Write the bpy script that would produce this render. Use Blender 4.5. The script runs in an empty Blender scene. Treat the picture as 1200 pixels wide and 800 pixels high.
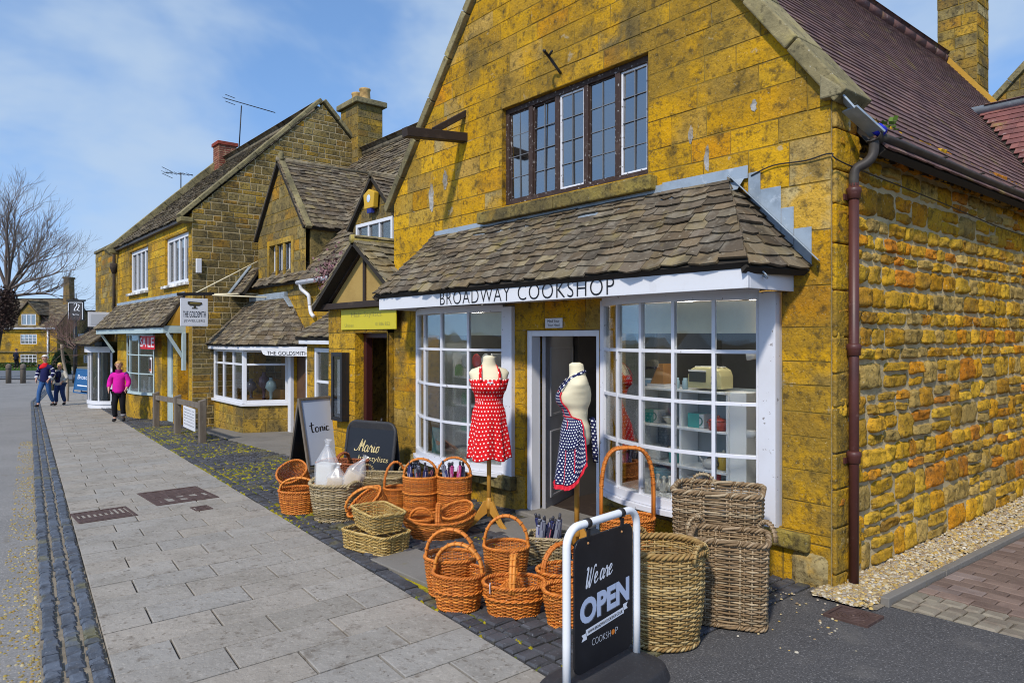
import bpy, math, random
from mathutils import Vector as V, Matrix, noise
R = math.radians
PI = math.pi
rnd = random.Random(7)
sc = bpy.context.scene
COL = sc.collection

# ------------------------------------------------------------------ site survey
# Metres.  +X runs up the street along the shop fronts, +Y runs into the buildings.
FOC, YAW, EYE, HOR = 830.0, R(39.7), 1.8, 395.0
FX, FYY = -math.cos(YAW), math.sin(YAW)
RX, RY = math.sin(YAW), math.cos(YAW)

def gz(x, y=0.0):
    """height of the street: falls gently away down the road, then levels out"""
    s = 0.028
    if x > 4: return s * 9
    if x > -28: return s * (x + 5)
    if x > -42:
        d = (-28 - x) / 14.0
        return s * (-23) - s * 14 * (d - d * d / 2)
    return s * (-23) - s * 7

def ray(px, py):
    r = (px - 600) / FOC
    return FX + r * RX, FYY + r * RY, (HOR - py) / FOC

def PY(px, py, y):
    a, b, c = ray(px, py); t = y / b
    return V((a * t, y, EYE + c * t))

def PX(px, py, x):
    a, b, c = ray(px, py); t = x / a
    return V((x, b * t, EYE + c * t))

def PG(px, py, h=0.0):
    a, b, c = ray(px, py)
    t = 1.0
    for _ in range(60):
        t = (gz(a * t) + h - EYE) / c
    return V((a * t, b * t, EYE + c * t))

def PD(px, py, t):
    a, b, c = ray(px, py)
    return V((a * t, b * t, EYE + c * t))

# ------------------------------------------------------------------ mesh builder
class MB:
    def __init__(s):
        s.v = []; s.f = []; s.m = []; s.s = []; s.t = []; s.uv = {}
    def add(s, verts, faces, m=0, smooth=False, tint=(1, 1, 1)):
        b = len(s.v)
        s.v.extend(verts)
        for f in faces:
            s.f.append([i + b for i in f]); s.m.append(m); s.s.append(smooth); s.t.append(tint)
        return b
    def quad(s, a, b, c, d, m=0, tint=(1, 1, 1)):
        s.add([a, b, c, d], [(0, 1, 2, 3)], m, False, tint)
    def hexa(s, p, m=0, tint=(1, 1, 1), smooth=False):
        """8 corners: bottom ring 0-3, top ring 4-7"""
        s.add(p, [(3, 2, 1, 0), (4, 5, 6, 7), (0, 1, 5, 4), (1, 2, 6, 5), (2, 3, 7, 6), (3, 0, 4, 7)], m, smooth, tint)
    def box(s, lo, hi, m=0, tint=(1, 1, 1)):
        x0, y0, z0 = lo; x1, y1, z1 = hi
        s.hexa([V((x0, y0, z0)), V((x1, y0, z0)), V((x1, y1, z0)), V((x0, y1, z0)),
                V((x0, y0, z1)), V((x1, y0, z1)), V((x1, y1, z1)), V((x0, y1, z1))], m, tint)
    def obox(s, o, u, v, w, m=0, tint=(1, 1, 1)):
        o, u, v, w = V(o), V(u), V(v), V(w)
        s.hexa([o, o + u, o + u + v, o + v, o + w, o + u + w, o + u + v + w, o + v + w], m, tint)
    def beam(s, a, b, w, h, m=0, tint=(1, 1, 1), up=(0, 0, 1)):
        """a bar of section w x h centred on the line a-b"""
        a, b = V(a), V(b); d = (b - a).normalized(); up = V(up)
        if abs(d.dot(up)) > .95: up = V((0, 1, 0))
        sd = d.cross(up).normalized() * w; u2 = sd.cross(d).normalized() * h
        s.obox(a - sd / 2 - u2 / 2, sd, b - a, u2, m, tint)
    def prism(s, poly, d, m=0, tint=(1, 1, 1)):
        n = len(poly); d = V(d); p = [V(q) for q in poly]
        vs = p + [q + d for q in p]
        fs = [tuple(reversed(range(n))), tuple(range(n, 2 * n))]
        fs += [(i, (i + 1) % n, n + (i + 1) % n, n + i) for i in range(n)]
        s.add(vs, fs, m, False, tint)
    def tube(s, path, r, sides=6, m=0, tint=(1, 1, 1), closed=False, smooth=True, cap=True):
        n = len(path); p = [V(q) for q in path]
        rr = r if hasattr(r, '__len__') else [r] * n
        vs = []; last = None
        for i in range(n):
            if closed: d = p[(i + 1) % n] - p[i - 1]
            else: d = p[min(i + 1, n - 1)] - p[max(i - 1, 0)]
            d = d.normalized() if d.length > 1e-9 else V((0, 0, 1))
            if last is None:
                a = d.orthogonal().normalized()
            else:
                a = last - d * last.dot(d)
                a = a.normalized() if a.length > 1e-6 else d.orthogonal().normalized()
            last = a; b = d.cross(a)
            for k in range(sides):
                an = 2 * PI * k / sides
                vs.append(p[i] + (a * math.cos(an) + b * math.sin(an)) * rr[i])
        fs = []
        for i in range(n if closed else n - 1):
            j = (i + 1) % n
            for k in range(sides):
                k2 = (k + 1) % sides
                fs.append((i * sides + k, i * sides + k2, j * sides + k2, j * sides + k))
        if not closed and cap:
            fs.append(tuple(reversed(range(sides)))); fs.append(tuple(range((n - 1) * sides, n * sides)))
        s.add(vs, fs, m, smooth, tint)
    def ring(s, path, nor, r, rz=None, sides=4, m=0, tint=(1, 1, 1)):
        """closed tube round a ring; nor = outward directions, the other axis is vertical"""
        rz = rz or r; n = len(path); vs = []; up = V((0, 0, 1))
        cs = [(math.cos(2 * PI * k / sides + .4), math.sin(2 * PI * k / sides + .4)) for k in range(sides)]
        for q, o in zip(path, nor):
            for c, d in cs: vs.append(q + o * (c * r) + up * (d * rz))
        fs = []
        for i in range(n):
            j = (i + 1) % n
            for k in range(sides):
                k2 = (k + 1) % sides
                fs.append((i * sides + k, j * sides + k, j * sides + k2, i * sides + k2))
        s.add(vs, fs, m, True, tint)
    def lathe(s, prof, o=(0, 0, 0), seg=20, m=0, tint=(1, 1, 1), smooth=True, sx=1, sy=1, cap=True):
        o = V(o); n = len(prof); vs = []; fs = []
        for r, z in prof:
            for k in range(seg):
                a = 2 * PI * k / seg
                vs.append(o + V((r * math.cos(a) * sx, r * math.sin(a) * sy, z)))
        for i in range(n - 1):
            for k in range(seg):
                k2 = (k + 1) % seg
                fs.append((i * seg + k, i * seg + k2, (i + 1) * seg + k2, (i + 1) * seg + k))
        if cap:
            fs.append(tuple(reversed(range(seg)))); fs.append(tuple(range((n - 1) * seg, n * seg)))
        s.add(vs, fs, m, smooth, tint)
    def ball(s, c, r, seg=12, m=0, tint=(1, 1, 1)):
        c = V(c); rr = V(r) if hasattr(r, '__len__') else V((r, r, r))
        vs = []; fs = []; h = seg // 2
        for i in range(h + 1):
            th = PI * (i + .002) / (h + .004)
            for k in range(seg):
                a = 2 * PI * k / seg
                vs.append(c + V((rr.x * math.sin(th) * math.cos(a), rr.y * math.sin(th) * math.sin(a), rr.z * math.cos(th))))
        for i in range(h):
            for k in range(seg):
                k2 = (k + 1) % seg
                fs.append((i * seg + k, (i + 1) * seg + k, (i + 1) * seg + k2, i * seg + k2))
        s.add(vs, fs, m, True, tint)
    def grid(s, fn, nu, nv, m=0, tint=(1, 1, 1), smooth=True, closed=False, uv=None):
        vs = []; fs = []
        for j in range(nv + 1):
            for i in range(nu if closed else nu + 1):
                vs.append(V(fn(i / nu, j / nv)))
        w = nu if closed else nu + 1
        for j in range(nv):
            for i in range(nu):
                i2 = (i + 1) % w if closed else i + 1
                fs.append((j * w + i, j * w + i2, (j + 1) * w + i2, (j + 1) * w + i))
        f0 = len(s.f)
        s.add(vs, fs, m, smooth, tint)
        if uv:
            for q, (j, i) in enumerate((j, i) for j in range(nv) for i in range(nu)):
                s.uv[f0 + q] = [uv(i / nu, j / nv), uv((i + 1) / nu, j / nv), uv((i + 1) / nu, (j + 1) / nv), uv(i / nu, (j + 1) / nv)]
    def xf(s, M):
        s.v = [M @ q for q in s.v]; return s
    def build(s, name, mats, parent=None, bevel=0.0, seg=2, solid=0.0, sub=0):
        me = bpy.data.meshes.new(name)
        me.from_pydata([tuple(q) for q in s.v], [], s.f)
        if not hasattr(mats, '__len__'): mats = [mats]
        for mm in mats: me.materials.append(mm)
        me.polygons.foreach_set('material_index', s.m)
        me.polygons.foreach_set('use_smooth', s.s)
        at = me.attributes.new('tint', 'FLOAT_COLOR', 'CORNER')
        buf = []
        for f, t in zip(s.f, s.t): buf.extend((t[0], t[1], t[2], 1.0) * len(f))
        at.data.foreach_set('color', buf)
        if s.uv:
            ul = me.uv_layers.new(name='UVMap'); k = 0; fl = [0.0] * (2 * len(me.loops))
            for i, f in enumerate(s.f):
                u = s.uv.get(i)
                for q in range(len(f)):
                    if u: fl[2 * (k + q)], fl[2 * (k + q) + 1] = u[q]
                k += len(f)
            ul.data.foreach_set('uv', fl)
        me.update()
        o = bpy.data.objects.new(name, me); COL.objects.link(o)
        if parent is not None: attach(o, parent)
        if solid:
            md = o.modifiers.new('Thickness', 'SOLIDIFY'); md.thickness = solid; md.offset = 0
        if bevel:
            md = o.modifiers.new('Bevel', 'BEVEL'); md.width = bevel; md.segments = seg
            md.limit_method = 'ANGLE'; md.angle_limit = R(40)
        if sub:
            md = o.modifiers.new('Subdivision', 'SUBSURF'); md.levels = sub; md.render_levels = sub
        return o

ORG = {}
def attach(o, parent):
    o.parent = parent
    o.matrix_parent_inverse = Matrix.Translation(-ORG.get(parent.name, V((0, 0, 0))))

def thing(name, label, cat, loc, group=None):
    o = bpy.data.objects.new(name, None); COL.objects.link(o)
    o.empty_display_size = .1; o.location = loc; ORG[o.name] = V(loc)
    o['label'] = label; o['category'] = cat
    if group: o['group'] = group
    return o

def tag(o, label, cat, group=None):
    o['label'] = label; o['category'] = cat
    if group: o['group'] = group
    return o

def struct(o, label=None, kind='structure', cat=None):
    o['kind'] = kind
    if label: o['label'] = label
    if cat: o['category'] = cat
    return o

def kids(o): return [c for c in COL.objects if c.parent == o]
def dup(o, loc, rotz=0.0, label=None, group=None):
    """copy of a thing with its parts and sub-parts"""
    r = o.copy(); COL.objects.link(r); r.location = loc; r.rotation_euler = (0, 0, rotz)
    if label: r['label'] = label
    if group: r['group'] = group
    for ch in kids(o):
        c = ch.copy(); COL.objects.link(c); c.parent = r; c.matrix_parent_inverse = ch.matrix_parent_inverse.copy()
        for g in kids(ch):
            d = g.copy(); COL.objects.link(d); d.parent = c; d.matrix_parent_inverse = g.matrix_parent_inverse.copy()
    return r

class FR:
    """a plane in space: origin, two in-plane axes and the outward normal"""
    def __init__(s, o, u, v, n):
        s.o, s.u, s.v, s.n = V(o), V(u).normalized(), V(v).normalized(), V(n).normalized()
    def p(s, a, b, c=0.0): return s.o + s.u * a + s.v * b + s.n * c

# ------------------------------------------------------------------ lettering
_tc = {}
def glyphs(txt, thin=0.0, space=1.0):
    key = (txt, thin, space)
    if key in _tc: return _tc[key]
    cu = bpy.data.curves.new('lettering', 'FONT'); cu.body = txt; cu.offset = thin; cu.space_character = space
    cu.resolution_u = 4
    ob = bpy.data.objects.new('lettering', cu); COL.objects.link(ob)
    dg = bpy.context.evaluated_depsgraph_get(); dg.update()
    me = bpy.data.meshes.new_from_object(ob.evaluated_get(dg))
    vs = [v.co.copy() for v in me.vertices]; fs = [tuple(p.vertices) for p in me.polygons]
    bpy.data.objects.remove(ob); bpy.data.curves.remove(cu); bpy.data.meshes.remove(me)
    x0 = min(v.x for v in vs); x1 = max(v.x for v in vs); y0 = min(v.y for v in vs); y1 = max(v.y for v in vs)
    _tc[key] = (vs, fs, x0, x1, y0, y1)
    return _tc[key]

def put_text(mb, txt, fr, x0, x1, y0, y1, lift=.003, m=0, tint=(1, 1, 1), thin=0.0, shear=0.0, space=1.0, ext=.002, warp=None):
    """fit a line of text into the box x0..x1, y0..y1 of plane fr, as thin raised letters"""
    vs, fs, a0, a1, b0, b1 = glyphs(txt, thin, space)
    def mp(v, c):
        x = x0 + (v.x - a0) / (a1 - a0) * (x1 - x0); y = y0 + (v.y - b0) / (b1 - b0) * (y1 - y0)
        x += shear * (y - y0)
        if warp: x, y = warp(x, y)
        return fr.p(x, y, c)
    mb.add([mp(v, lift) for v in vs], fs, m, False, tint)

def crom(pts, n=5):
    out = []
    P = [pts[0]] + list(pts) + [pts[-1]]
    for i in range(1, len(P) - 2):
        p0, p1, p2, p3 = (V((q[0], q[1], q[2] if len(q) > 2 else 0)) for q in P[i - 1:i + 3])
        for k in range(n):
            t = k / n
            out.append(.5 * ((2 * p1) + (p2 - p0) * t + (2 * p0 - 5 * p1 + 4 * p2 - p3) * t * t + (3 * p1 - p0 - 3 * p2 + p3) * t ** 3))
    q = P[-1]; out.append(V((q[0], q[1], q[2] if len(q) > 2 else 0)))
    return out

def put_strokes(mb, strokes, fr, ox, oy, sx, sy, w, lift=.003, m=0, tint=(1, 1, 1), slant=0.0):
    """brush lettering: each stroke is a smoothed ribbon; down strokes are heavier"""
    for st in strokes:
        pts = crom(st, 5)
        q = [(ox + sx * p.x + slant * sy * p.y, oy + sy * p.y) for p in pts]
        L, Rr = [], []
        for i in range(len(q)):
            a = q[max(i - 1, 0)]; b = q[min(i + 1, len(q) - 1)]
            dx, dy = b[0] - a[0], b[1] - a[1]; l = math.hypot(dx, dy) or 1
            ww = w * (.55 + .6 * max(0, -dy / l) + .15 * abs(dy / l)) * (.6 if i in (0, len(q) - 1) else 1)
            nx, ny = -dy / l * ww, dx / l * ww
            L.append(fr.p(q[i][0] + nx, q[i][1] + ny, lift)); Rr.append(fr.p(q[i][0] - nx, q[i][1] - ny, lift))
        n = len(q)
        mb.add(L + Rr, [(i, n + i, n + i + 1, i + 1) for i in range(n - 1)], m, False, tint)

# ------------------------------------------------------------------ materials
class NT:
    def __init__(s, name):
        s.mat = bpy.data.materials.new(name); s.mat.use_nodes = True
        s.nt = s.mat.node_tree; s.n = s.nt.nodes; s.l = s.nt.links
        s.b = s.n['Principled BSDF']; s.out = s.n['Material Output']
    def node(s, t, **k):
        x = s.n.new(t)
        for a, b in k.items(): setattr(x, a, b)
        return x
    def link(s, a, b): s.l.new(a, b)
    def coord(s, kind='Object', scale=None):
        tc = s.node('ShaderNodeTexCoord')
        if scale is None: return tc.outputs[kind]
        mp = s.node('ShaderNodeMapping'); mp.inputs['Scale'].default_value = scale
        s.link(tc.outputs[kind], mp.inputs['Vector']); return mp.outputs['Vector']
    def noise(s, scale, detail=4, rough=.55, vec=None, dist=0.0):
        n = s.node('ShaderNodeTexNoise'); n.inputs['Scale'].default_value = scale
        n.inputs['Detail'].default_value = detail; n.inputs['Roughness'].default_value = rough
        n.inputs['Distortion'].default_value = dist
        if vec is not None: s.link(vec, n.inputs['Vector'])
        return n.outputs['Fac']
    def ramp(s, fac, lo, hi, a=0.0, b=1.0):
        m = s.node('ShaderNodeMapRange'); m.inputs['From Min'].default_value = lo; m.inputs['From Max'].default_value = hi
        m.inputs['To Min'].default_value = a; m.inputs['To Max'].default_value = b
        s.link(fac, m.inputs['Value']); return m.outputs['Result']
    def math(s, op, a, b=None, c=None):
        m = s.node('ShaderNodeMath', operation=op)
        for i, x in enumerate((a, b, c)):
            if x is None: continue
            if isinstance(x, (int, float)): m.inputs[i].default_value = x
            else: s.link(x, m.inputs[i])
        return m.outputs[0]
    def mix(s, fac, a, b, mode='MIX'):
        m = s.node('ShaderNodeMix', data_type='RGBA', blend_type=mode)
        for sock, x in ((m.inputs[0], fac), (m.inputs[6], a), (m.inputs[7], b)):
            if isinstance(x, (int, float)): sock.default_value = x
            elif isinstance(x, tuple): sock.default_value = (x[0], x[1], x[2], 1)
            else: s.link(x, sock)
        return m.outputs[2]

def surf(name, base=None, layers=(), rough=.85, bump=(), spec=.3, metal=0.0, coat=0.0, scale=None, sheen=0.0):
    """base None takes the colour each stone, slate or strand carries; layers are (colour, noise scale, lo, hi, amount)"""
    t = NT(name); vec = t.coord('Object', scale)
    if base is None:
        at = t.node('ShaderNodeAttribute', attribute_name='tint'); col = at.outputs['Color']
    else:
        col = t.node('ShaderNodeRGB'); col.outputs[0].default_value = (*base, 1); col = col.outputs[0]
    for ly in layers:
        c, scl, lo, hi, amt = ly[:5]
        f = t.ramp(t.noise(scl, 6 if len(ly) < 6 else ly[5], .62, vec), lo, hi, 0, amt)
        col = t.mix(f, col, c)
    t.link(col, t.b.inputs['Base Color'])
    t.b.inputs['Roughness'].default_value = rough
    t.b.inputs['Specular IOR Level'].default_value = spec
    t.b.inputs['Metallic'].default_value = metal
    if coat: t.b.inputs['Coat Weight'].default_value = coat
    nor = None
    for scl, st, ds in bump:
        bp = t.node('ShaderNodeBump'); bp.inputs['Strength'].default_value = st; bp.inputs['Distance'].default_value = ds
        t.link(t.noise(scl, 6, .6, vec), bp.inputs['Height'])
        if nor is not None: t.link(nor, bp.inputs['Normal'])
        nor = bp.outputs['Normal']
    if nor is not None: t.link(nor, t.b.inputs['Normal'])
    return t.mat

M = {}
M['ashlar'] = surf('ashlar_stone', None, [((.52, .275, .008), 1.3, .38, .56, .55), ((.25, .155, .026), .55, .475, .585, .85), ((.13, .095, .038), .95, .515, .65, .85), ((.08, .058, .022), 4.2, .52, .68, .66), ((.58, .31, .006), 1.7, .51, .61, .74),
                   ((.04, .034, .02), 15, .53, .66, .7), ((.09, .06, .02), 48, .54, .66, .6), ((.40, .36, .27), 5, .66, .70, .6), ((.60, .50, .30), 60, .62, .68, .55)], .93, [(7, .5, .03), (28, .6, .014), (80, .6, .006)], .15)
M['ashlar2'] = surf('weathered_stone', None, [((.27, .19, .05), 1.6, .42, .6, .45), ((.115, .092, .045), .8, .40, .62, .78), ((.055, .046, .028), 5, .48, .66, .7), ((.42, .25, .03), 2.6, .57, .7, .45),
                    ((.04, .034, .022), 20, .52, .66, .7), ((.42, .38, .28), 34, .64, .69, .6)], .93, [(10, .5, .03), (40, .6, .012), (90, .5, .005)], .15)
M['rubble'] = surf('rubble_stone', None, [((.15, .105, .04), 2.4, .5, .68, .6), ((.06, .042, .018), 11, .50, .66, .65), ((.52, .29, .02), 5, .54, .68, .5), ((.05, .036, .018), 42, .54, .66, .65),
                   ((.58, .48, .30), 55, .62, .68, .5)], .95, [(16, .6, .03), (70, .5, .008)], .12)
M['mortar'] = surf('lime_mortar', (.52, .41, .23), [((.16, .13, .08), 4, .45, .7, .6), ((.45, .40, .3), 30, .55, .7, .4)], .95, [(60, .6, .01)], .1)
M['joint'] = surf('dark_joint', (.27, .18, .035), [((.07, .05, .02), 6, .42, .65, .7), ((.5, .45, .33), 3, .62, .68, .6)], .95, [(60, .5, .006)], .1)
M['slate'] = surf('stone_slate', None, [((.26, .235, .19), 7, .5, .7, .5), ((.05, .042, .032), 5, .47, .66, .75), ((.38, .34, .25), 24, .6, .68, .5), ((.3, .23, .06), 3.2, .58, .7, .4)],
                  .92, [(22, .6, .015), (70, .5, .006)], .15)
M['deck'] = surf('roof_batten', (.03, .025, .02), [], .95)
M['tile'] = surf('clay_tile', None, [((.055, .033, .035), 2.2, .45, .7, .6), ((.30, .24, .05), 3, .58, .70, .5), ((.36, .30, .28), 14, .60, .7, .5)], .8, [(30, .4, .006)], .3)
M['coping'] = surf('coping_stone', None, [((.10, .09, .055), 2.5, .4, .65, .8), ((.40, .33, .12), 6, .55, .7, .55), ((.04, .036, .025), 22, .55, .66, .6), ((.6, .57, .48), 30, .66, .7, .6)],
                   .95, [(12, .5, .03), (55, .5, .008)], .12)
M['white'] = surf('white_paint', (.68, .69, .73), [((.50, .48, .46), 6, .58, .75, .35), ((.60, .60, .64), 1.7, .5, .7, .35)], .42, [(40, .08, .004)], .4)
M['flaky'] = surf('flaking_white_paint', (.74, .75, .8), [((.12, .09, .06), 26, .6, .63, .9), ((.5, .5, .5), 4, .5, .7, .4)], .5, [(40, .2, .005)], .4)
M['bowpaint'] = surf('white_gloss_paint', (.66, .67, .72), [((.15, .12, .10), 22, .655, .675, .8), ((.55, .54, .56), 3, .5, .75, .4)], .4, [(40, .1, .004)], .4)
M['palepaint'] = surf('grey_blue_paint', (.42, .52, .53), [((.3, .36, .36), 5, .5, .7, .4)], .5, [(40, .08, .004)])
M['doorgrey'] = surf('grey_door_paint', (.34, .34, .36), [((.26, .26, .28), 3, .45, .7, .4)], .45, [(30, .06, .004)])
M['timber'] = surf('dark_timber', (.035, .024, .019), [((.10, .07, .05), 8, .55, .7, .5)], .7, [(30, .4, .006)], scale=(1, 1, 1))
M['oldframe'] = surf('peeling_brown_frame', (.045, .026, .02), [((.45, .42, .4), 34, .61, .64, .8), ((.12, .08, .06), 9, .5, .7, .4)], .6, [(30, .2, .004)])
M['weathered'] = surf('weathered_wood', (.17, .14, .11), [((.08, .06, .045), 7, .45, .7, .7), ((.30, .27, .22), 20, .58, .7, .4)], .85, [(40, .5, .006)], scale=(1, 1, .25))
M['pine'] = surf('varnished_wood', (.50, .25, .045), [((.36, .15, .02), 9, .45, .7, .5)], .4, [(40, .1, .003)], scale=(1, 1, .2))
M['lead'] = surf('lead_sheet', (.34, .40, .46), [((.16, .19, .22), 5, .45, .7, .6), ((.62, .66, .7), 14, .6, .7, .5)], .5, [(9, .3, .01)], .5, .25)
M['iron'] = surf('black_iron', (.022, .022, .024), [((.07, .04, .025), 14, .55, .7, .5)], .5, [(50, .2, .003)], .5, .3)
M['pipe'] = surf('red_brown_iron', (.085, .027, .022), [((.04, .016, .014), 5, .45, .7, .6), ((.22, .12, .1), 16, .62, .7, .4)], .45, [(30, .15, .003)], .45)
M['gutter'] = surf('dark_gutter', (.045, .038, .034), [((.10, .09, .07), 8, .5, .7, .5)], .55)
M['rust'] = surf('rusty_cast_iron', (.095, .058, .05), [((.06, .035, .03), 9, .45, .7, .7), ((.25, .17, .13), 30, .58, .7, .4)], .75, [(60, .4, .004)], .4, .2)
M['slab'] = surf('paving_slab', None, [((.20, .18, .15), 2.3, .46, .72, .6), ((.15, .125, .10), 7, .58, .68, .6), ((.12, .095, .07), 24, .58, .66, .6), ((.07, .06, .05), 11, .685, .70, .8), ((.46, .42, .37), 40, .56, .66, .45)], .85, [(4, .6, .03), (14, .5, .012), (45, .5, .006), (150, .3, .002)], .25)
M['slabjoint'] = surf('paving_joint', (.09, .08, .065), [((.2, .17, .07), 9, .55, .7, .6)], .95, [(80, .5, .006)])
M['sett'] = surf('granite_sett', None, [((.16, .165, .18), 14, .55, .7, .5), ((.03, .031, .036), 7, .46, .66, .7), ((.20, .17, .03), 2.1, .56, .66, .45), ((.33, .33, .36), 60, .62, .68, .4)], .62, [(26, .5, .012), (90, .4, .004)], .4)
M['moss'] = surf('mossy_joint', (.055, .05, .04), [((.42, .34, .012), 1.3, .36, .48, .95), ((.16, .22, .02), 3.5, .56, .66, .8), ((.03, .027, .02), 20, .5, .7, .5)], .95, [(45, .9, .02)], .1)
M['moss_tuft'] = surf('moss_tuft', None, [((.10, .12, .012), 30, .45, .65, .6)], .95, [(80, .9, .01)], .1)
M['sandjoint'] = surf('sandy_joint', (.25, .21, .16), [((.12, .10, .07), 12, .45, .7, .7), ((.4, .34, .2), 50, .55, .7, .5)], .95, [(70, .8, .01)])
M['road'] = surf('road_asphalt', (.235, .225, .215), [((.15, .145, .14), .7, .4, .7, .6), ((.40, .375, .35), 60, .52, .64, .7), ((.09, .085, .08), 80, .54, .66, .7), ((.16, .14, .11), 6, .6, .68, .5)], .9, [(140, .5, .005), (3, .2, .02)], .25)
M['tarmac'] = surf('dark_tarmac', (.085, .082, .083), [((.055, .054, .056), 1.3, .4, .7, .6), ((.24, .23, .225), 95, .55, .63, .75), ((.03, .03, .03), 70, .54, .66, .7), ((.15, .14, .13), 3.5, .58, .68, .4)], .88, [(110, .7, .006), (4, .2, .02)], .3)
M['concrete'] = surf('old_concrete', (.20, .185, .165), [((.13, .12, .105), 2, .45, .7, .6), ((.3, .28, .25), 50, .56, .7, .4), ((.2, .17, .05), 4, .62, .7, .4)], .9, [(60, .4, .005)], .25)
M['earth'] = surf('verge_ground', (.17, .15, .11), [((.09, .11, .04), .5, .45, .6, .7)], .95)
M['gravel'] = surf('pea_gravel', None, [((.2, .17, .12), 30, .5, .7, .5)], .8, [(90, .3, .004)], .3)
M['brickpave'] = surf('clay_paver', None, [((.09, .055, .045), 6, .45, .7, .5), ((.3, .2, .16), 50, .58, .7, .4)], .85, [(60, .4, .005)], .25)
M['brick'] = surf('red_brick', None, [((.07, .03, .022), 8, .45, .7, .6)], .9, [(40, .5, .008)], .15)
M['wicker'] = surf('wicker_strand', None, [((.16, .045, .01), 60, .54, .7, .45), ((.26, .075, .012), 9, .55, .72, .3), ((.60, .27, .08), 35, .58, .7, .35)], .58, [(160, .25, .002)], .45)
M['rattan'] = surf('rattan_strand', None, [((.09, .055, .025), 50, .52, .7, .5), ((.5, .38, .22), 30, .58, .7, .3)], .6, [(150, .35, .002)], .3)
M['cream'] = surf('calico_cloth', (.74, .66, .46), [((.62, .53, .35), 9, .5, .7, .35)], .85, [(300, .3, .001)], .2)
M['blackboard'] = surf('black_panel', (.012, .012, .015), [((.03, .03, .035), 3, .5, .75, .5)], .35, [], .45)
M['rubber'] = surf('black_plastic', (.03, .03, .034), [((.07, .07, .075), 60, .56, .66, .5), ((.06, .055, .05), 4, .5, .7, .4)], .6, [(90, .3, .004)], .4)
M['whitemetal'] = surf('white_powder_coat', (.80, .81, .83), [((.6, .6, .6), 9, .62, .72, .3)], .3, [], .5)
M['ink'] = surf('black_lettering', (.012, .012, .014), [], .5)
M['paper'] = surf('white_lettering', (.78, .80, .86), [], .6)
M['print'] = surf('printed_colour', None, [], .55)
M['cloth'] = surf('plain_cloth', None, [((.02, .02, .03), 40, .6, .75, .25)], .85, [(200, .3, .002), (14, .3, .012)], .2)
M['skin'] = surf('skin', (.56, .30, .21), [((.5, .22, .16), 20, .55, .7, .4)], .5, [], .4)
M['hair'] = surf('hair', None, [], .6, [(120, .6, .004)])
M['plaster'] = surf('interior_plaster', (.20, .19, .18), [((.14, .13, .12), 1.5, .45, .7, .5)], .9)
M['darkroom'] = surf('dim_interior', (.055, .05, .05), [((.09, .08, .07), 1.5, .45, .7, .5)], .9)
M['shelf'] = surf('painted_shelf', (.80, .82, .84), [], .5)
M['gloss'] = surf('glazed_ware', None, [], .18, [], .5)
M['render'] = surf('ochre_render', (.50, .29, .05), [((.38, .19, .02), 1.3, .45, .65, .7), ((.2, .15, .06), 4, .56, .72, .5)], .92, [(30, .4, .01)], .15)
M['cream_render'] = surf('cream_render', (.40, .27, .09), [((.28, .18, .06), 2, .45, .7, .6)], .92, [(30, .4, .01)], .15)
M['bark'] = surf('bark', (.045, .033, .026), [((.10, .08, .06), 6, .5, .7, .5)], .95, [(12, .8, .03)])
M['leaf'] = surf('leaf', None, [], .6, [], .3)
M['twig'] = surf('dry_twig', None, [], .85)
M['grass'] = surf('grass_blade', None, [], .7)
M['yellowsign'] = surf('yellow_sign_board', (.56, .47, .025), [((.45, .37, .02), 4, .5, .7, .4)], .45)
M['bag'] = surf('paper_packet', None, [], .35, [(20, .5, .01)], .5)

def glass_mat(name, tint, rough=.02, refl=1.0):
    t = NT(name); t.n.remove(t.b)
    tr = t.node('ShaderNodeBsdfTransparent'); tr.inputs['Color'].default_value = (*tint, 1)
    gl = t.node('ShaderNodeBsdfGlossy'); gl.inputs['Roughness'].default_value = rough; gl.inputs['Color'].default_value = (.86, .85, .83, 1)
    fr = t.node('ShaderNodeFresnel'); fr.inputs['IOR'].default_value = 1.52
    f = t.math('MULTIPLY', fr.outputs[0], .72 * refl)
    bp = t.node('ShaderNodeBump'); bp.inputs['Strength'].default_value = .04; bp.inputs['Distance'].default_value = .03
    t.link(t.noise(2.5, 2, .5, t.coord('Object')), bp.inputs['Height']); t.link(bp.outputs[0], gl.inputs['Normal'])
    mx = t.node('ShaderNodeMixShader'); t.link(f, mx.inputs[0]); t.link(tr.outputs[0], mx.inputs[1]); t.link(gl.outputs[0], mx.inputs[2])
    t.link(mx.outputs[0], t.out.inputs['Surface']); return t.mat
M['glass'] = glass_mat('window_glass', (.95, .97, .97))
M['darkglass'] = glass_mat('old_window_glass', (.66, .68, .68), .05, 10)
def film_mat():
    t = NT('cloudy_plastic'); t.n.remove(t.b)
    tr = t.node('ShaderNodeBsdfTransparent'); df = t.node('ShaderNodeBsdfDiffuse'); df.inputs['Color'].default_value = (.82, .82, .84, 1); gl = t.node('ShaderNodeBsdfGlossy'); gl.inputs['Roughness'].default_value = .25
    a = t.node('ShaderNodeMixShader'); a.inputs[0].default_value = .24; t.link(tr.outputs[0], a.inputs[1]); t.link(df.outputs[0], a.inputs[2])
    b = t.node('ShaderNodeMixShader'); b.inputs[0].default_value = .08; t.link(a.outputs[0], b.inputs[1]); t.link(gl.outputs[0], b.inputs[2]); t.link(b.outputs[0], t.out.inputs['Surface']); return t.mat
M['plasticbag'] = film_mat()

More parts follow.
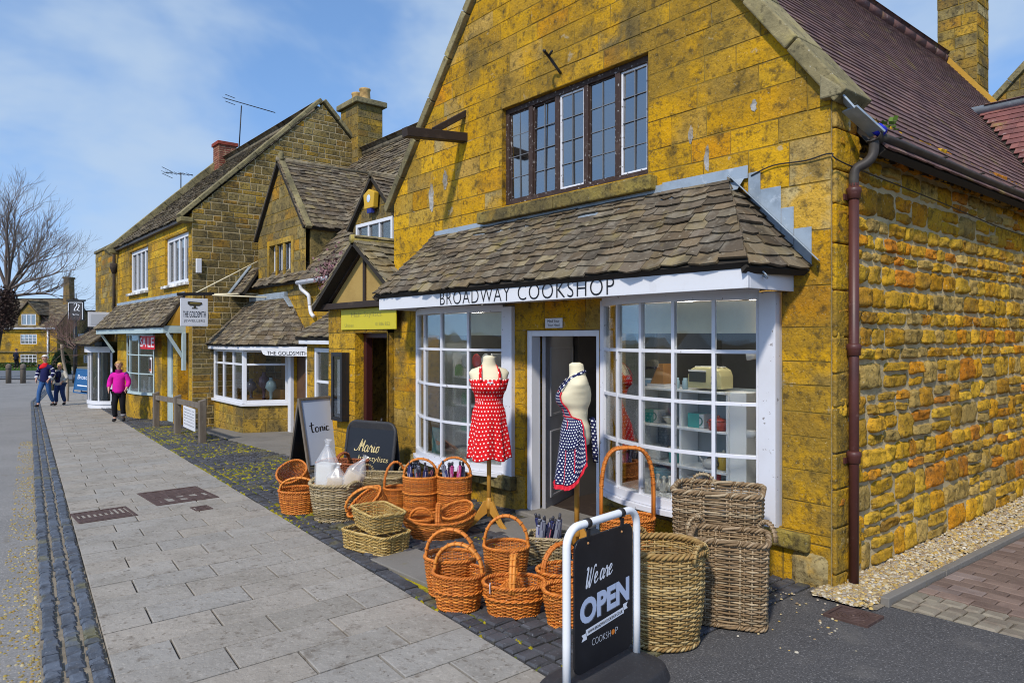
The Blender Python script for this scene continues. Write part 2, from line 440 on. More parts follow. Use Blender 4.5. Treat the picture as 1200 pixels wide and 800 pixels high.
def dots_mat(name, ground, dot, nu, nv, rad):
    t = NT(name); uv = t.node('ShaderNodeTexCoord').outputs['UV']
    sx = t.node('ShaderNodeSeparateXYZ'); t.link(uv, sx.inputs[0])
    u = t.math('MULTIPLY', sx.outputs[0], nu); v = t.math('MULTIPLY', sx.outputs[1], nv)
    row = t.math('FLOOR', v); odd = t.math('MULTIPLY', t.math('MODULO', row, 2.0), .5)
    fu = t.math('SUBTRACT', t.math('FRACT', t.math('ADD', u, odd)), .5); fv = t.math('SUBTRACT', t.math('FRACT', v), .5)
    d = t.math('SQRT', t.math('ADD', t.math('MULTIPLY', fu, fu), t.math('MULTIPLY', fv, fv)))
    f = t.ramp(d, rad, rad + .05, 1, 0)
    t.link(t.mix(f, ground, dot), t.b.inputs['Base Color'])
    t.b.inputs['Roughness'].default_value = .8; t.b.inputs['Specular IOR Level'].default_value = .2
    bp = t.node('ShaderNodeBump'); bp.inputs['Strength'].default_value = .3; bp.inputs['Distance'].default_value = .01
    t.link(t.noise(16, 4, .5, t.coord('Object')), bp.inputs['Height']); t.link(bp.outputs[0], t.b.inputs['Normal'])
    return t.mat
M['reddots'] = dots_mat('red_polka_dot_cotton', (.66, .008, .012), (.84, .80, .78), 28, 21, .165)
M['navydots'] = dots_mat('navy_polka_dot_cotton', (.016, .02, .075), (.80, .80, .82), 30, 40, .21)

# ------------------------------------------------------------------ masonry and roofing
def clip_poly(poly, planes):
    for A, B, C in planes:
        out = []
        for i in range(len(poly)):
            p, q = poly[i], poly[(i + 1) % len(poly)]
            dp, dq = A * p[0] + B * p[1] - C, A * q[0] + B * q[1] - C
            if dp <= 0: out.append(p)
            if (dp < 0 < dq) or (dq < 0 < dp):
                t = dp / (dp - dq); out.append((p[0] + t * (q[0] - p[0]), p[1] + t * (q[1] - p[1])))
        poly = out
        if len(poly) < 3: return []
    return poly
def area(p): return abs(sum(p[i][0] * p[(i + 1) % len(p)][1] - p[(i + 1) % len(p)][0] * p[i][1] for i in range(len(p)))) / 2

OCHRE = [(.53, .275, .010), (.56, .31, .012), (.53, .22, .008), (.48, .27, .018), (.58, .335, .015), (.38, .24, .04), (.46, .23, .010), (.42, .32, .14), (.33, .22, .06)]
WEATH = [(.33, .225, .055), (.29, .20, .065), (.37, .235, .045), (.27, .20, .08), (.42, .25, .03), (.31, .235, .09), (.24, .175, .075), (.40, .21, .025)]
RUBB = [(.56, .29, .018), (.52, .25, .014), (.56, .32, .028), (.54, .225, .012), (.44, .29, .08), (.50, .28, .025), (.57, .34, .03), (.40, .27, .08), (.52, .19, .016), (.36, .245, .075), (.52, .29, .02), (.47, .27, .03), (.42, .21, .02)]

def stone_wall(mb, fr, W, H, holes=(), clip=(), course=(.2, .34), length=(.3, .75), gap=.006, depth=.012, bev=.012,
               tints=OCHRE, seed=1, pillow=False, wob=0.0, thick=.3, m_stone=0, m_mortar=1, y_lo=0.0, reveal=True, outlier=0.0):
    rd = random.Random(seed)
    ys = sorted(set([y_lo, H] + [h[1] for h in holes if y_lo < h[1] < H] + [h[3] for h in holes if y_lo < h[3] < H]))
    bounds = []
    for a, b in zip(ys, ys[1:]):
        k = max(1, round((b - a) / rd.uniform(*course)))
        wts = [rd.uniform(course[0], course[1]) for _ in range(k)]; s = sum(wts); y = a
        for w in wts:
            bounds.append((y, y + w / s * (b - a))); y += w / s * (b - a)
    def spans(y0, y1):
        segs = [(0.0, W)]
        for h in holes:
            if h[1] < y1 - 1e-4 and h[3] > y0 + 1e-4:
                ns = []
                for a, b in segs:
                    if h[0] >= b or h[2] <= a: ns.append((a, b)); continue
                    if h[0] > a: ns.append((a, h[0]))
                    if h[2] < b: ns.append((h[2], b))
                segs = ns
        return segs
    for y0, y1 in bounds:
        for a, b in spans(y0, y1):
            bk = clip_poly([(a, y0), (b, y0), (b, y1), (a, y1)], clip)
            if bk:
                n = len(bk)
                mb.add([fr.p(x, y, 0) for x, y in bk] + [fr.p(x, y, -thick) for x, y in bk], [tuple(range(n)), tuple(range(2 * n - 1, n - 1, -1))], m_mortar)
            x = a
            while x < b - 1e-4:
                l = rd.uniform(*length) * (1 if not pillow else (.6 + .8 * (y1 - y0) / course[1]))
                if b - (x + l) < length[0] * .6: l = b - x
                sub = [(x, y0, x + l, y1)]
                if pillow and (y1 - y0) > course[1] * .8 and rd.random() < .45:
                    ym = y0 + (y1 - y0) * rd.uniform(.4, .6); sub = [(x, y0, x + l, ym), (x, ym, x + l, y1)]
                for (sx0, sy0, sx1, sy1) in sub:
                    g = gap * rd.uniform(.6, 1.5)
                    tn = rd.choice(tints); k = rd.uniform(.78, 1.2); tn = tuple(c * k for c in tn)
                    if pillow:
                        rect = [(sx0 + g, sy0 + g), (sx1 - g, sy0 + g), (sx1 - g, sy1 - g), (sx0 + g, sy1 - g)]
                        if clip and len(clip_poly(rect, clip)) != 4: continue
                        if clip and area(clip_poly(rect, clip)) < area(rect) * .98: continue
                        nu = 9; cx, cy = (sx0 + sx1) / 2, (sy0 + sy1) / 2; hx, hy = (sx1 - sx0) / 2 - g, (sy1 - sy0) / 2 - g
                        tilt = (rd.uniform(-.25, .25), rd.uniform(-.25, .25)); dd = depth * rd.uniform(.6, 1.35); sd = rd.uniform(0, 99)
                        def fn(u, v):
                            pu, pv = 2 * u - 1, 2 * v - 1
                            e = min(1, 4.5 * (1 - abs(pu))) * min(1, 4.5 * (1 - abs(pv)))
                            qx = cx + hx * pu * (1 - .045 * pv * pv) + wob * noise.noise(V((pu * 1.3 + sd, pv * 1.3, sd)))
                            qy = cy + hy * pv * (1 - .045 * pu * pu) + wob * noise.noise(V((pu * 1.3, pv * 1.3 + sd, sd + 9)))
                            z = dd * (e ** .7) * (1 + tilt[0] * pu + tilt[1] * pv) + e * depth * (.7 * abs(noise.noise(V((qx * 7, qy * 7, sd)))) + .55 * noise.noise(V((qx * 24, qy * 24, sd))))
                            return fr.p(qx, qy, z - .004)
                        mb.grid(fn, nu, nu, m_stone, tn, smooth=True)
                    else:
                        g2 = g
                        pl = clip_poly([(sx0 + g2, sy0 + g2), (sx1 - g2, sy0 + g2), (sx1 - g2, sy1 - g2), (sx0 + g2, sy1 - g2)], clip)
                        if not pl or area(pl) < 1e-3: continue
                        cx = sum(p[0] for p in pl) / len(pl); cy = sum(p[1] for p in pl) / len(pl)
                        n = len(pl); dd = max(.004, depth * rd.uniform(.6, 1.3))
                        if rd.random() < outlier: dd *= .2
                        lo, hi = [], []
                        for px_, py_ in pl:
                            dx, dy = px_ - cx, py_ - cy; ix = px_ - math.copysign(min(bev, abs(dx)), dx); iy = py_ - math.copysign(min(bev, abs(dy)), dy)
                            lo.append(fr.p(px_, py_, -.004)); hi.append(fr.p(ix + rd.uniform(-.003, .003), iy + rd.uniform(-.003, .003), dd + rd.uniform(-.003, .003)))
                        mb.add(lo + hi, [tuple(range(n, 2 * n))] + [(i, (i + 1) % n, n + (i + 1) % n, n + i) for i in range(n)], m_stone, False, tn)
                x += l
    if reveal:
        for h in holes:
            c = [(h[0], h[1]), (h[2], h[1]), (h[2], h[3]), (h[0], h[3])]
            for i in range(4):
                p, q = c[i], c[(i + 1) % 4]
                mb.add([fr.p(*p, .002), fr.p(*q, .002), fr.p(*q, -thick), fr.p(*p, -thick)], [(0, 3, 2, 1)], m_stone, False, tints[0])

SLATE = [(.155, .115, .072), (.185, .145, .092), (.12, .088, .055), (.205, .17, .12), (.165, .122, .07), (.135, .105, .075), (.225, .18, .105), (.095, .074, .052), (.125, .10, .072)]
TILE = [(.155, .085, .078), (.135, .075, .072), (.18, .10, .085), (.115, .064, .062), (.165, .10, .092), (.145, .082, .062)]

def slates(mb, fr, rows, left, right, wr=(.16, .36), th=.018, tints=SLATE, seed=3, jit=.012, m=0, lap=1.55, lift=1.5, tidy=False):
    """courses of individual slates up a slope; left/right give the edge of the slope at a height h"""
    rd = random.Random(seed); h = 0.0
    for ri, e in enumerate(rows):
        x = left(h) - rd.uniform(0, wr[0] if not tidy else 0) - (wr[0] * .5 if tidy and ri % 2 else 0); xr = right(h)
        while x < xr - .01:
            w = rd.uniform(*wr); x1 = min(x + w, xr)
            if xr - x1 < .04: x1 = xr
            xa = max(x, left(h)); top = h + e * lap
            if x1 - xa > .015:
                lo, hi = h + rd.uniform(-jit, jit), top
                g = .003 if not tidy else .001
                ua, ub = xa + g, x1 - g
                ta, tb = max(ua, min(left(top), right(top))), min(ub, max(right(top), left(top)))
                if tb < ta: ta = tb = (ta + tb) / 2
                k = rd.uniform(.72, 1.25) if not tidy else rd.uniform(.85, 1.15); tn = tuple(c * k for c in rd.choice(tints))
                a0 = th * (lift + rd.uniform(-.35, .45)); a1 = a0 + th * rd.uniform(-.3, .3); t2 = th * rd.uniform(.75, 1.3)
                if tidy: a0 = a1 = th * lift * rd.uniform(.94, 1.06)
                um = (ua + ub) / 2; j1, j2, j3 = (rd.uniform(-jit, jit) for _ in range(3))
                vs = [fr.p(ua, lo + j1 + jit * .25, a0), fr.p(um, lo + j2 - jit * .5, (a0 + a1) / 2 + (th * .15 if not tidy else 0)), fr.p(ub, lo + j3, a1), fr.p(tb, hi, th * .2), fr.p(ta, hi, th * .2)]
                dn = [q - fr.n * t2 for q in vs]
                mb.add(vs + dn, [(0, 1, 2, 3, 4), (5, 6, 1, 0), (6, 7, 2, 1), (7, 8, 3, 2), (8, 9, 4, 3), (9, 5, 0, 4)], m, False, tn)
            x = x1
        h += e
    return h

def courses(total, a, b):
    """exposures diminishing from a at the eaves to b at the ridge"""
    n = max(2, round(total / ((a + b) / 2))); w = [a + (b - a) * i / (n - 1) for i in range(n)]; s = sum(w)
    return [x * total / s for x in w]

def coping_run(mb, a, b, w, t, n=8, m=0, up=(0, 0, 1), side=None, seed=5):
    """a run of coping stones from a to b; side is the direction of the width w, t the thickness"""
    rd = random.Random(seed); a, b = V(a), V(b); d = b - a; sd = V(side).normalized(); u2 = d.cross(sd).normalized()
    if u2.z < 0: u2 = -u2
    for i in range(n):
        p = a + d * (i / n) + d.normalized() * .004; q = a + d * ((i + 1) / n) - d.normalized() * .004
        k = rd.uniform(.8, 1.15); tn = (.30 * k, .25 * k, .13 * k); j = rd.uniform(-.008, .008); o = u2 * rd.uniform(-.006, .006)
        mb.obox(p + sd * j + o, sd * w, q - p, u2 * t, m, tn)

def frame_rect(mb, fr, x0, y0, x1, y1, w, d, c=0.0, m=0):
    """four butted members of a frame, w wide and d deep, from depth c outward"""
    def b(xa, ya, xb, yb): mb.obox(fr.p(xa, ya, c), fr.u * (xb - xa), fr.v * (yb - ya), fr.n * d, m)
    b(x0, y0, x0 + w, y1); b(x1 - w, y0, x1, y1); b(x0 + w, y0, x1 - w, y0 + w); b(x0 + w, y1 - w, x1 - w, y1)

def casement(parent, name, fr, x0, y0, x1, y1, cols, rows, mat, glass, w=.05, bar=.022, d=.05, c=-.08, sill=None):
    """a simple window: frame and glazing bars in one mesh, glass as a part of the frame"""
    mb = MB(); frame_rect(mb, fr, x0, y0, x1, y1, w, d, c)
    xi0, xi1, yi0, yi1 = x0 + w, x1 - w, y0 + w, y1 - w
    for i in range(1, cols):
        x = xi0 + (xi1 - xi0) * i / cols; mb.obox(fr.p(x - bar / 2, yi0, c + .004), fr.u * bar, fr.v * (yi1 - yi0), fr.n * (d - .012))
    for j in range(1, rows):
        y = yi0 + (yi1 - yi0) * j / rows; mb.obox(fr.p(xi0, y - bar / 2, c + .008), fr.u * (xi1 - xi0), fr.v * bar, fr.n * (d - .02))
    wn = mb.build(name, mat, parent, bevel=.003)
    g = MB(); g.obox(fr.p(xi0, yi0, c + .014), fr.u * (xi1 - xi0), fr.v * (yi1 - yi0), fr.n * .004)
    attach(g.build('pane', glass), wn)
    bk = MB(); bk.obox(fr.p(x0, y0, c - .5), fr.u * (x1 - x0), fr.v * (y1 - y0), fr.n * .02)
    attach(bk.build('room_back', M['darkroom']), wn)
    if sill:
        s = MB(); s.obox(fr.p(x0 - .06, y0 - .07, -.1), fr.u * (x1 - x0 + .12), fr.v * .07, fr.n * (.1 + sill))
        attach(s.build('sill', mat if sill < 0 else M['coping'], None, bevel=.006), wn)
    return wn
ORG_DEFAULT = V((0, 0, 0))
# ================================================================== the street itself
def sheet(name, poly_fn, xs, ys_fn, dz, mat, label=None, kind='structure'):
    mb = MB(); rows = []
    for x in xs:
        a, b, k = ys_fn(x); rows.append([V((x, a + (b - a) * i / k, gz(x) + dz)) for i in range(k + 1)])
    for i in range(len(rows) - 1):
        for j in range(len(rows[0]) - 1):
            mb.quad(rows[i][j], rows[i + 1][j], rows[i + 1][j + 1], rows[i][j + 1])
    return struct(mb.build(name, mat), label, kind)

KA = lambda x: .45 + .0945 * (-4.2 - x) if x > -34 else .45 + .0945 * 29.8 + .16 * (-34 - x)   # road edge of the gutter setts
KB = lambda x: KA(x) + .315                                                                      # street edge of the paving
KC = lambda x: 2.44 + .088 * (-2.6 - x) if x > -30 else 2.44 + .088 * 27.4 + .15 * (-30 - x)     # shop edge of the paving
XS = [60, 25, 10, 4, 0, -2.42, -4, -6, -8, -10, -12, -15, -18, -21, -24, -28, -31, -34, -37, -40, -42, -50, -60, -80, -110, -160, -300, -600]
g = MB()
for a, b in zip(XS, XS[1:]):
    ya = [-500, -60, -9, 30, 80, 600]
    for c, d in zip(ya, ya[1:]):
        g.quad(V((b, c, gz(b) - .06)), V((a, c, gz(a) - .06)), V((a, d, gz(a) - .06)), V((b, d, gz(b) - .06)))
struct(g.build('ground', M['earth']), 'open ground round the street')
XR = [x for x in XS if -110 <= x <= 25]
sheet('road', None, XR, lambda x: (-7.5, KA(x) + .02, 6), -.02, M['road'], 'pale worn road surface along the gutter')
XP = [x for x in XS if -60 <= x <= -2.42]
sheet('paving_bed', None, XP, lambda x: (KA(x) - .02, KC(x) + .02, 4), -.022, M['slabjoint'], 'bed under the pavement slabs')
sheet('gutter_bed', None, XP, lambda x: (KA(x), KB(x), 2), -.012, M['sandjoint'], 'sandy bed of the gutter setts')
XF = [x for x in XS if -42 <= x <= -2.42]
sheet('forecourt_bed', None, XF, lambda x: (KC(x) - .01, 9.5, 6), -.016, M['moss'], 'mossy bed of the forecourt setts')
sheet('side_road', None, [25, 10, 4, 2, 0, -1.2, -2.455], lambda x: (KA(x) if x < -2 else .2, 4.76, 6), -.004, M['tarmac'], 'dark tarmac apron at the corner of the side lane')

# paving slabs: courses run across the pavement
rp = random.Random(21)
sl = MB(); x = -2.45
def block(mb, p, hgt, bev, tint, m=0, wob=.0, rd=rp):
    """a paving block from four ground corners, slightly rounded on top"""
    c = sum(p, V((0, 0, 0))) / 4
    lo = [q + V((0, 0, -.05)) for q in p]
    mid = [q + V((0, 0, hgt - bev * .8)) for q in p]
    hi = [q + (c - q).normalized() * bev * 1.4 + V((rd.uniform(-wob, wob), rd.uniform(-wob, wob), hgt + rd.uniform(-wob, wob) * .5)) for q in p]
    mb.add(lo + mid + hi, [(8, 9, 10, 11)] + [(i, (i + 1) % 4, 4 + (i + 1) % 4, 4 + i) for i in range(4)] + [(4 + i, 4 + (i + 1) % 4, 8 + (i + 1) % 4, 8 + i) for i in range(4)], m, False, tint)
row = 0
while x > -44:
    w = .345 + rp.uniform(-.012, .012)
    if -9.6 < x < -7.9: w *= .8
    x2 = x - w; f = 0.0; first = True
    while f < .999:
        wid = KC(x) - KB(x); l = (.60 + rp.uniform(-.05, .05)) / wid
        if first: l *= (.5 if row % 2 else 1.0) * rp.uniform(.92, 1.06); first = False
        if f + l > .90: l = 1 - f
        k = rp.uniform(.93, 1.07); hue = rp.uniform(-.008, .008)
        tn = ((.31 + hue) * k, .284 * k, (.25 - hue) * k)
        if rp.random() < .06: tn = (.275 * k, .25 * k, .215 * k)
        def pt(xx, ff, s): return V((xx, KB(xx) + (KC(xx) - KB(xx)) * ff, gz(xx)))
        g0, g1 = .0055 / wid, .0055
        p = [pt(x2 + g1, f + g0, 0), pt(x - g1, f + g0, 0), pt(x - g1, f + l - g0, 0), pt(x2 + g1, f + l - g0, 0)]
        dz = rp.uniform(-.002, .003); p = [q + V((0, 0, dz)) for q in p]
        block(sl, p, .006, .004, tn, wob=.001); f += l
    x = x2; row += 1
struct(sl.build('pavement', M['slab']), 'grey stone slab pavement beside the shop forecourts')

# gutter: three lines of blue setts
gs = MB()
for lane in range(3):
    x = -2.5
    while x > -42:
        l = rp.uniform(.065, .135) if x > -20 else rp.uniform(.2, .4)
        k = rp.uniform(.75, 1.25); tn = (.085 * k, .10 * k, .128 * k)
        wl = .105; y0 = lane * wl + .013 + rp.uniform(-.008, .008); y1 = (lane + 1) * wl - .013 + rp.uniform(-.008, .008)
        z = rp.uniform(-.004, .004) - .006 * (lane == 1)
        p = [V((xx, KA(xx) + yy, gz(xx) + z)) for xx, yy in ((x - l + .006, y0), (x - .006, y0), (x - .006, y1), (x - l + .006, y1))]
        block(gs, p, .014, .015, tn, wob=.006); x -= l
struct(gs.build('sett_gutter', M['sett']), 'blue granite sett gutter between road and pavement')

# forecourt of dark setts; the door steps and the cottage apron are flags
FLAGS = [(-5.15, -3.95, 2.78, 3.22), (-5.35, -4.35, 4.05, 4.75)]
APRON = (-17.2, -10.6, 4.62, 6.15)
def in_flag(x, y): return any(a < x < b and c < y < d for a, b, c, d in FLAGS) or (APRON[0] < x < APRON[1] and y > APRON[2] - .012 * (x + 10) * 2)
fs = MB(); y_off = 0
x = -2.46
while x > -30:
    w = rp.uniform(.085, .115) if x > -14 else rp.uniform(.13, .18)
    y = KC(x) + .008
    edge = True
    while y < 4.76 if x > -9.9 else y < 5.9:
        l = rp.uniform(.10, .19); l = .13 if edge else l; edge = False
        xm, ym = x - w / 2, y + l / 2; gj = .008 if x > -6 else .013
        if not in_flag(xm, ym) and (x > -22 or y < 5):
            k = rp.uniform(.7, 1.3); tn = (.062 * k, .062 * k, .070 * k); z = rp.uniform(-.006, .006) + .01 * noise.noise(V((x * 1.1, y * 1.1, 0)))
            p = [V((xx, yy, gz(xx) + z)) for xx, yy in ((x - w + gj, y + gj), (x - gj, y + gj), (x - gj, y + l - gj), (x - w + gj, y + l - gj))]
            block(fs, p, .012, .012, tn, wob=.005)
        y += l
    x -= w
struct(fs.build('forecourt', M['sett']), 'dark granite setts in front of the shops')
fl = MB()
for a, b, c, d in FLAGS:
    fl.hexa([V((xx, yy, gz(xx) + zz)) for zz in (-.05, .012) for xx, yy in ((a, c), (b, c), (b, d), (a, d))])
a, b, c, d = APRON
n = 8
for i in range(n):
    xa, xb = a + (b - a) * i / n + .004, a + (b - a) * (i + 1) / n - .004
    fl.hexa([V((xx, yy, gz(xx) + zz)) for zz in (-.05, .012) for xx, yy in ((xa, c - .024 * (xa + 10)), (xb, c - .024 * (xb + 10)), (xb, d), (xa, d))])
struct(fl.build('forecourt_flags', M['concrete'], bevel=.006), 'worn concrete flags at the shop doors')

# moss tufts along the sett joints and grit on the gutter edge
mt = MB()
for _ in range(8000):
    x = -2.5 - rp.random() ** .8 * 16.5; y = KC(x) + rp.random() ** 1.1 * (2.1 if x < -6 else 1.3)
    if noise.noise(V((x * .8, y * 1.1, 4))) < (.06 if x > -7 else -.22) or in_flag(x, y): continue
    r = rp.uniform(.012, .03) if x > -7 else rp.uniform(.02, .06); k = rp.uniform(.7, 1.3)
    tn = (.33 * k, .265 * k, .014) if rp.random() < .62 else (.13 * k, .145 * k, .02)
    a = rp.uniform(0, PI); n_ = 7; z = gz(x) + .004
    rr = [r * rp.uniform(.5, 1.3) for _ in range(n_)]
    lo_ = [V((x + rr[q] * 1.4 * math.cos(2 * PI * q / n_), y + rr[q] * .9 * math.sin(2 * PI * q / n_), z - .012)) for q in range(n_)]
    mt.add(lo_ + [V((x, y, z + r * .12 + .006))], [(q, (q + 1) % n_, n_) for q in range(n_)], 0, True, tn)
struct(mt.build('forecourt_moss', M['moss_tuft']), 'yellow green moss growing between the setts', 'stuff', 'moss')
gr = MB()
def pebble(mb, x, y, z, r, tn):
    a = rp.uniform(0, PI); c, s = math.cos(a), math.sin(a); e = rp.uniform(.65, 1.3); h = rp.uniform(.45, .8)
    vs = []
    for u, w, q in ((1, 0, 0), (.5, .87, .1), (-.5, .87, 0), (-1, 0, .1), (-.5, -.87, 0), (.5, -.87, .1)):
        vs.append(V((x + r * (u * e * c - w * s), y + r * (u * e * s + w * c), z + r * q)))
    t1 = [V((x + (q.x - x) * .55, y + (q.y - y) * .55, z + r * h)) for q in vs]
    mb.add(vs + t1, [(6, 7, 8, 9, 10, 11)] + [(i, (i + 1) % 6, 6 + (i + 1) % 6, 6 + i) for i in range(6)], 0, True, tn)
GRC = [(.46, .36, .19), (.52, .45, .31), (.40, .28, .12), (.55, .50, .40), (.35, .30, .24), (.50, .34, .10), (.28, .2, .12)]
for _ in range(5200):
    x = -2.9 - rp.random() ** 1.3 * 15; y = KA(x) - rp.random() ** 3.6 * .26 + .045
    if noise.noise(V((x * 1.7, 0, 2))) < -.25: continue
    k = rp.uniform(.55, .95); c = rp.choice(((.46, .33, .07), (.50, .38, .10), (.38, .24, .05), (.30, .22, .08), (.5, .42, .24))); pebble(gr, x, y, gz(x) - .021, rp.uniform(.005, .013), tuple(q * k for q in c))
for _ in range(260):
    x = -2.5 - rp.random() * 5; y = KC(x) + rp.random() * 1.6
    pebble(gr, x, y, gz(x) - .006, rp.uniform(.003, .007), rp.choice(GRC))
struct(gr.build('road_grit', M['gravel']), 'ochre grit and dead leaves swept along the gutter', 'stuff', 'grit')

# side lane: gravel strip, kerb, clay pavers
PX0 = -2.33
ks = MB(); KX = lambda y: -1.99 + .028 * (y - 4.7)
y = 4.72
while y < 13.5:
    l = .9; ks.hexa([V((xx, yy, gz(-2) + zz)) for zz in (-.1, .055) for xx, yy in ((KX(y), y + .003), (KX(y) + .055, y + .003), (KX(y + l) + .055, y + l - .003), (KX(y + l), y + l - .003))], 0)
    y += l
struct(ks.build('kerb', M['concrete'], bevel=.006), 'thin concrete edging between gravel and brick path')
gb = MB(); gb.quad(V((-2.4, 4.6, gz(-2) + .004)), V((-1.96, 4.6, gz(-2) + .004)), V((-1.7, 14, gz(-2) + .03)), V((-2.4, 14, gz(-2) + .03)))
struct(gb.build('gravel_bed', M['sandjoint']), 'sandy bed under the gravel strip')
gv = MB()
for _ in range(11500):
    y = 4.55 + rp.random() ** 1.5 * 7.5; x = rp.uniform(-2.36, KX(y) if y > 4.74 else -1.95 - rp.random() * .2)
    if y < 4.74 and rp.random() < .45 : continue
    k = rp.uniform(.75, 1.15); c = rp.choice(GRC)
    pebble(gv, x, y, gz(-2) + .006 + .014 * rp.random() + .004 * (y - 4.7), rp.uniform(.009, .018), tuple(q * k for q in c))
for _ in range(150):
    x = rp.uniform(-2.9, -1.6); y = 4.5 - rp.random() ** 2 * .9 + (x + 2.4) * .1
    if y > 4.72: continue
    k = rp.uniform(.8, 1.1); c = rp.choice(GRC); pebble(gv, x, y, gz(-2.4) + .004, rp.uniform(.005, .013), tuple(q * k for q in c))
struct(gv.build('gravel', M['gravel']), 'pale pea gravel along the foot of the rubble wall', 'stuff', 'gravel')
bp = MB(); bb = MB()
bb.quad(V((-1.94, 4.74, gz(-2) + .002)), V((6, 4.74, gz(-2) + .002)), V((6, 16, gz(-2) + .002)), V((-1.7, 16, gz(-2) + .002)))
struct(bb.build('path_bed', M['sandjoint']), 'sand bed of the clay paver path')
yr = 4.76
bw, bl = .105, .205
ang = R(0); i = 0
y = 5.12
while y < 12:
    x = KX(y) + .06; head = True; x += 0 if i % 2 else -.1
    while x < 2.2:
        xa = max(x, KX(y) + .062)
        if x + bl - xa > .03:
            k = rp.uniform(.75, 1.2); tn = (.20 * k, .142 * k, .115 * k) if rp.random() < .8 else (.22 * k, .17 * k, .15 * k)
            z = gz(-2) + .004 + rp.uniform(-.002, .002)
            block(bp, [V((xa + .003, y + .003, z)), V((x + bl - .003, y + .003, z)), V((x + bl - .003, y + bw - .003, z)), V((xa + .003, y + bw - .003, z))], .018, .006, tn, wob=.001)
        x += bl
    y += bw; i += 1
struct(bp.build('path', M['brickpave']), 'brown clay paver path beside the gravel strip')
cb = MB()
for rr in range(3):
    x = KX(4.8) + .06
    while x < 2.2:
        l = rp.uniform(.09, .15); k = rp.uniform(.8, 1.2); y0 = 4.76 + rr * .118; z = gz(-2) + .006
        tn = (.24 * k, .21 * k, .16 * k)
        block(cb, [V((x + .004, y0, z)), V((x + l - .004, y0, z)), V((x + l - .004, y0 + .11, z)), V((x + .004, y0 + .11, z))], .018, .014, tn, wob=.004); x += l
struct(cb.build('sett_band', M['brickpave']), 'band of buff setts across the mouth of the path')

# covers let into the ground
def cover(label, name, cx, cy, lx, ly, mat, ribs, rim=.03, rot=0.0, circles=False, group=None):
    z = gz(cx) + .004; t = thing(name, label, 'drain cover', (cx, cy, z), group)
    sl_ = (gz(cx + .5) - gz(cx - .5))
    def P(a, b, c): return V((cx + a, cy + b + .0, z + c + sl_ * a))
    f = MB()
    for (a0, b0, a1, b1) in ((-lx, -ly, lx, -ly + rim), (-lx, ly - rim, lx, ly), (-lx, -ly + rim, -lx + rim, ly - rim), (lx - rim, -ly + rim, lx, ly - rim)):
        f.hexa([P(a0, b0, -.02), P(a1, b0, -.02), P(a1, b1, -.02), P(a0, b1, -.02), P(a0, b0, .01), P(a1, b0, .01), P(a1, b1, .01), P(a0, b1, .01)])
    f.build('frame', mat, t, bevel=.003)
    p = MB(); a, b = lx - rim - .004, ly - rim - .004
    p.hexa([P(-a, -b, -.02), P(a, -b, -.02), P(a, b, -.02), P(-a, b, -.02), P(-a, -b, .003), P(a, -b, .003), P(a, b, .003), P(-a, b, .003)])
    if circles:
        for rr in (.04, .065, .09):
            p.tube([P(rr * math.cos(q * PI / 14), rr * math.sin(q * PI / 14), .004) for q in range(28)], .005, 5, closed=True)
        p.ball(P(0, 0, .004), (.014, .014, .006), 8)
    else:
        n = ribs
        for k in range(n):
            y0 = -b + (k + .5) * 2 * b / n
            for s0, s1 in ((-a + .01, -.012), (.012, a - .01)):
                p.hexa([P(s0, y0 - b / n * .5, .0), P(s1, y0 - b / n * .5, .0), P(s1, y0 + b / n * .5, .0), P(s0, y0 + b / n * .5, .0),
                        P(s0, y0 - b / n * .4, .010), P(s1, y0 - b / n * .4, .010), P(s1, y0 + b / n * .4, .010), P(s0, y0 + b / n * .4, .010)])
    p.build('lid', mat, t)
    return t
q = PG(119, 604); cover('rusty ribbed iron grate in the pavement near the gutter', 'drain_grate', q.x, q.y + .02, .30, .27, M['rust'], 9)
q = PG(208, 581); cover('wide reddish inspection cover set in the middle of the pavement', 'inspection_cover', q.x, q.y, .48, .34, M['rust'], 4, .05)
q = PG(236, 596); cover('tiny rusty stop tap cover beside the wide inspection cover', 'stop_tap_cover', q.x, q.y, .12, .09, M['rust'], 2, .02)
q = PG(1000, 722); cover('square iron cover with rings at the foot of the downpipe', 'drain_cover', q.x, q.y, .135, .115, M['rust'], 0, .02, circles=True)

# ================================================================== the corner cookshop
XL, XE, FY = -8.18, -2.33, 4.77
RXX, RZ = -5.05, 7.05
shop = thing('cookshop', 'stone gabled corner shop with slate canopy and two white bow windows', 'shop', (-5.2, 4.9, 0))
ZB = -.3
fF = FR((XL, FY, ZB), (1, 0, 0), (0, 0, 1), (0, -1, 0))
Wd = XE - XL
def L(x): return x - XL
def Z(z): return z - ZB
UW = (L(-5.91), Z(3.20), L(-3.92), Z(4.24))
WL = (L(-7.60), Z(.36), L(-5.70), Z(2.16))
DR = (L(-5.53), Z(-.05), L(-4.49), Z(1.87))
WR = (L(-4.455), Z(.43), L(-2.69), Z(2.16))
eL, eR = Z(3.56), Z(3.45)
slL = (Z(RZ) - eL) / (RXX - XL); slR = (Z(RZ) - eR) / (XE - RXX)
gable = [(-slL, 1, eL), (slR, 1, eR + slR * Wd)]
w = MB()
stone_wall(w, fF, Wd, Z(RZ), [UW, WL, DR, WR], gable, (.19, .31), (.24, .62), .002, .0035, .004, OCHRE, 11, thick=.32)
w.build('front_wall', [M['ashlar'], M['joint']], shop)
fS = FR((XE, FY, ZB), (0, 1, 0), (0, 0, 1), (1, 0, 0))
w = MB(); SW = 9.8
stone_wall(w, fS, SW, Z(3.42), [], [(-1, 0, -.0)], (.085, .225), (.11, .34), .011, .026, .02, RUBB, 5, pillow=True, wob=.020, thick=.30, m_mortar=1)
w.build('side_wall', [M['rubble'], M['mortar']], shop)
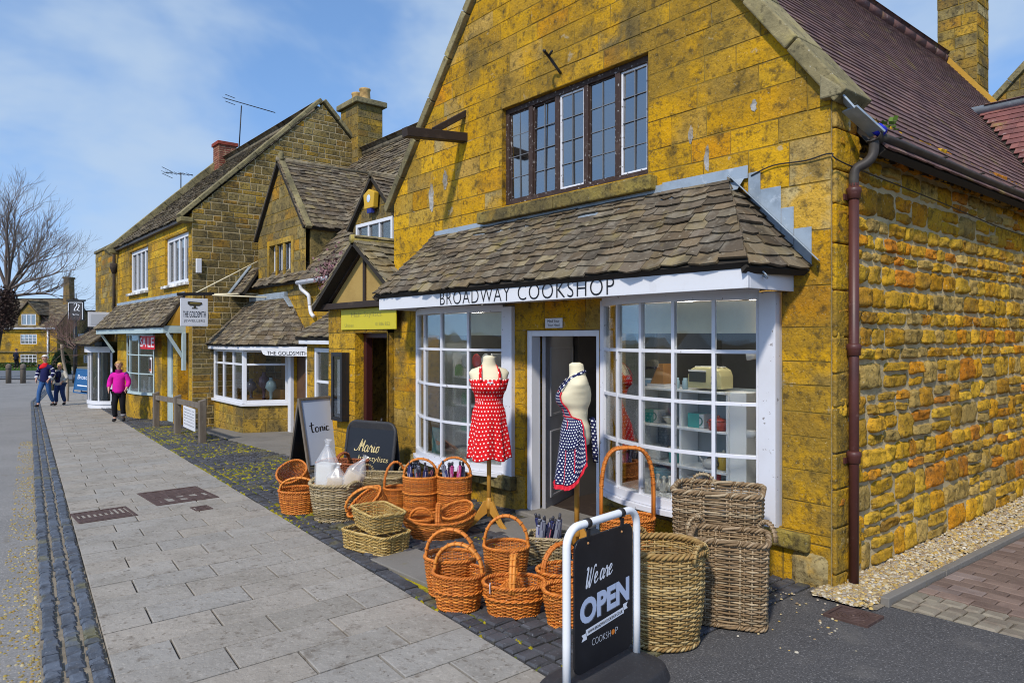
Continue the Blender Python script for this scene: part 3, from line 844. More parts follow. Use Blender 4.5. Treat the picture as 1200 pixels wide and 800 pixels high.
# dressed quoins at the corner, standing a touch proud of the rubble
qn = MB(); z = ZB; i = 0; rq = random.Random(4)
while z < 3.3:
    h = rq.uniform(.22, .34); l = .20 if i % 2 else .36; l *= rq.uniform(.85, 1.15); k = rq.uniform(.8, 1.15); tn = tuple(c * k for c in rq.choice(OCHRE))
    z1 = min(z + h, 3.42); a = .004
    qn.hexa([V((XE + .001, FY + .001, z + a)), V((XE + .034, FY + .001, z + a)), V((XE + .034, FY + l, z + a)), V((XE + .001, FY + l, z + a)),
             V((XE + .001, FY + .001, z1 - a)), V((XE + .034, FY + .001, z1 - a)), V((XE + .034, FY + l, z1 - a)), V((XE + .001, FY + l, z1 - a))], 0, tn)
    z = z1; i += 1
qn.build('quoins', M['ashlar'], shop, bevel=.012)
# weathered plinth stone and ledges under the windows
for lo_, hi_, tn_ in (((-2.87, FY - .06, .30), (-2.47, FY, .425), (.40, .30, .06)), ((-4.40, FY - .10, .30), (-2.88, FY, .415), (.40, .28, .06)), ((-7.62, FY - .10, .20), (-6.62, FY, .345), (.40, .3, .09)), ((-6.615, FY - .10, .20), (-5.66, FY, .345), (.44, .35, .13))):
    pl = MB(); pl.box(lo_, hi_, 0, tn_); pl.build('window_ledge', M['ashlar2'], shop, bevel=.014)
pl = MB()
def rug(u, v, x0, x1, z0, z1, y):
    e = min(1, 5 * min(u, 1 - u)) * min(1, 5 * min(v, 1 - v)); x = x0 + (x1 - x0) * u; zz = z0 + (z1 - z0) * v
    return V((x, y - .035 * e - .03 * e * noise.noise(V((x * 9, zz * 9, 3))), zz))
pl.grid(lambda u, v: rug(u, v, -2.62, -2.345, -.02, .30, FY), 14, 14, 0, (.34, .27, .13))
pl.build('plinth_stone', M['rubble'], shop)

# lime runs left on the face
for px, py, w_, h_ in ((810, 158, 6, 22), (829, 186, 7, 34), (884, 124, 8, 12), (506, 232, 7, 34), (522, 212, 6, 24)):
    a, b = PY(px, py, FY), PY(px + w_, py + h_, FY); hw, hh = abs(b.x - a.x) / 2, (a.z - b.z) / 2; lm = MB(); n_ = 18
    o_ = [V((a.x + hw * rq.uniform(.55, 1.1) * math.cos(2 * PI * q / n_), FY - .0075, a.z + hh * rq.uniform(.75, 1.1) * math.sin(2 * PI * q / n_))) for q in range(n_)]
    lm.prism(o_[::-1], (0, .006, 0), 0, (.40, .39, .37)); lm.build('lime_run', M['rubble'], shop)
# gable copings and kneelers
cp = MB()
a = V((XL - .10, FY - .07, ZB + eL - .10 * slL + .0)); apex = V((RXX, FY - .07, RZ))
coping_run(cp, a, apex, .40, .10, 9, side=(0, 1, 0), seed=3)
b = V((XE + .05, FY - .07, ZB + eR - .05 * slR))
coping_run(cp, b, apex, .40, .11, 8, side=(0, 1, 0), seed=8)
cp.hexa([V((XE - .05, FY - .07, 3.42)), V((XE + .10, FY - .07, 3.42)), V((XE + .10, FY + .34, 3.42)), V((XE - .05, FY + .34, 3.42)),
         V((XE - .05, FY - .07, 3.60)), V((XE + .10, FY - .07, 3.47)), V((XE + .10, FY + .34, 3.47)), V((XE - .05, FY + .34, 3.60))], 0, (.28, .24, .14))
cp.build('gable_coping', M['coping'], shop, bevel=.012)

# main clay tile roof
def slope(a, b, ta, tb, e0, e1, parent=None, name='roof_slope', mat=None, tints=SLATE, seed=3, wr=(.16, .36), th=.018, tidy=False, deck=.06, jit=.012, lift=1.5, mb=None):
    a, b, ta, tb = V(a), V(b), V(ta), V(tb)
    u = (b - a).normalized(); d = ta - a; s = (d - u * d.dot(u)); Hh = s.length; s = s.normalized(); n = u.cross(s)
    fr = FR(a, u, s, n); la, lb = d.dot(u), (tb - a).dot(u); W0 = (b - a).length
    own = mb is None
    if own: mb = MB()
    slates(mb, fr, courses(Hh, e0, e1), lambda h: la * min(h / Hh, 1), lambda h: W0 + (lb - W0) * min(h / Hh, 1), wr, th, tints, seed, jit, 0, tidy=tidy, lift=lift)
    top = [a - n * .006, b - n * .006, tb - n * .006, ta - n * .006]
    if (tb - ta).length < .02: top = top[:3]
    mb.prism([q - n * deck for q in top], n * (deck - .004), 1, (.1, .1, .1))
    if own: return mb.build(name, [mat or M['slate'], M['deck']], parent)
tz = lambda x: 3.42 + slR * (XE - x)
ex = -2.10
YE = 14.7
slope((ex, FY + .32, tz(ex) - .02), (ex, YE, tz(ex) - .02), (RXX, FY + .32, RZ - .06), (RXX, YE, RZ - .06), .098, .098, shop, 'tiled_roof', M['tile'], TILE, 6, (.16, .17), .013, True, jit=.003, lift=1.35)
zl = lambda x: 3.50 + slL * (x - XL)
lx = XL - .1
slope((lx, YE, zl(lx)), (lx, FY + .32, zl(lx)), (RXX, YE, RZ - .06), (RXX, FY + .32, RZ - .06), .3, .3, shop, 'tiled_roof', M['tile'], TILE, 9, (.3, .34), .015, True, jit=.003)
rt = MB()
y = FY + .34
while y < YE:
    rt.tube([V((RXX, y, RZ - .04)), V((RXX, min(y + .44, YE), RZ - .04))], .10, 10, 0, (.16, .08, .07)); y += .45
rt.build('ridge_tiles', M['tile'], shop)
vg = MB(); vg.beam((RXX, YE + .03, RZ - .03), (ex, YE + .03, tz(ex)), .10, .14, 0, (.5, .4, .1)); vg.build('verge_mortar', M['render'], shop)
bwall = MB(); bwall.prism([V((XL, YE - .06, ZB)), V((XE, YE - .06, ZB)), V((XE, YE - .06, 3.4)), V((RXX, YE - .06, RZ - .12)), V((XL, YE - .06, 3.5))], (0, -.2, 0), 0, (.4, .3, .1)); bwall.build('rear_wall', M['ashlar2'], shop)
bwall = MB(); bwall.box((XL, FY + .33, ZB), (XL + .25, YE - .3, 3.5), 0, (.4, .3, .1)); bwall.build('party_wall', M['ashlar2'], shop)

# gutter with brackets, lead outlet and downpipe
gt = MB()
def gut(u, v):
    a = PI * (u * 1.0) + PI; return V((-2.155 + .062 * math.cos(a), 4.98 + 9.0 * v, 3.19 + .05 * math.sin(a) + .004 * math.sin(v * 20)))
gt.grid(gut, 8, 30, 0); 
for k in range(11): gt.box((-2.33, 5.3 + k * .85, 3.205), (-2.09, 5.33 + k * .85, 3.212))
gt.build('gutter', M['gutter'], shop, solid=.006)
gt = MB(); gt.box((-2.34, FY + .345, 3.13), (-2.312, 13.5, 3.235)); gt.build('eaves_board', M['timber'], shop)
dp = MB()
top = [(-2.155, 5.02, 3.16), (-2.16, 5.02, 3.06), (-2.19, 4.99, 3.00), (-2.245, 4.95, 2.96), (-2.255, 4.94, 2.90), (-2.255, 4.94, 2.84)]
dp.tube(crom(top, 4), .034, 10)
sw = dp.build('swan_neck', M['gutter'], shop)
dp = MB(); dp.tube([(-2.255, 4.94, 2.86), (-2.255, 4.94, .03)], .034, 12)
for zz in (2.80, 1.72, .98): dp.lathe([(.035, zz - .05), (.044, zz - .045), (.044, zz - .01), (.049, zz), (.049, zz + .02), (.044, zz + .03), (.035, zz + .035)], (-2.255, 4.94, 0), 12)
for zz in (2.765, .95): dp.box((-2.325, 4.87, zz - .02), (-2.285, 5.01, zz + .02))
dp.build('downpipe', M['pipe'], shop)
ld = MB(); ld.beam((-2.22, 4.80, 3.34), (-2.13, 5.02, 3.19), .13, .014); ld.beam((-2.27, 4.77, 3.44), (-2.2, 4.82, 3.33), .09, .012); ld.build('lead_soaker', M['lead'], shop)
ld = MB(); ld.tube([(-2.13, 5.0, 3.225), (-2.11, 5.05, 3.20)], .040, 10, 0, (.01, .02, .40)); ld.build('gutter_joint', M['print'], shop)
wd = MB()
for _ in range(26):
    c = V((-2.13 + rp.uniform(-.03, .03), 5.10 + rp.uniform(0, .16), 3.23)); d = V((rp.uniform(-.05, .05), rp.uniform(-.05, .05), rp.uniform(.02, .08))); s = V((rp.uniform(-.012, .012), .012, .0))
    wd.quad(c + d - s, c + d + s, c + d * 1.4 + s, c + d * 1.4 - s, 0, (.12, .2, .03))
tag(wd.build('gutter_weed', M['leaf']), 'small green weed sprouting from the gutter above the downpipe', 'plant')
# telephone wire over the front and along the side
cw = MB()
p0 = PY(880, 206, FY - .02); p1 = PY(974, 180, FY - .02)
cw.tube(crom([p0, p0.lerp(p1, .3) + V((0, 0, .03)), p0.lerp(p1, .7) - V((0, 0, .0)), p1, (XE + .07, FY + .05, 2.98), (XE + .06, 6.5, 2.93), (XE + .06, 8.5, 2.86), (XE + .06, 11, 2.9)], 5), .005, 5)
cw.build('cable', M['iron'], shop)

# upper window: five leaded lights in a peeling brown frame
uw = MB(); x0, x1, z0, z1 = -5.91, -3.92, 3.20, 4.24
fU = FR((x0, FY, z0), (1, 0, 0), (0, 0, 1), (0, -1, 0)); Ww, Hw = x1 - x0, z1 - z0
frame_rect(uw, fU, .0, .0, Ww, Hw, .055, .07, -.12)
for k in range(1, 5): uw.obox(fU.p(Ww * k / 5 - .03, .055, -.117), fU.u * .06, fU.v * (Hw - .11), fU.n * .064)
uf = uw.build('upper_window', M['oldframe'], shop, bevel=.004)
lead = MB(); gl = MB(); cas = MB(); cas2 = MB()
for k in range(5):
    a, b = Ww * k / 5 + (.055 if k == 0 else .03), Ww * (k + 1) / 5 - (.055 if k == 4 else .03)
    tilt = .0
    frame_rect(cas if k in (2, 4) else cas2, fU, a + .002, .057, b - .002, Hw - .057, .012 if k % 2 else .018, .03, -.10)
    gl.obox(fU.p(a + .015, .07, -.088 + .003 * math.sin(k * 2.3)), fU.u * (b - a - .03) + fU.n * (.006 * math.sin(k * 5.1)), fU.v * (Hw - .14) + fU.n * (.012 * math.cos(k * 3.7)), fU.n * .003)
    lead.obox(fU.p((a + b) / 2 - .003, .075, -.086), fU.u * .006, fU.v * (Hw - .15), fU.n * .016)
    for j in range(1, 4): lead.obox(fU.p(a + .018, .075 + (Hw - .15) * j / 4 - .003, -.085), fU.u * (b - a - .036), fU.v * .006, fU.n * .013)
attach(gl.build('pane', M['darkglass']), uf); attach(lead.build('lead_came', surf('old_lead_came', (.16, .17, .19), [], .6)), uf); attach(cas.build('casement', M['flaky'], bevel=.002), uf); attach(cas2.build('casement', M['oldframe'], bevel=.002), uf)
cu = MB()
for k, (a, b) in enumerate(((.05, .36), (.50, .72), (.80, .98))):
    cu.grid(lambda u, v, a=a, b=b, k=k: fU.p(a + (b - a) * u * (1 - .25 * (v if k else 0)), .05 + (.95 if k == 0 else .42) * v * Hw, -.22 + .02 * math.sin(u * 22)), 16, 3, 0)
attach(cu.build('curtain', M['white']), uf)
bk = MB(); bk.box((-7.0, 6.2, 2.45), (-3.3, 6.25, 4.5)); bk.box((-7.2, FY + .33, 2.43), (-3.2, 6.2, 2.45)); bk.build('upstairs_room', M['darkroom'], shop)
sl2 = MB(); sl2.box((-6.24, FY - .10, 3.04), (-5.02, FY + .05, 3.165), 0, (.36, .27, .07)); sl2.box((-5.015, FY - .10, 3.04), (-3.82, FY + .05, 3.165), 0, (.42, .32, .06)); sl2.build('upper_sill', M['ashlar2'], shop, bevel=.012)

# slate canopy over both bow windows
CX0, CX1, CY, CZ0, CZ1 = -7.52, -2.60, 4.18, 2.125, 2.275
cn = MB()
slope((CX0 - .06, CY - .05, CZ1 + .025), (CX1 + .03, CY - .05, CZ1 + .025), (-7.20, FY, 3.02), (-3.13, FY, 3.02), .105, .078, mb=cn, seed=12, wr=(.10, .27), th=.0155, jit=.016)
slope((CX1 + .03, CY - .05, CZ1 - .01), (CX1 + .13, FY, CZ1 - .0), (-3.13, FY - .01, 3.02), (-3.12, FY, 3.02), .115, .09, mb=cn, seed=14, wr=(.13, .26), th=.017, jit=.012)
slope((CX0 - .2, FY, CZ1 - .01), (CX0 - .06, CY - .05, CZ1 - .01), (-7.21, FY, 3.02), (-7.20, FY - .01, 3.02), .115, .09, mb=cn, seed=15, wr=(.13, .26), th=.017)
cn.build('canopy_roof', [M['slate'], M['deck']], shop)
fb = MB()
fb.box((CX0, CY, CZ0), (CX1, CY + .03, CZ1)); fb.box((CX1 - .03, CY + .03, CZ0), (CX1, FY, CZ1)); fb.box((CX0, CY + .03, CZ0), (CX0 + .03, FY, CZ1))
fb.box((CX0 + .03, CY + .03, CZ0 + .03), (CX1 - .03, FY - .002, CZ0 + .045))
fas = fb.build('fascia_board', M['white'], shop, bevel=.003)
tx = MB(); fT = FR((0, CY, 0), (1, 0, 0), (0, 0, 1), (0, -1, 0))
xa, xb = PY(516, 350, CY).x, PY(598, 345, CY).x; xc, xd = PY(607, 345, CY).x, PY(720, 340, CY).x
put_text(tx, 'BROADWAY', fT, xa, xb, CZ0 + .012, CZ0 + .148, .004, thin=-.012, space=1.12)
put_text(tx, 'COOKSHOP', fT, xc, xd, CZ0 + .012, CZ0 + .148, .004, thin=-.012, space=1.12)
attach(tx.build('lettering', M['ink']), fas)
hk = MB(); hk.tube(crom([(CX1 + .003, 4.36, CZ0 + .09), (CX1 + .04, 4.35, CZ0 + .07), (CX1 + .05, 4.32, CZ0 + .09), (CX1 + .03, 4.31, CZ0 + .115)], 4), .006, 5); attach(hk.build('awning_hook', M['lead']), fas)
# lead flashings
lf = MB()
segs = [(-7.20, -6.2), (-6.2, -4.9), (-4.9, -3.75), (-3.75, -2.98)]
for i, (a, b) in enumerate(segs):
    lf.obox((a + .002, FY - .012 - .004 * i, 2.99), (b - a - .004 + .03, 0, 0), (0, -.004, 0), (0, 0, .085 + .012 * (i % 2)))
    lf.obox((a + .002, FY - .016, 3.0), (b - a - .004, 0, 0), (0, -.10, -.105), (0, -.004, .005))
for px0, px1, py0, py1 in ((877, 891, 203, 252), (891, 915, 222, 272), (915.5, 930, 244, 290), (930.5, 951, 268, 311)):
    p = PY(px0, py0, FY - .012); q = PY(px1, py1, FY - .012)
    lf.box((p.x, FY - .014, q.z), (q.x, FY - .008, p.z))
p0, p1 = V((-3.10, FY - .02, 3.02)), V((-2.40, FY - .02, 2.32))
lf.obox(p0, p1 - p0, (.03, -.09, .0), (.004, 0, .006))
lf.build('lead_flashing', M['lead'], shop, bevel=.002)

# bow windows
def sweep(mb, pts, outs, d0, d1, z0, z1, m=0, tint=(1, 1, 1)):
    """a bar of rectangular section bent along a plan curve, from d0 to d1 outward"""
    n = len(pts); vs = []
    for p, o in zip(pts, outs):
        for d, z in ((d0, z0), (d1, z0), (d1, z1), (d0, z1)):
            q = p + o * d; vs.append(V((q.x, q.y, z)))
    fs = []
    for i in range(n - 1):
        for k in range(4): fs.append((i * 4 + k, i * 4 + 4 + k, i * 4 + 4 + (k + 1) % 4, i * 4 + (k + 1) % 4))
    fs += [(0, 1, 2, 3), tuple(reversed(range((n - 1) * 4, n * 4)))]
    mb.add(vs, fs, m, False, tint)

def bow_window(x0, x1, ye, sag, z0, z1, cols, rows, board, side):
    ch = (x1 - x0) / 2; Rr = (ch * ch + sag * sag) / (2 * sag); cx = (x0 + x1) / 2; cy = ye - sag + Rr; half = math.asin(ch / Rr)
    def arc(t):
        a = -half + 2 * half * t; o = V((math.sin(a), -math.cos(a), 0)); return V((cx, cy, 0)) + o * Rr, o
    n = 30; P_ = [arc(i / n) for i in range(n + 1)]; pts = [p for p, o in P_]; outs = [o for p, o in P_]
    f = MB()
    sweep(f, pts, outs, -.05, .03, z0, z0 + .075); sweep(f, pts, outs, -.06, .065, z0 - .045, z0 - .002); sweep(f, pts, outs, -.05, .025, z1 - .05, z1 + .024)
    rows_z = [z0 + .075 + (z1 - z0 - .125) * j / rows for j in range(rows + 1)]
    for z in rows_z[1:-1]: sweep(f, pts, outs, -.03, .010, z - .014, z + .014)
    for k in range(cols + 1):
        p, o = arc(k / cols); tg = V((-o.y, o.x, 0)); wd_ = .028 if 0 < k < cols else .045
        f.obox(p - o * .034 - tg * wd_ / 2 + V((0, 0, z0 + .07)), tg * wd_, o * .048, V((0, 0, z1 - z0 - .115)))
    # flat board closing the far side, soffit and desk
    if side > 0: f.box((x1 + .01, FY - .05, z0 - .05), (x1 + board, FY + .06, z1))
    f.box((x0 - .045, FY - .03, z0 - .02), (x0 - .0, FY + .06, z1)) if side > 0 else None
    poly = [V((q.x, q.y, z1 - .03)) for q in [p - o * .04 for p, o in P_]] + [V((x1, FY + .3, z1 - .03)), V((x0, FY + .3, z1 - .03))]
    f.prism(poly, (0, 0, .02))
    w_ = f.build('bow_window', M['bowpaint'], shop, bevel=.003)
    g_ = MB()
    for k in range(cols):
        for j in range(rows):
            (pa, oa), (pb, ob) = arc((k + .03) / cols), arc((k + .97) / cols)
            rq_ = [rp.uniform(-.003, .003) for _ in range(2)]
            q = [V((pa.x, pa.y, rows_z[j] + .01)), V((pb.x, pb.y, rows_z[j] + .01)), V((pb.x, pb.y + rq_[0], rows_z[j + 1] - .01)), V((pa.x, pa.y + rq_[1], rows_z[j + 1] - .01))]
            nn = (q[1] - q[0]).cross(q[3] - q[0]).normalized()
            g_.prism([c - nn * .012 for c in q], nn * .003)
    attach(g_.build('pane', M['glass']), w_)
    d = MB(); poly = [V((q.x, q.y, z0 - .04)) for q in [p - o * .055 for p, o in P_]] + [V((x1, FY + .75, z0 - .04)), V((x0, FY + .75, z0 - .04))]
    d.prism(poly, (0, 0, .05)); attach(d.build('display_shelf', M['shelf']), w_)
    bl = MB(); sweep(bl, [p - o * .10 for p, o in P_], outs, -.004, .0, z1 - .30, z1 - .05); attach(bl.build('roller_blind', M['cream']), w_)
    return w_
bow_window(-7.555, -5.86, FY - .02, .22, .36, 2.12, 4, 4, .165, 1)
bow_window(-4.41, -2.86, FY - .02, .23, .445, 2.13, 5, 4, .145, 1)

# doorway
dr = MB(); x0, x1, z1 = -5.53, -4.49, 1.87
for a, b in ((x0 + .003, x0 + .075), (x1 - .06, x1 - .003)): dr.box((a, FY + .02, -.02), (b, FY + .14, z1 - .003))
dr.box((x0 + .075, FY + .02, z1 - .06), (x1 - .06, FY + .14, z1 - .003))
df = dr.build('door_frame', M['white'], shop, bevel=.004)
dl = MB(); fD = FR((-5.44, FY + .15, .02), (math.cos(R(114)), math.sin(R(114)), 0), (0, 0, 1), (math.sin(R(114)), -math.cos(R(114)), 0))
dl.obox(fD.p(0, 0, 0), fD.u * .88, fD.v * 1.80, fD.n * .04)
for a, b in ((.10, .80), (.95, 1.68)): frame_rect(dl, fD, .12, a, .76, b, .03, .012, .04)
dd = dl.build('door', M['doorgrey'], shop, bevel=.004)
hd = MB(); hd.lathe([(.012, 0), (.012, .04), (.03, .05), (.03, .07), (.0, .085)], (0, 0, 0), 10); hd.xf(Matrix.Translation(fD.p(.80, .9, .04)) @ V((0, 0, 1)).rotation_difference(fD.n).to_matrix().to_4x4()); attach(hd.build('handle', M['iron']), dd)
st = MB(); st.box((x0 - .05, FY - .10, -.06), (x1 + .05, FY + .33, .03), 0, (.3, .26, .18)); st.build('door_step', M['concrete'], shop, bevel=.012)
sg = MB(); p = PY(639, 373, FY - .02); q = PY(659, 384, FY - .02); sg.box((p.x, FY - .022, q.z), (q.x, FY - .012, p.z))
ns = sg.build('door_notice', M['white'], shop, bevel=.002)
tx = MB(); fN = FR((p.x, FY - .022, q.z), (1, 0, 0), (0, 0, 1), (0, -1, 0)); ww, hh = q.x - p.x, p.z - q.z
put_text(tx, 'Mind Your', fN, ww * .15, ww * .85, hh * .55, hh * .85, .002); put_text(tx, 'Your Head', fN, ww * .15, ww * .85, hh * .15, hh * .42, .002)
attach(tx.build('lettering', M['ink']), ns)
# shop interior
rm = MB(); rm.box((-7.9, FY + .33, -.06), (-2.64, 8.4, .02)); rm.build('shop_floor', M['timber'], shop)
rm = MB(); rm.box((-7.9, 8.3, .02), (-2.64, 8.35, 2.4)); rm.box((-7.92, FY + .33, .02), (-7.88, 8.3, 2.4)); rm.box((-2.66, FY + .33, .02), (-2.63, 8.3, 2.4)); rm.build('shop_wall', M['plaster'], shop)
rm = MB(); rm.box((-7.92, FY + .33, 2.40), (-2.63, 8.35, 2.42)); rm.build('shop_ceiling', M['plaster'], shop)
rm = MB(); rm.box((-5.66, FY + .85, .02), (-5.62, 6.6, 2.39)); rm.box((-4.46, FY + .75, .02), (-4.42, 6.6, 2.39)); rm.build('shop_partition', M['darkroom'], shop)

for k, (lx_, ly_) in enumerate(((-3.75, 5.12), (-3.15, 5.14), (-6.75, 5.12))):  # the left window's bulb is an added lamp to brighten the cabinet and shelves
    lt = thing('ceiling_lamp', ('lit bulb high in the middle of the right bow window', 'lit bulb high at the right of the right bow window', 'lit bulb added inside the left bow window')[k], 'lamp', (lx_, ly_, 2.15), 'lit shop bulbs')
    m_ = MB(); m_.tube([(lx_, ly_, 2.13), (lx_, ly_, 2.40)], .006, 6); m_.build('cord', M['iron'], lt)
    m_ = MB(); m_.ball((lx_, ly_, 2.08), .035, 12); em = NT('lit_bulb'); em.b.inputs['Emission Color'].default_value = (1, .93, .8, 1); em.b.inputs['Emission Strength'].default_value = 14; m_.build('bulb', em.mat, lt)
    pl_ = bpy.data.lights.new('bulb_light', 'POINT'); pl_.energy = 6.5; pl_.color = (1, .93, .82); pl_.shadow_soft_size = .06; lo_ = bpy.data.objects.new('bulb_light', pl_); COL.objects.link(lo_); lo_.location = (lx_, ly_ - .02, 2.0)

# sign beam and lamp hook
bm_ = MB(); bm_.beam((-6.59, FY + .1, 4.09), (-6.59, FY - .80, 4.00), .11, .10); bm_.beam((-6.59, FY + .02, 4.37), (-6.59, FY - .42, 4.09), .06, .07)
bm_.build('sign_beam', M['timber'], shop, bevel=.006)
hk = MB(); c = PY(657, 86, FY - .01)
hk.tube(crom([c, c + V((-.0, -.05, .04)), c + V((-.03, -.13, .14)), c + V((.0, -.22, .16)), c + V((.06, -.26, .13))], 4), .014, 6); hk.tube([c + V((-.03, -.13, .14)), c + V((.05, -.16, .16))], .012, 6)
hk.build('lamp_hook', M['iron'], shop)

# chimney, lower wing and the house behind
ch = thing('stone_chimney', 'tall stone chimney stack rising behind the red tiled roof', 'chimney', (-5.0, 15.2, 5.5))
cm = MB(); stone_wall(cm, FR((-5.2, 14.85, 5.4), (1, 0, 0), (0, 0, 1), (0, -1, 0)), .66, 4.4, [], [], (.2, .3), (.25, .5), .004, .008, .01, WEATH, 31, thick=.1)
stone_wall(cm, FR((-4.54, 14.85, 5.4), (0, 1, 0), (0, 0, 1), (1, 0, 0)), .6, 4.4, [], [], (.2, .3), (.25, .5), .004, .008, .01, OCHRE, 32, thick=.1)
stone_wall(cm, FR((-5.2, 15.45, 5.4), (0, -1, 0), (0, 0, 1), (-1, 0, 0)), .6, 4.4, [], [], (.2, .3), (.25, .5), .004, .008, .01, WEATH, 33, thick=.1)
cm.build('stack', [M['ashlar2'], M['joint']], ch)
cm = MB(); cm.box((-5.28, 14.77, 9.8), (-4.46, 15.53, 9.95), 0, (.3, .25, .14)); cm.build('chimney_cap', M['coping'], ch, bevel=.02)

wg = thing('rear_wing', 'low red tiled wing with a lead ridge joined to the side of the corner shop', 'wing', (-2.0, 11.4, 0))
slope((-2.33, 10.05, 3.45), (4.5, 10.05, 3.45), (-3.5, 11.4, 4.95), (4.5, 11.4, 4.95), .11, .11, wg, 'wing_roof', M['tile'], [(.22, .085, .075), (.25, .10, .085), (.19, .075, .068)], 61, (.16, .17), .014, True, jit=.003)
slope((4.5, 12.75, 3.45), (-2.33, 12.75, 3.45), (4.5, 11.4, 4.95), (-3.5, 11.4, 4.95), .2, .2, wg, 'wing_roof', M['tile'], TILE, 62, (.3, .34), .014, True, jit=.003)
wm = MB(); wm.tube([(-3.55, 11.4, 4.97), (4.5, 11.4, 4.97)], .075, 8); wm.build('lead_ridge', M['lead'], wg)
wm = MB(); wm.box((-2.32, 10.25, -.3), (4.5, 12.55, 3.45), 0, (.42, .3, .1)); wm.build('wing_wall', M['ashlar2'], wg)
hb = thing('rear_house', 'weathered stone house with coped gable behind the chimney', 'house', (-3.5, 18, 0))
hw = MB(); fB = FR((-6.2, 17.5, -.3), (1, 0, 0), (0, 0, 1), (0, -1, 0))
stone_wall(hw, fB, 6.2, 9.0, [], [(-1.0, 1, 5.9), (1.0, 1, 5.9 + 6.2)], (.2, .32), (.3, .7), .004, .008, .01, WEATH, 41, thick=.25); hw.build('wall', [M['ashlar2'], M['joint']], hb)
hc = MB(); coping_run(hc, (-6.3, 17.42, 5.5), (-3.1, 17.42, 8.7), .35, .12, 8, side=(0, 1, 0)); coping_run(hc, (.1, 17.42, 5.5), (-3.1, 17.42, 8.7), .35, .12, 8, side=(0, 1, 0)); hc.build('coping', M['coping'], hb)
slope((-6.3, 24, 5.4), (-6.3, 17.7, 5.4), (-3.1, 24, 8.6), (-3.1, 17.7, 8.6), .25, .2, hb, 'roof', seed=71, wr=(.3, .5)); slope((.1, 17.7, 5.4), (.1, 24, 5.4), (-3.1, 17.7, 8.6), (-3.1, 24, 8.6), .25, .2, hb, 'roof', seed=72, wr=(.3, .5))
# ================================================================== hairdresser's porch
po = thing('hairdresser_porch', 'timber gabled stone porch with yellow sign beside the corner shop', 'porch', (-9.0, 4.9, 0))
PYF = 4.68
fP = FR((-9.95, PYF, -.35), (1, 0, 0), (0, 0, 1), (0, -1, 0))
w = MB(); stone_wall(w, fP, 1.755, 2.62, [(.85, .1, 1.74, 2.21)], [], (.22, .34), (.3, .5), .004, .008, .01, [(.52, .29, .02), (.55, .32, .025), (.48, .25, .02)], 51, thick=.28)
w.build('wall', [M['ashlar'], M['joint']], po)
w = MB(); w.box((-9.97, PYF + .29, -.4), (-9.72, 6.2, 2.3), 0, (.4, .28, .08)); w.build('side_wall', M['ashlar2'], po)
w = MB(); w.box((-9.08, PYF + .12, -.2), (-9.0, PYF + .22, 1.855)); w.box((-9.0, PYF + .12, 1.79), (-8.2, PYF + .22, 1.855)); w.build('door_frame', surf('dark_red_paint', (.05, .012, .012), [], .4), po, bevel=.004)
w = MB(); w.box((-8.24, PYF + .28, -.3), (-8.2, 7.6, 2.3)); w.box((-9.1, 7.2, -.3), (-8.2, 7.25, 2.3)); w.box((-9.1, PYF + .28, 2.0), (-8.2, 7.2, 2.04)); w.build('passage_wall', M['cream_render'], po)
w = MB(); w.box((-9.71, PYF + .29, -.3), (-9.2, 7.2, -.13)); w.box((-9.2, PYF + .0, -.3), (-8.24, 7.2, -.12)); w.build('passage_floor', M['concrete'], po)
gt = MB(); ax, az = -8.76, 3.10
gt.prism([V((-9.80, 4.66, 2.30)), V((-7.72, 4.66, 2.30)), V((ax, 4.66, az - .06))], (0, .05, 0), 0, (.46, .32, .12)); gt.build('gable_panel', M['cream_render'], po)
tb = MB()
tb.obox((-10.04, 4.56, 2.205), (2.5, 0, 0), (0, .16, 0), (0, 0, .085))
tb.build('tie_beam', M['timber'], po, bevel=.006)
tb = MB()
tb.beam((-9.93, 4.635, 2.26), (ax, 4.635, az - .04), .05, .08); tb.beam((-7.60, 4.635, 2.26), (ax, 4.635, az - .04), .05, .08); tb.box((ax - .03, 4.63, 2.29), (ax + .03, 4.66, az - .08))
tb.build('gable_timbers', M['timber'], po, bevel=.004)
rf = MB()
big = [(.24, .19, .10), (.28, .22, .11), (.20, .16, .09), (.26, .22, .14)]
slope((-7.50, 4.46, 2.26), (-7.50, 4.765, 2.26), (ax, 4.46, az + .02), (ax, 4.765, az + .02), .20, .16, mb=rf, seed=22, wr=(.2, .36), th=.026, jit=.02, tints=big)
slope((-8.19, 4.77, 2.66), (-8.19, 6.6, 2.66), (ax, 4.77, az + .02), (ax, 6.9, az + .02), .18, .16, mb=rf, seed=23, wr=(.2, .36), th=.024, tints=big)
slope((-10.06, 6.3, 2.24), (-10.06, 4.46, 2.24), (ax, 6.9, az + .02), (ax, 4.46, az + .02), .19, .16, mb=rf, seed=24, wr=(.18, .3), th=.026, jit=.02, tints=big)
rf.tube([(ax, 4.44, az + .03), (ax, 6.8, az + .03)], .06, 8, 0, (.36, .28, .08))
rf.build('porch_roof', [M['slate'], M['deck']], po)
sg = thing('yellow_sign', 'yellow sign board fixed over the porch door', 'sign', (-8.7, PYF, 1.9))
s = MB(); s.box((-9.48, PYF - .03, 1.905), (-7.93, PYF - .012, 2.195)); sb = s.build('board', M['yellowsign'], sg, bevel=.003)
tx = MB(); fr = FR((-9.48, PYF - .03, 1.905), (1, 0, 0), (0, 0, 1), (0, -1, 0))
put_text(tx, 'Hair Stylists', fr, .32, 1.18, .155, .245, .002, tint=(.30, .27, .06), thin=-.008); put_text(tx, 'Unisex', fr, .12, .40, .04, .085, .002, tint=(.30, .27, .06)); put_text(tx, '01386 852', fr, 1.02, 1.40, .05, .095, .002, tint=(.30, .27, .06))
attach(tx.build('lettering', M['print']), sb)
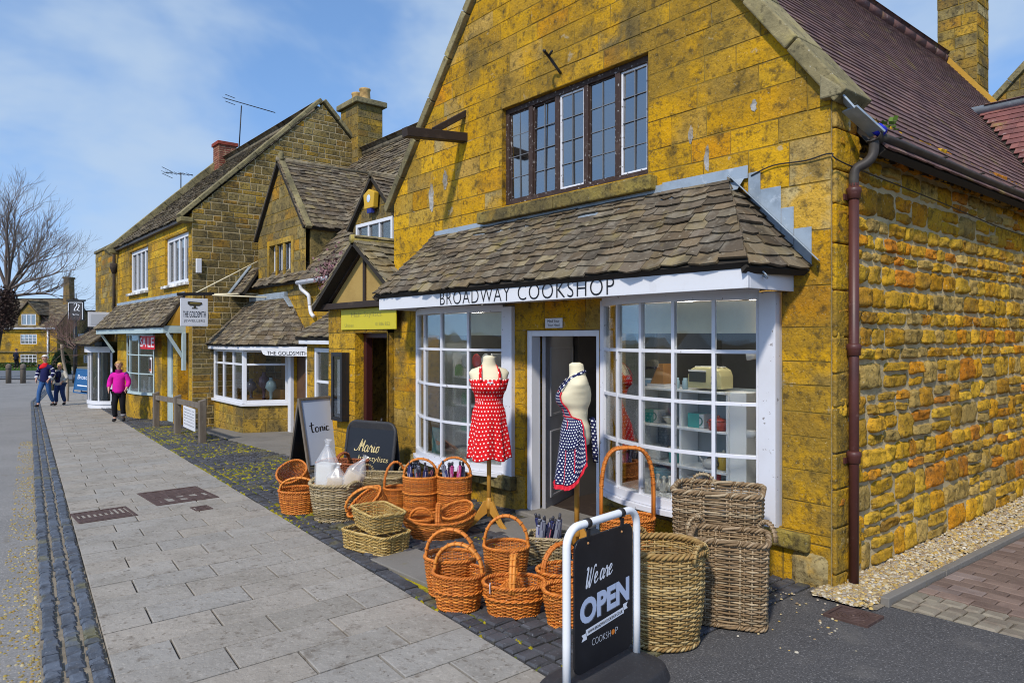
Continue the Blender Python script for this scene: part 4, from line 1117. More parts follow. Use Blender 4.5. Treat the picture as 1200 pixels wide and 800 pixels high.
mb_ = thing('menu_case', 'black framed glazed notice case on the porch pier', 'notice case', (-9.7, PYF, .8))
c = MB(); fm = FR((-9.60, PYF - .07, .60), (1, 0, 0), (0, 0, 1), (0, -1, 0)); frame_rect(c, fm, 0, 0, .34, .98, .055, .06); c.obox(fm.p(.0, .0, -.065), fm.u * .34, fm.v * .98, fm.n * .063)
c.build('case', M['iron'], mb_, bevel=.005)
c = MB(); c.obox(fm.p(.09, .10, .0), fm.u * .16, fm.v * .78, fm.n * .006); c.build('notice', M['paper'], mb_)
c = MB(); c.obox(fm.p(.055, .055, .045), fm.u * .23, fm.v * .87, fm.n * .004); c.build('pane', M['glass'], mb_)

# ================================================================== dormered cottage
ct = thing('dormered_cottage', 'stone cottage with two slate gabled dormers behind the slate roofed bay', 'cottage', (-13, 6.3, 0))
CYF = 6.2
fC = FR((-17.68, CYF, -.6), (1, 0, 0), (0, 0, 1), (0, -1, 0)); cx_ = lambda x: x + 17.68; cz_ = lambda z: z + .6
YEL = [(.55, .33, .03), (.52, .29, .025), (.50, .33, .05), (.46, .28, .05)]
w = MB()
stone_wall(w, fC, 9.48, cz_(3.05), [(cx_(-14.95), .25, cx_(-14.15), cz_(1.48)), (cx_(-17.3), cz_(.3), cx_(-15.25), cz_(1.5))], [], (.18, .3), (.3, .7), .004, .008, .01, YEL, 52, thick=.28)
w.build('front_wall', [M['ashlar'], M['joint']], ct)
w = MB()
D1 = (-17.0, -14.25, 4.18, 5.72); dm = (D1[0] + D1[1]) / 2; fD1 = FR((D1[0], CYF - .012, 2.7), (1, 0, 0), (0, 0, 1), (0, -1, 0)); dw = D1[1] - D1[0]; ss = (D1[3] - D1[2]) / (dw / 2)
stone_wall(w, fD1, dw, D1[3] - 2.7, [(-16.28 - D1[0], .26, -15.0 - D1[0], 1.20)], [(-ss, 1, D1[2] - 2.7), (ss, 1, D1[2] - 2.7 + ss * dw)], (.2, .3), (.3, .6), .004, .006, .01, WEATH, 53, thick=.2)
w.build('dormer_wall', [M['ashlar2'], M['joint']], ct); w = MB()
D2 = (-12.12, -10.46, 3.86, 4.62); dm2 = (D2[0] + D2[1]) / 2; fD2 = FR((D2[0], CYF - .012, 2.9), (1, 0, 0), (0, 0, 1), (0, -1, 0)); dw2 = D2[1] - D2[0]; s2 = (D2[3] - D2[2]) / (dw2 / 2)
stone_wall(w, fD2, dw2, D2[3] - 2.9, [(.16, .34, dw2 - .16, .98)], [(-s2, 1, D2[2] - 2.9), (s2, 1, D2[2] - 2.9 + s2 * dw2)], (.2, .3), (.3, .6), .004, .006, .01, WEATH, 54, thick=.2)
for xx in (D1[1] - .001, D1[0] + .001): w.prism([V((xx, CYF + .1, 3.1)), V((xx, CYF + .1, D1[2])), V((xx, 7.2, D1[2]))], (-.06 if xx > dm else .06, 0, 0), 0, (.3, .22, .08))
for xx in (D2[1] - .001, D2[0] + .001): w.prism([V((xx, CYF + .1, 3.1)), V((xx, CYF + .1, D2[2])), V((xx, 6.9, D2[2]))], (-.06 if xx > dm2 else .06, 0, 0), 0, (.3, .22, .08))
w.build('dormer_wall', [M['ashlar2'], M['joint']], ct)
zr = lambda y: 3.0 + (y - 6.05) * (6.75 - 3.0) / (9.2 - 6.05)
RF = MB()
slope((-17.66, 6.02, 2.98), (-8.2, 6.02, 2.98), (-17.66, 9.2, 6.75), (-8.2, 9.2, 6.75), .17, .11, mb=RF, seed=25, wr=(.16, .38), th=.022, jit=.02)
slope((-8.2, 12.4, 2.98), (-17.66, 12.4, 2.98), (-8.2, 9.2, 6.75), (-17.66, 9.2, 6.75), .4, .4, mb=RF, seed=26, wr=(.4, .6), th=.022)
RF.tube([(-17.66, 9.2, 6.77), (-8.2, 9.2, 6.77)], .09, 8, 0, (.2, .17, .12))
RF.build('main_roof', [M['slate'], M['deck']], ct)
for nm, (xa, xb, ze, za), xm, yb in (('dormer_roof', D1, dm, .12), ('dormer_roof', D2, dm2, .1)):
    r = MB(); e = .10; zt = za + .07; sl_ = (za - ze) / ((xb - xa) / 2); zl_ = ze - e * sl_ + .05
    y0 = CYF - .10; ye = 6.05 + (zl_ - 3.0) / 1.19 + .05; yr = 6.05 + (zt - 3.0) / 1.19 + .05
    slope((xb + e, y0, zl_), (xb + e, ye, zl_), (xm, y0, zt), (xm, yr, zt), .15, .10, mb=r, seed=int(30 + xm), wr=(.14, .3), th=.02, jit=.015)
    slope((xa - e, ye, zl_), (xa - e, y0, zl_), (xm, yr, zt), (xm, y0, zt), .15, .10, mb=r, seed=int(40 + xm), wr=(.14, .3), th=.02, jit=.015)
    r.tube([(xm, y0 - .01, zt + .01), (xm, yr, zt + .01)], .055, 8, 0, (.24, .2, .13))
    r.build(nm, [M['slate'], M['deck']], ct)
cpn = MB(); coping_run(cpn, (D1[0] - .12, CYF - .07, D1[2] - .10), (dm, CYF - .07, D1[3] + .04), .13, .06, 4, side=(0, 1, 0)); coping_run(cpn, (D1[1] + .12, CYF - .07, D1[2] - .10), (dm, CYF - .07, D1[3] + .04), .13, .06, 4, side=(0, 1, 0))
cpn.lathe([(.07, 0), (.09, .05), (.05, .08), (.08, .14), (.03, .2)], (dm, CYF, D1[3] + .06), 8, 0, (.3, .25, .12)); cpn.build('dormer_coping', M['coping'], ct)
mu = MB(); frame_rect(mu, fD1, .72 - .12, .14, 2.0 + .12, 1.32, .118, .05, -.03); 
for k in (1, 2): mu.obox(fD1.p(.72 + 1.28 * k / 3 - .045, .26, -.03), fD1.u * .09, fD1.v * .94, fD1.n * .045)
for i in range(len(mu.t)): mu.t[i] = (.44, .33, .10)
mu.build('stone_mullions', M['ashlar'], ct, bevel=.008)
for k in range(3):
    a = .72 + 1.28 * k / 3 + .05; casement(ct, 'dormer_window', fD1, a, .265, a + 1.28 / 3 - .10, 1.195, 1, 3, M['white'], M['darkglass'], .035, .012, .03, -.12)
casement(ct, 'dormer_window', fD2, .165, .345, dw2 - .165, .975, 3, 1, M['white'], M['glass'], .06, .04, .06, -.03)
gu = MB(); gu.tube([(-14.2, 5.98, 2.93), (-8.3, 5.98, 2.95)], .05, 8); gu.tube(crom([(-14.05, 5.98, 2.92), (-14.05, 6.0, 2.80), (-13.98, 6.06, 2.72), (-13.9, 6.1, 2.64), (-13.9, 6.12, 2.45)], 4), .04, 8)
gu.tube(crom([(-13.9, 6.12, 2.45), (-13.84, 6.12, 2.30), (-13.7, 6.12, 2.22)], 4), .04, 8); gu.build('gutter', M['white'], ct)
gu = MB(); gu.tube([(-13.05, 6.13, 1.75), (-13.05, 6.13, -.2)], .045, 8); gu.build('downpipe', M['white'], ct)
ab = MB(); ab.prism([V((-11.42, 6.15, 4.08)), V((-11.10, 6.15, 4.08)), V((-11.06, 6.15, 4.34)), V((-11.26, 6.15, 4.42)), V((-11.46, 6.15, 4.34))], (0, -.10, 0), 0, (.58, .35, .03)); al = ab.build('alarm_box', M['print'], None, bevel=.012)
tag(al, 'yellow burglar alarm box on the small dormer', 'alarm box')
ab = MB(); ab.ball((-11.26, 6.047, 4.25), (.07, .004, .07), 10, 0, (.55, .65, .8)); ab.box((-11.34, 6.06, 4.0), (-11.18, 6.12, 4.078), 0, (.02, .03, .2)); attach(ab.build('badge', M['print']), al)
# door of the jeweller under the bay roof
dd = MB(); dd.box((-14.94, CYF + .08, -.3), (-14.16, CYF + .12, 1.47)); d_ = dd.build('door', surf('brown_door', (.10, .05, .025), [((.05, .025, .012), 6, .45, .7, .6)], .5), ct)
dd = MB(); dd.box((-15.1, CYF - .06, -.3), (-14.95, CYF + .02, 1.5)); dd.box((-14.15, CYF - .06, -.3), (-14.03, CYF + .02, 1.5)); dd.build('door_frame', M['white'], ct, bevel=.005)
# bay window with hipped slate roof
by = MB()
B0, B1, B2, B3 = V((-17.62, CYF, 0)), V((-17.62, 5.35, 0)), V((-15.6, 5.35, 0)), V((-15.2, CYF, 0))
def wallrun(a, b, z0, z1, seed, mb):
    u = (b - a); f = FR(a + V((0, 0, z0)), u, (0, 0, 1), u.cross(V((0, 0, 1)))); stone_wall(mb, f, u.length, z1 - z0, [], [], (.2, .3), (.3, .6), .004, .008, .01, YEL, seed, thick=.15)
wallrun(B1, B2, -.6, .30, 55, by); wallrun(B2, B3, -.6, .30, 56, by)
by.build('bay_base', [M['ashlar2'], M['joint']], ct)
bf = MB(); gl = MB()
def bayside(a, b, cols):
    u = (b - a); f = FR(a + V((0, 0, .30)), u, (0, 0, 1), u.cross(V((0, 0, 1)))); Wb = u.length
    bf.obox(f.p(-.03, 0, -.08), f.u * (Wb + .06), f.v * .05, f.n * .14)
    frame_rect(bf, f, 0.0, .052, Wb, 1.24, .07, .07, -.06)
    bf.obox(f.p(.07, .88, -.055), f.u * (Wb - .14), f.v * .045, f.n * .055)
    for k in range(1, cols):
        x = Wb * k / cols; bf.obox(f.p(x - .03, .122, -.05), f.u * .06, f.v * .755, f.n * .052); bf.obox(f.p(x - .03, .927, -.05), f.u * .06, f.v * .24, f.n * .052)
    gl.obox(f.p(.06, .11, -.03), f.u * (Wb - .12), f.v * 1.07, f.n * .004)
bayside(B1, B2, 3); bayside(B2, B3, 1)
bw_ = bf.build('bay_window', M['white'], ct, bevel=.005); attach(gl.build('pane', M['glass']), bw_)
di = MB(); di.prism([B0 + V((.1, .5, .36)), B1 + V((.1, .1, .36)), B2 + V((-.1, .1, .36)), B3 + V((-.1, .5, .36))], (0, 0, .03), 0, (.45, .22, .05))
di.box((-17.4, 6.9, .0), (-15.0, 6.95, 1.6), 0, (.34, .17, .04)); di.box((-16.9, 6.3, .36), (-16.5, 6.6, .8), 0, (.40, .20, .04)); di.box((-16.2, 6.2, .36), (-15.6, 6.5, .62), 0, (.42, .2, .04)); attach(di.build('display_plinth', M['print']), bw_)
di = MB()
for k, (x, y, h, tn) in enumerate(((-16.0, 5.95, .62, (.10, .04, .06)), (-15.7, 6.0, .5, (.35, .45, .45)), (-16.4, 5.8, .45, (.12, .10, .12)))):
    di.lathe([(.05, 0), (.03, .05), (.04, h * .35), (.13, h * .55), (.10, h * .8), (.04, h * .9), (.045, h)], (x, y, .39), 12, 0, tn)
attach(di.build('necklace_bust', M['gloss']), bw_)
ro = MB(); T0, T1 = V((-17.45, 6.19, 2.72)), V((-15.25, 6.19, 2.72)); E0, E1, E2 = V((-17.66, 5.16, 1.64)), V((-15.42, 5.16, 1.64)), V((-13.85, 6.17, 1.64))
slope(E0, E1, T0, T1, .12, .085, mb=ro, seed=57, wr=(.12, .26), th=.017); slope(E1, E2, T1, T1 + V((.01, 0, 0)), .12, .085, mb=ro, seed=58, wr=(.12, .26), th=.017)
ro.build('bay_roof', [M['slate'], M['deck']], ct)
ldm = MB(); ldm.box((-17.4, 6.10, 2.66), (-15.2, 6.185, 2.80)); ldm.beam((-15.27, 6.14, 2.74), (-14.9, 6.17, 2.46), .16, .02); ldm.build('bay_lead', M['lead'], ct, bevel=.004)
fb = MB()
def board(a, b, z0, z1, t):
    u = (b - a).normalized(); n = u.cross(V((0, 0, 1))); fb.obox(a + V((0, 0, z0)), b - a, -n * t, V((0, 0, z1 - z0)))
board(V((-17.64, 5.21, 0)), V((-15.44, 5.21, 0)), 1.525, 1.645, .03); board(V((-15.44, 5.21, 0)), V((-13.9, 6.19, 0)), 1.525, 1.645, .03)
fb.prism([V((-17.6, 5.25, 1.56)), V((-15.5, 5.25, 1.56)), V((-14.1, 6.18, 1.56)), V((-17.6, 6.18, 1.56))], (0, 0, .02))
fbo = fb.build('bay_fascia', M['white'], ct, bevel=.004)
vl = MB(); u = V((1.54, .98, 0)).normalized(); fv = FR((-15.44, 5.21, 1.40), u, (0, 0, 1), u.cross(V((0, 0, 1))))
vl.prism([fv.p(x, y, -.03) for x, y in ((.55, .125), (.60, .04), (.68, .012), (1.72, .0), (1.78, .125))], fv.n * .028); vo = vl.build('name_board', M['white'], None, bevel=.003); attach(vo, ct)
tx = MB(); put_text(tx, 'THE GOLDSMITH', fv, .70, 1.70, .025, .105, .003); attach(tx.build('lettering', M['ink']), vo)
tx = MB(); ff = FR((-17.64, 5.21, 1.525), (1, 0, 0), (0, 0, 1), (0, -1, 0)); put_text(tx, 'THE GOLDSMITH JEWELLERS', ff, .5, 1.9, .03, .09, .003, tint=(.35, .35, .38), thin=-.01); attach(tx.build('lettering', M['print']), fbo)
# slate lean-to in the corner, and the glazed lean-to left of the porch
ln = MB(); slope((-17.6, 5.72, 2.82), (-16.75, 5.72, 2.82), (-17.6, 6.19, 3.45), (-17.0, 6.19, 3.45), .14, .1, mb=ln, seed=59, wr=(.14, .28), th=.02); ln.build('lean_to_roof', [M['slate'], M['deck']], ct)
ln = MB(); ln.obox((-17.64, 5.68, 2.84), (0, .52, .70), (.16, 0, 0), (0, -.02, .02)); ln.build('lean_to_lead', M['lead'], ct, bevel=.004)
ex_ = MB(); fE = FR((-12.15, 5.3, -.6), (1, 0, 0), (0, 0, 1), (0, -1, 0))
stone_wall(ex_, fE, 2.17, 2.33, [(.30, 1.03, 1.50, 2.22)], [], (.2, .3), (.3, .6), .004, .008, .01, YEL, 60, thick=.2)
ex_.box((-12.14, 5.51, -.6), (-11.9, 6.19, 1.7), 0, (.5, .32, .05)); ex_.build('lean_to_wall', [M['ashlar'], M['joint']], ct)
casement(ct, 'lean_to_window', fE, .31, 1.04, 1.49, 2.21, 2, 2, M['white'], M['glass'], .07, .045, .06, -.06, .05)
ln = MB(); slope((-12.3, 5.12, 1.80), (-9.98, 5.12, 1.80), (-12.1, 6.19, 2.55), (-9.98, 6.19, 2.55), .13, .09, mb=ln, seed=63, wr=(.13, .28), th=.018); ln.build('lean_to_roof', [M['slate'], M['deck']], ct)
ln = MB(); ln.box((-12.2, 5.16, 1.68), (-9.98, 5.19, 1.80)); ln.build('lean_to_fascia', M['white'], ct, bevel=.004)
# chimney with two pots
ck = thing('cottage_chimney', 'stone chimney stack with two buff pots behind the big gable', 'chimney', (-17.8, 9.4, 6))
c = MB(); X0c, X1c, Y0c, Y1c = -18.35, -17.35, 9.0, 9.75
for o, u, n, wd in (((X0c, Y0c, 5.5), (1, 0, 0), (0, -1, 0), 1.0), ((X1c, Y0c, 5.5), (0, 1, 0), (1, 0, 0), .75), ((X0c, Y1c, 5.5), (0, -1, 0), (-1, 0, 0), .75)):
    stone_wall(c, FR(o, u, (0, 0, 1), n), wd, 2.62, [], [], (.2, .3), (.25, .45), .004, .006, .01, WEATH, int(60 + wd * 10), thick=.1)
c.build('stack', [M['ashlar2'], M['joint']], ck)
c = MB(); c.box((X0c - .1, Y0c - .1, 8.12), (X1c + .1, Y1c + .1, 8.27), 0, (.26, .22, .12)); c.build('chimney_cap', M['coping'], ck, bevel=.02)
for k in (0, 1):
    c = MB(); c.lathe([(.17, 0), (.16, .05), (.14, .30), (.16, .33), (.16, .37), (.12, .37)], (-18.1 + .45 * k, 9.37, 8.27), 12, 0, (.50, .33, .13)); c.build('chimney_pot', M['brick'], ck)

# ================================================================== jeweller's tall gabled house
gh = thing('jewellers_house', 'tall stone house with big side gable and slate canopied shopfront', 'house', (-22, 6, 0))
GX0, GX1, GY, GR, GZ0, GZ1 = -26.05, -17.7, 4.87, 8.15, 4.78, 7.98
fG = FR((GX0, GY, -.9), (1, 0, 0), (0, 0, 1), (0, -1, 0)); gx = lambda x: x - GX0; gzz = lambda z: z + .9
holes = [(gx(-24.28), gzz(3.12), gx(-21.95), gzz(4.40)), (gx(-20.12), gzz(3.12), gx(-17.98), gzz(4.36)),
         (gx(-24.1), gzz(.22), gx(-21.2), gzz(1.9)), (gx(-20.42), .3, gx(-19.35), gzz(1.9)), (gx(-18.93), .3, gx(-17.95), gzz(1.9))]
w = MB(); stone_wall(w, fG, GX1 - GX0, gzz(4.74), holes, [], (.2, .32), (.35, .8), .004, .006, .01, [(.52, .29, .02), (.50, .32, .03), (.55, .35, .03), (.46, .26, .03)], 64, thick=.28)
w.build('front_wall', [M['ashlar'], M['joint']], gh)
fGs = FR((GX1, GY, -.9), (0, 1, 0), (0, 0, 1), (1, 0, 0)); Wg = 2 * (GR - GY); sg_ = (GZ1 - GZ0) / (GR - GY)
w = MB(); stone_wall(w, fGs, Wg, gzz(GZ1), [], [(-sg_, 1, gzz(GZ0)), (sg_, 1, gzz(GZ0) + sg_ * Wg)], (.10, .22), (.15, .5), .006, .010, .012, WEATH, 65, thick=.28)
w.build('gable_wall', [M['ashlar2'], M['mortar']], gh)
r = MB(); slope((GX0, GY - .14, 4.66), (GX1 - .26, GY - .14, 4.66), (GX0, GR, 7.90), (GX1 - .26, GR, 7.90), .19, .12, mb=r, seed=66, wr=(.18, .4), th=.024, jit=.02)
slope((GX1 - .26, 2 * GR - GY + .1, 4.66), (GX0, 2 * GR - GY + .1, 4.66), (GX1 - .26, GR, 7.90), (GX0, GR, 7.90), .5, .4, mb=r, seed=67, wr=(.4, .7), th=.024)
r.tube([(GX0, GR, 7.93), (GX1 - .3, GR, 7.93)], .09, 8, 0, (.22, .18, .12)); r.build('roof', [M['slate'], M['deck']], gh)
c = MB()
for xx in (GX1 + .05, GX0 + .22):
    c = MB(); tk = .10 if xx > -20 else .26; dz_ = .17 if xx > -20 else .34; coping_run(c, (xx, GY - .22, GZ0 - dz_), (xx, GR, GZ1 + .25 - dz_), .32, tk, 8, side=(-1, 0, 0), seed=int(xx * 9)); coping_run(c, (xx, 2 * GR - GY + .22, GZ0 - dz_), (xx, GR, GZ1 + .25 - dz_), .32, tk, 8, side=(-1, 0, 0), seed=int(xx * 7))
    c.box((xx - .34, GY - .27, GZ0 - .27), (xx + .02, GY + .02, GZ0 - .16), 0, (.28, .23, .1)); c.build('gable_coping', M['coping'], gh, bevel=.015)
c = MB(); c.box((GX0 + .1, GY - .12, 4.58), (GX1 - .3, GY - .01, 4.66)); c.build('eaves_gutter', M['gutter'], gh)
for (a, b, zt) in ((-24.28, -21.95, 4.40), (-20.12, -17.98, 4.36)):
    casement(gh, 'upper_window', fG, gx(a) + .004, gzz(3.12) + .004, gx(b) - .004, gzz(zt) - .004, 4, 1, M['white'], M['glass'], .10, .08, .07, -.13, .10)
vt = MB(); vt.box((GX1 + .002, 4.95, 3.32), (GX1 + .08, 5.07, 3.66)); vt.build('meter_box', M['white'], gh, bevel=.01)
# shop canopy
r = MB(); slope((-26.75, 4.30, 2.07), (-18.15, 4.30, 2.07), (-26.0, GY - .01, 2.82), (-18.25, GY - .01, 2.82), .13, .095, mb=r, seed=68, wr=(.14, .32), th=.02, jit=.015); r.build('canopy_roof', [M['slate'], M['deck']], gh)
c = MB(); c.box((-26.7, 4.36, 1.90), (-18.2, 4.40, 2.07)); c.box((-18.24, 4.40, 1.90), (-18.2, GY - .002, 2.07)); c.box((-26.7, 4.42, 1.93), (-18.25, GY - .002, 1.945)); c.build('canopy_fascia', M['palepaint'], gh, bevel=.004)
c = MB(); c.prism([V((-18.25, 4.44, 2.08)), V((-18.25, GY - .004, 2.08)), V((-18.25, GY - .004, 2.76))], (.04, 0, 0), 0, (.42, .28, .05)); c.build('canopy_cheek', M['render'], gh)
c = MB(); c.box((-18.26, GY - .09, 1.0), (-18.16, GY - .003, 1.9)); c.beam((-18.21, 4.45, 1.89), (-18.21, GY - .06, 1.30), .07, .07); c.build('canopy_bracket', M['palepaint'], gh, bevel=.005); c = MB(); c.beam((-26.3, 4.45, 1.89), (-26.3, GY - .06, 1.30), .07, .07); c.build('canopy_bracket', M['palepaint'], gh, bevel=.005)
c = MB(); c.obox((-26.0, GY - .03, 2.80), (7.75, 0, 0), (0, .025, 0), (0, 0, .10)); c.build('canopy_lead', M['lead'], gh)
# bowed shop window
def arc2(t):
    ch, sag = 1.45, .30; Rr = (ch * ch + sag * sag) / (2 * sag); a = -math.asin(ch / Rr) * (1 - 2 * t); o = V((math.sin(a), -math.cos(a), 0)); return V((-22.65, GY - .02 - sag + Rr, 0)) + o * Rr, o
PP = [arc2(i / 16) for i in range(17)]; pts = [p for p, o in PP]; outs = [o for p, o in PP]
f = MB(); sweep(f, pts, outs, -.05, .06, .20, .27); sweep(f, pts, outs, -.05, .03, 1.84, 1.92)
for z in (.78, 1.30): sweep(f, pts, outs, -.03, .012, z - .015, z + .015)
for k in range(5):
    p, o = arc2(k / 4); tg = V((-o.y, o.x, 0)); f.obox(p - o * .034 - tg * .02 + V((0, 0, .26)), tg * .04, o * .05, V((0, 0, 1.6)))
sw_ = f.build('shop_window', M['palepaint'], gh, bevel=.004)
g_ = MB(); sweep(g_, pts, outs, -.015, -.011, .26, 1.85); attach(g_.build('pane', M['glass']), sw_)
b_ = MB(); sweep(b_, pts, outs, -.10, .02, -.9, .20, 0, (.50, .30, .03)); b_.build('shop_window_base', M['ashlar'], gh)
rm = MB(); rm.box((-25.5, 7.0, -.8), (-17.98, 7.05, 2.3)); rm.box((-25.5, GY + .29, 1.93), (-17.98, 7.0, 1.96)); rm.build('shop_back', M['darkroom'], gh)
rm = MB(); rm.prism([V((q.x, q.y, .2)) for q in [p - o * .06 for p, o in PP]] + [V((-21.2, GY + .8, .2)), V((-24.1, GY + .8, .2))], (0, 0, .04)); 
for x, h in ((-23.6, .5), (-23.0, .3), (-22.4, .42), (-21.8, .55)): rm.box((x, GY + .1, .24), (x + .25, GY + .3, .24 + h))
attach(rm.build('display_shelf', M['shelf']), sw_)
dr = MB(); dr.box((-20.38, GY + .12, -.7), (-20.0, GY + .17, 1.88)); dr.box((-19.78, GY + .12, -.7), (-19.4, GY + .17, 1.88)); dr.box((-20.0, GY + .13, -.7), (-19.78, GY + .16, .3)); dr.build('shop_door', M['palepaint'], gh, bevel=.005)
dr = MB(); dr.box((-18.9, GY + .25, -.7), (-17.98, GY + .27, 1.88), 0, (.25, .13, .02)); dr.build('side_passage_door', M['render'], gh)
ss_ = MB(); tx = MB()
sx_ = PY(164, 400, 4.66).x; sw2 = (PY(181.5, 400, 4.66).x - sx_) / 2 - .02
fs_ = FR((sx_, 4.66, PY(172, 409, 4.66).z), (1, 0, 0), (0, 0, 1), (0, -1, 0))
for k, s in enumerate(('SA', 'LE')):
    ss_.obox(fs_.p(k * (sw2 + .04), 0, 0), fs_.u * sw2, fs_.v * .36, fs_.n * .008, 0, (.55, .01, .02)); put_text(tx, s, fs_, k * (sw2 + .04) + .08, k * (sw2 + .04) + sw2 - .08, .06, .31, .010)
so_ = ss_.build('sale_sign', M['print'], None); tag(so_, 'red sale sign in two halves inside the jeweller window', 'sign'); attach(tx.build('lettering', M['paper']), so_)
pp = MB(); pp.box((-21.55, GY - .08, .82), (-21.18, GY - .07, 1.25), 0, (.75, .75, .78)); po_ = pp.build('window_poster', M['print'], None); tag(po_, 'small framed poster in the right side of the jeweller window', 'poster')
pp = MB(); pp.box((-21.50, GY - .086, .90), (-21.23, GY - .081, 1.18), 0, (.06, .03, .04)); pp.box((-21.50, GY - .087, .87), (-21.23, GY - .082, .93), 0, (.6, .15, .05)); attach(pp.build('picture', M['print']), po_)
# brick chimney and aerials
bc = thing('brick_chimney', 'short red brick chimney at the far end of the tall roof', 'chimney', (-25.6, GR, 7.5))
c = MB(); stone_wall(c, FR((-25.95, GR - .30, 7.2), (1, 0, 0), (0, 0, 1), (0, -1, 0)), .62, 1.28, [], [], (.07, .075), (.2, .22), .004, .004, .004, [(.24, .07, .045), (.20, .055, .04), (.27, .09, .055)], 69, thick=.1)
stone_wall(c, FR((-25.33, GR - .30, 7.2), (0, 1, 0), (0, 0, 1), (1, 0, 0)), .6, 1.28, [], [], (.07, .075), (.2, .22), .004, .004, .004, [(.24, .07, .045), (.20, .055, .04), (.27, .09, .055)], 70, thick=.1)
c.build('stack', [M['brick'], M['mortar']], bc)
c = MB(); c.box((-26.0, GR - .35, 8.48), (-25.28, GR + .35, 8.60), 0, (.28, .06, .04)); c.build('chimney_cap', M['brick'], bc, bevel=.01)
def aerial(name, label, foot, top, boom0, boom1, n, el):
    t = thing(name, label, 'aerial', foot); m_ = MB(); m_.tube([foot, top], .022, 6); m_.build('mast', M['iron'], t)
    b_ = MB(); b_.tube([boom0, boom1], .015, 5); d = (V(boom1) - V(boom0)); sd_ = d.cross(V((0, 0, 1))).normalized()
    for k in range(n):
        p = V(boom0) + d * (k + .3) / n; b_.tube([p - sd_ * el, p + sd_ * el], .007, 4)
    p = V(boom0) + d * .12; b_.tube([p - sd_ * el * 1.4 + V((0, 0, .12)), p + sd_ * el * 1.4 + V((0, 0, .12))], .012, 4); b_.tube([p - sd_ * el * 1.4 - V((0, 0, .12)), p + sd_ * el * 1.4 - V((0, 0, .12))], .012, 4)
    b_.build('boom', M['iron'], t)
aerial('tv_aerial', 'tall thin television aerial beside the brick chimney', PD(280, 176, 25.2), PD(283, 124, 25.2), PD(263, 115, 25.6), PD(322, 132, 24.6), 14, .16)
aerial('tv_aerial', 'small television aerial behind the lower end of the tall roof', PD(212, 222, 27.5), PD(212, 202, 27.5), PD(192, 202, 27.5), PD(226, 205, 27.5), 7, .3)

# hanging sign of the jeweller on its pole
hs_ = thing('hanging_sign', 'square white hanging sign with a cup over the jeweller fence', 'sign', (-17.0, 4.7, 2.0))
s = MB(); s.box((-17.02, 4.43, 2.05), (-16.98, 5.02, 2.68)); s_o = s.build('board', M['white'], hs_, bevel=.006)
fh = FR((-16.98, 4.43, 2.05), (0, 1, 0), (0, 0, 1), (1, 0, 0)); tx = MB()
put_text(tx, 'THE GOLDSMITH', fh, .05, .54, .20, .34, .003); put_text(tx, 'JEWELLERS', fh, .07, .52, .08, .15, .003, thin=-.012); attach(tx.build('lettering', M['ink'], None), s_o)
lg = MB(); 
for pl_ in ([(.15, .55), (.17, .56), (.45, .545), (.47, .50), (.40, .46), (.20, .46), (.15, .50)], [(.27, .46), (.33, .46), (.32, .42), (.28, .42)], [(.24, .42), (.36, .42), (.36, .395), (.24, .395)]):
    lg.add([fh.p(x, y, .004) for x, y in reversed(pl_)], [tuple(range(len(pl_)))], 0, False, (.05, .045, .03))
lg.add([fh.p(x, y, .006) for x, y in reversed([(.20, .535), (.43, .525), (.42, .51), (.20, .51)])], [(0, 1, 2, 3)], 0, False, (.30, .22, .05)); attach(lg.build('emblem', M['print']), s_o)
s = MB(); s.beam((-17.0, 4.36, 2.76), (-17.0, 5.15, 2.80), .05, .07); s.tube([(-17.0, 4.5, 2.68), (-17.0, 4.5, 2.74)], .01, 5); s.tube([(-17.0, 4.95, 2.68), (-17.0, 4.95, 2.76)], .01, 5); s.build('bracket', M['iron'], hs_)
s = MB(); s.tube([(-17.0, 5.15, 2.79), (-16.95, 6.18, 2.84)], .022, 6); s.tube([(-17.0, 5.1, 2.77), (-16.2, 6.18, 2.72)], .016, 6); s.tube([(-17.0, 4.75, 2.80), (-17.0, 6.17, 3.62)], .016, 5); s.build('stay', M['cream'], hs_)

# post and rail fence with a notice
fn = thing('rail_fence', 'short weathered timber post and rail fence before the jeweller shop', 'fence', (-17, 4.35, gz(-17)))
pp_ = [PG(183, 500), PG(208, 508), PG(237, 519)]
for q in pp_:
    p = MB(); h = .86; p.hexa([V((q.x + a * .065, q.y + b * .065, gz(q.x) + z)) for z, k in ((-.2, 1),) for a, b in ((-1, -1), (1, -1), (1, 1), (-1, 1))] + [V((q.x + a * .065, q.y + b * .065, gz(q.x) + h - (.04 if b < 0 else 0))) for a, b in ((-1, -1), (1, -1), (1, 1), (-1, 1))])
    p.build('post', M['weathered'], fn, bevel=.008)
p = MB()
for a, b in zip(pp_, pp_[1:]): p.beam(V((a.x + .066, a.y, gz(a.x) + .72)), V((b.x - .066, b.y, gz(b.x) + .72)), .07, .11)
p.build('rail', M['weathered'], fn, bevel=.006)
a, b = pp_[1], pp_[2]; n0 = a.lerp(b, .44); n1 = a.lerp(b, .90)
nb = thing('fence_notice', 'white printed notice sheet hung below the fence rail', 'notice', (n0.x, n0.y, gz(n0.x) + .2))
u = (n1 - n0); u.z = 0; fnn = FR(V((n0.x, n0.y - .075, gz(n0.x) + .24)), u, (0, 0, 1), u.cross(V((0, 0, 1)))); s = MB(); s.obox(fnn.p(0, 0, 0), fnn.u * u.length, fnn.v * .44, fnn.n * .012); so_ = s.build('sheet', M['white'], nb)
tx = MB()
for k in range(6): put_text(tx, ['Customers are', 'welcome to use', 'the forecourt', 'please ask in', 'the shop for', 'assistance'][k], fnn, .08, u.length - .08, .37 - k * .06, .40 - k * .06, .014, tint=(.1, .1, .12))
attach(tx.build('lettering', M['print']), so_)
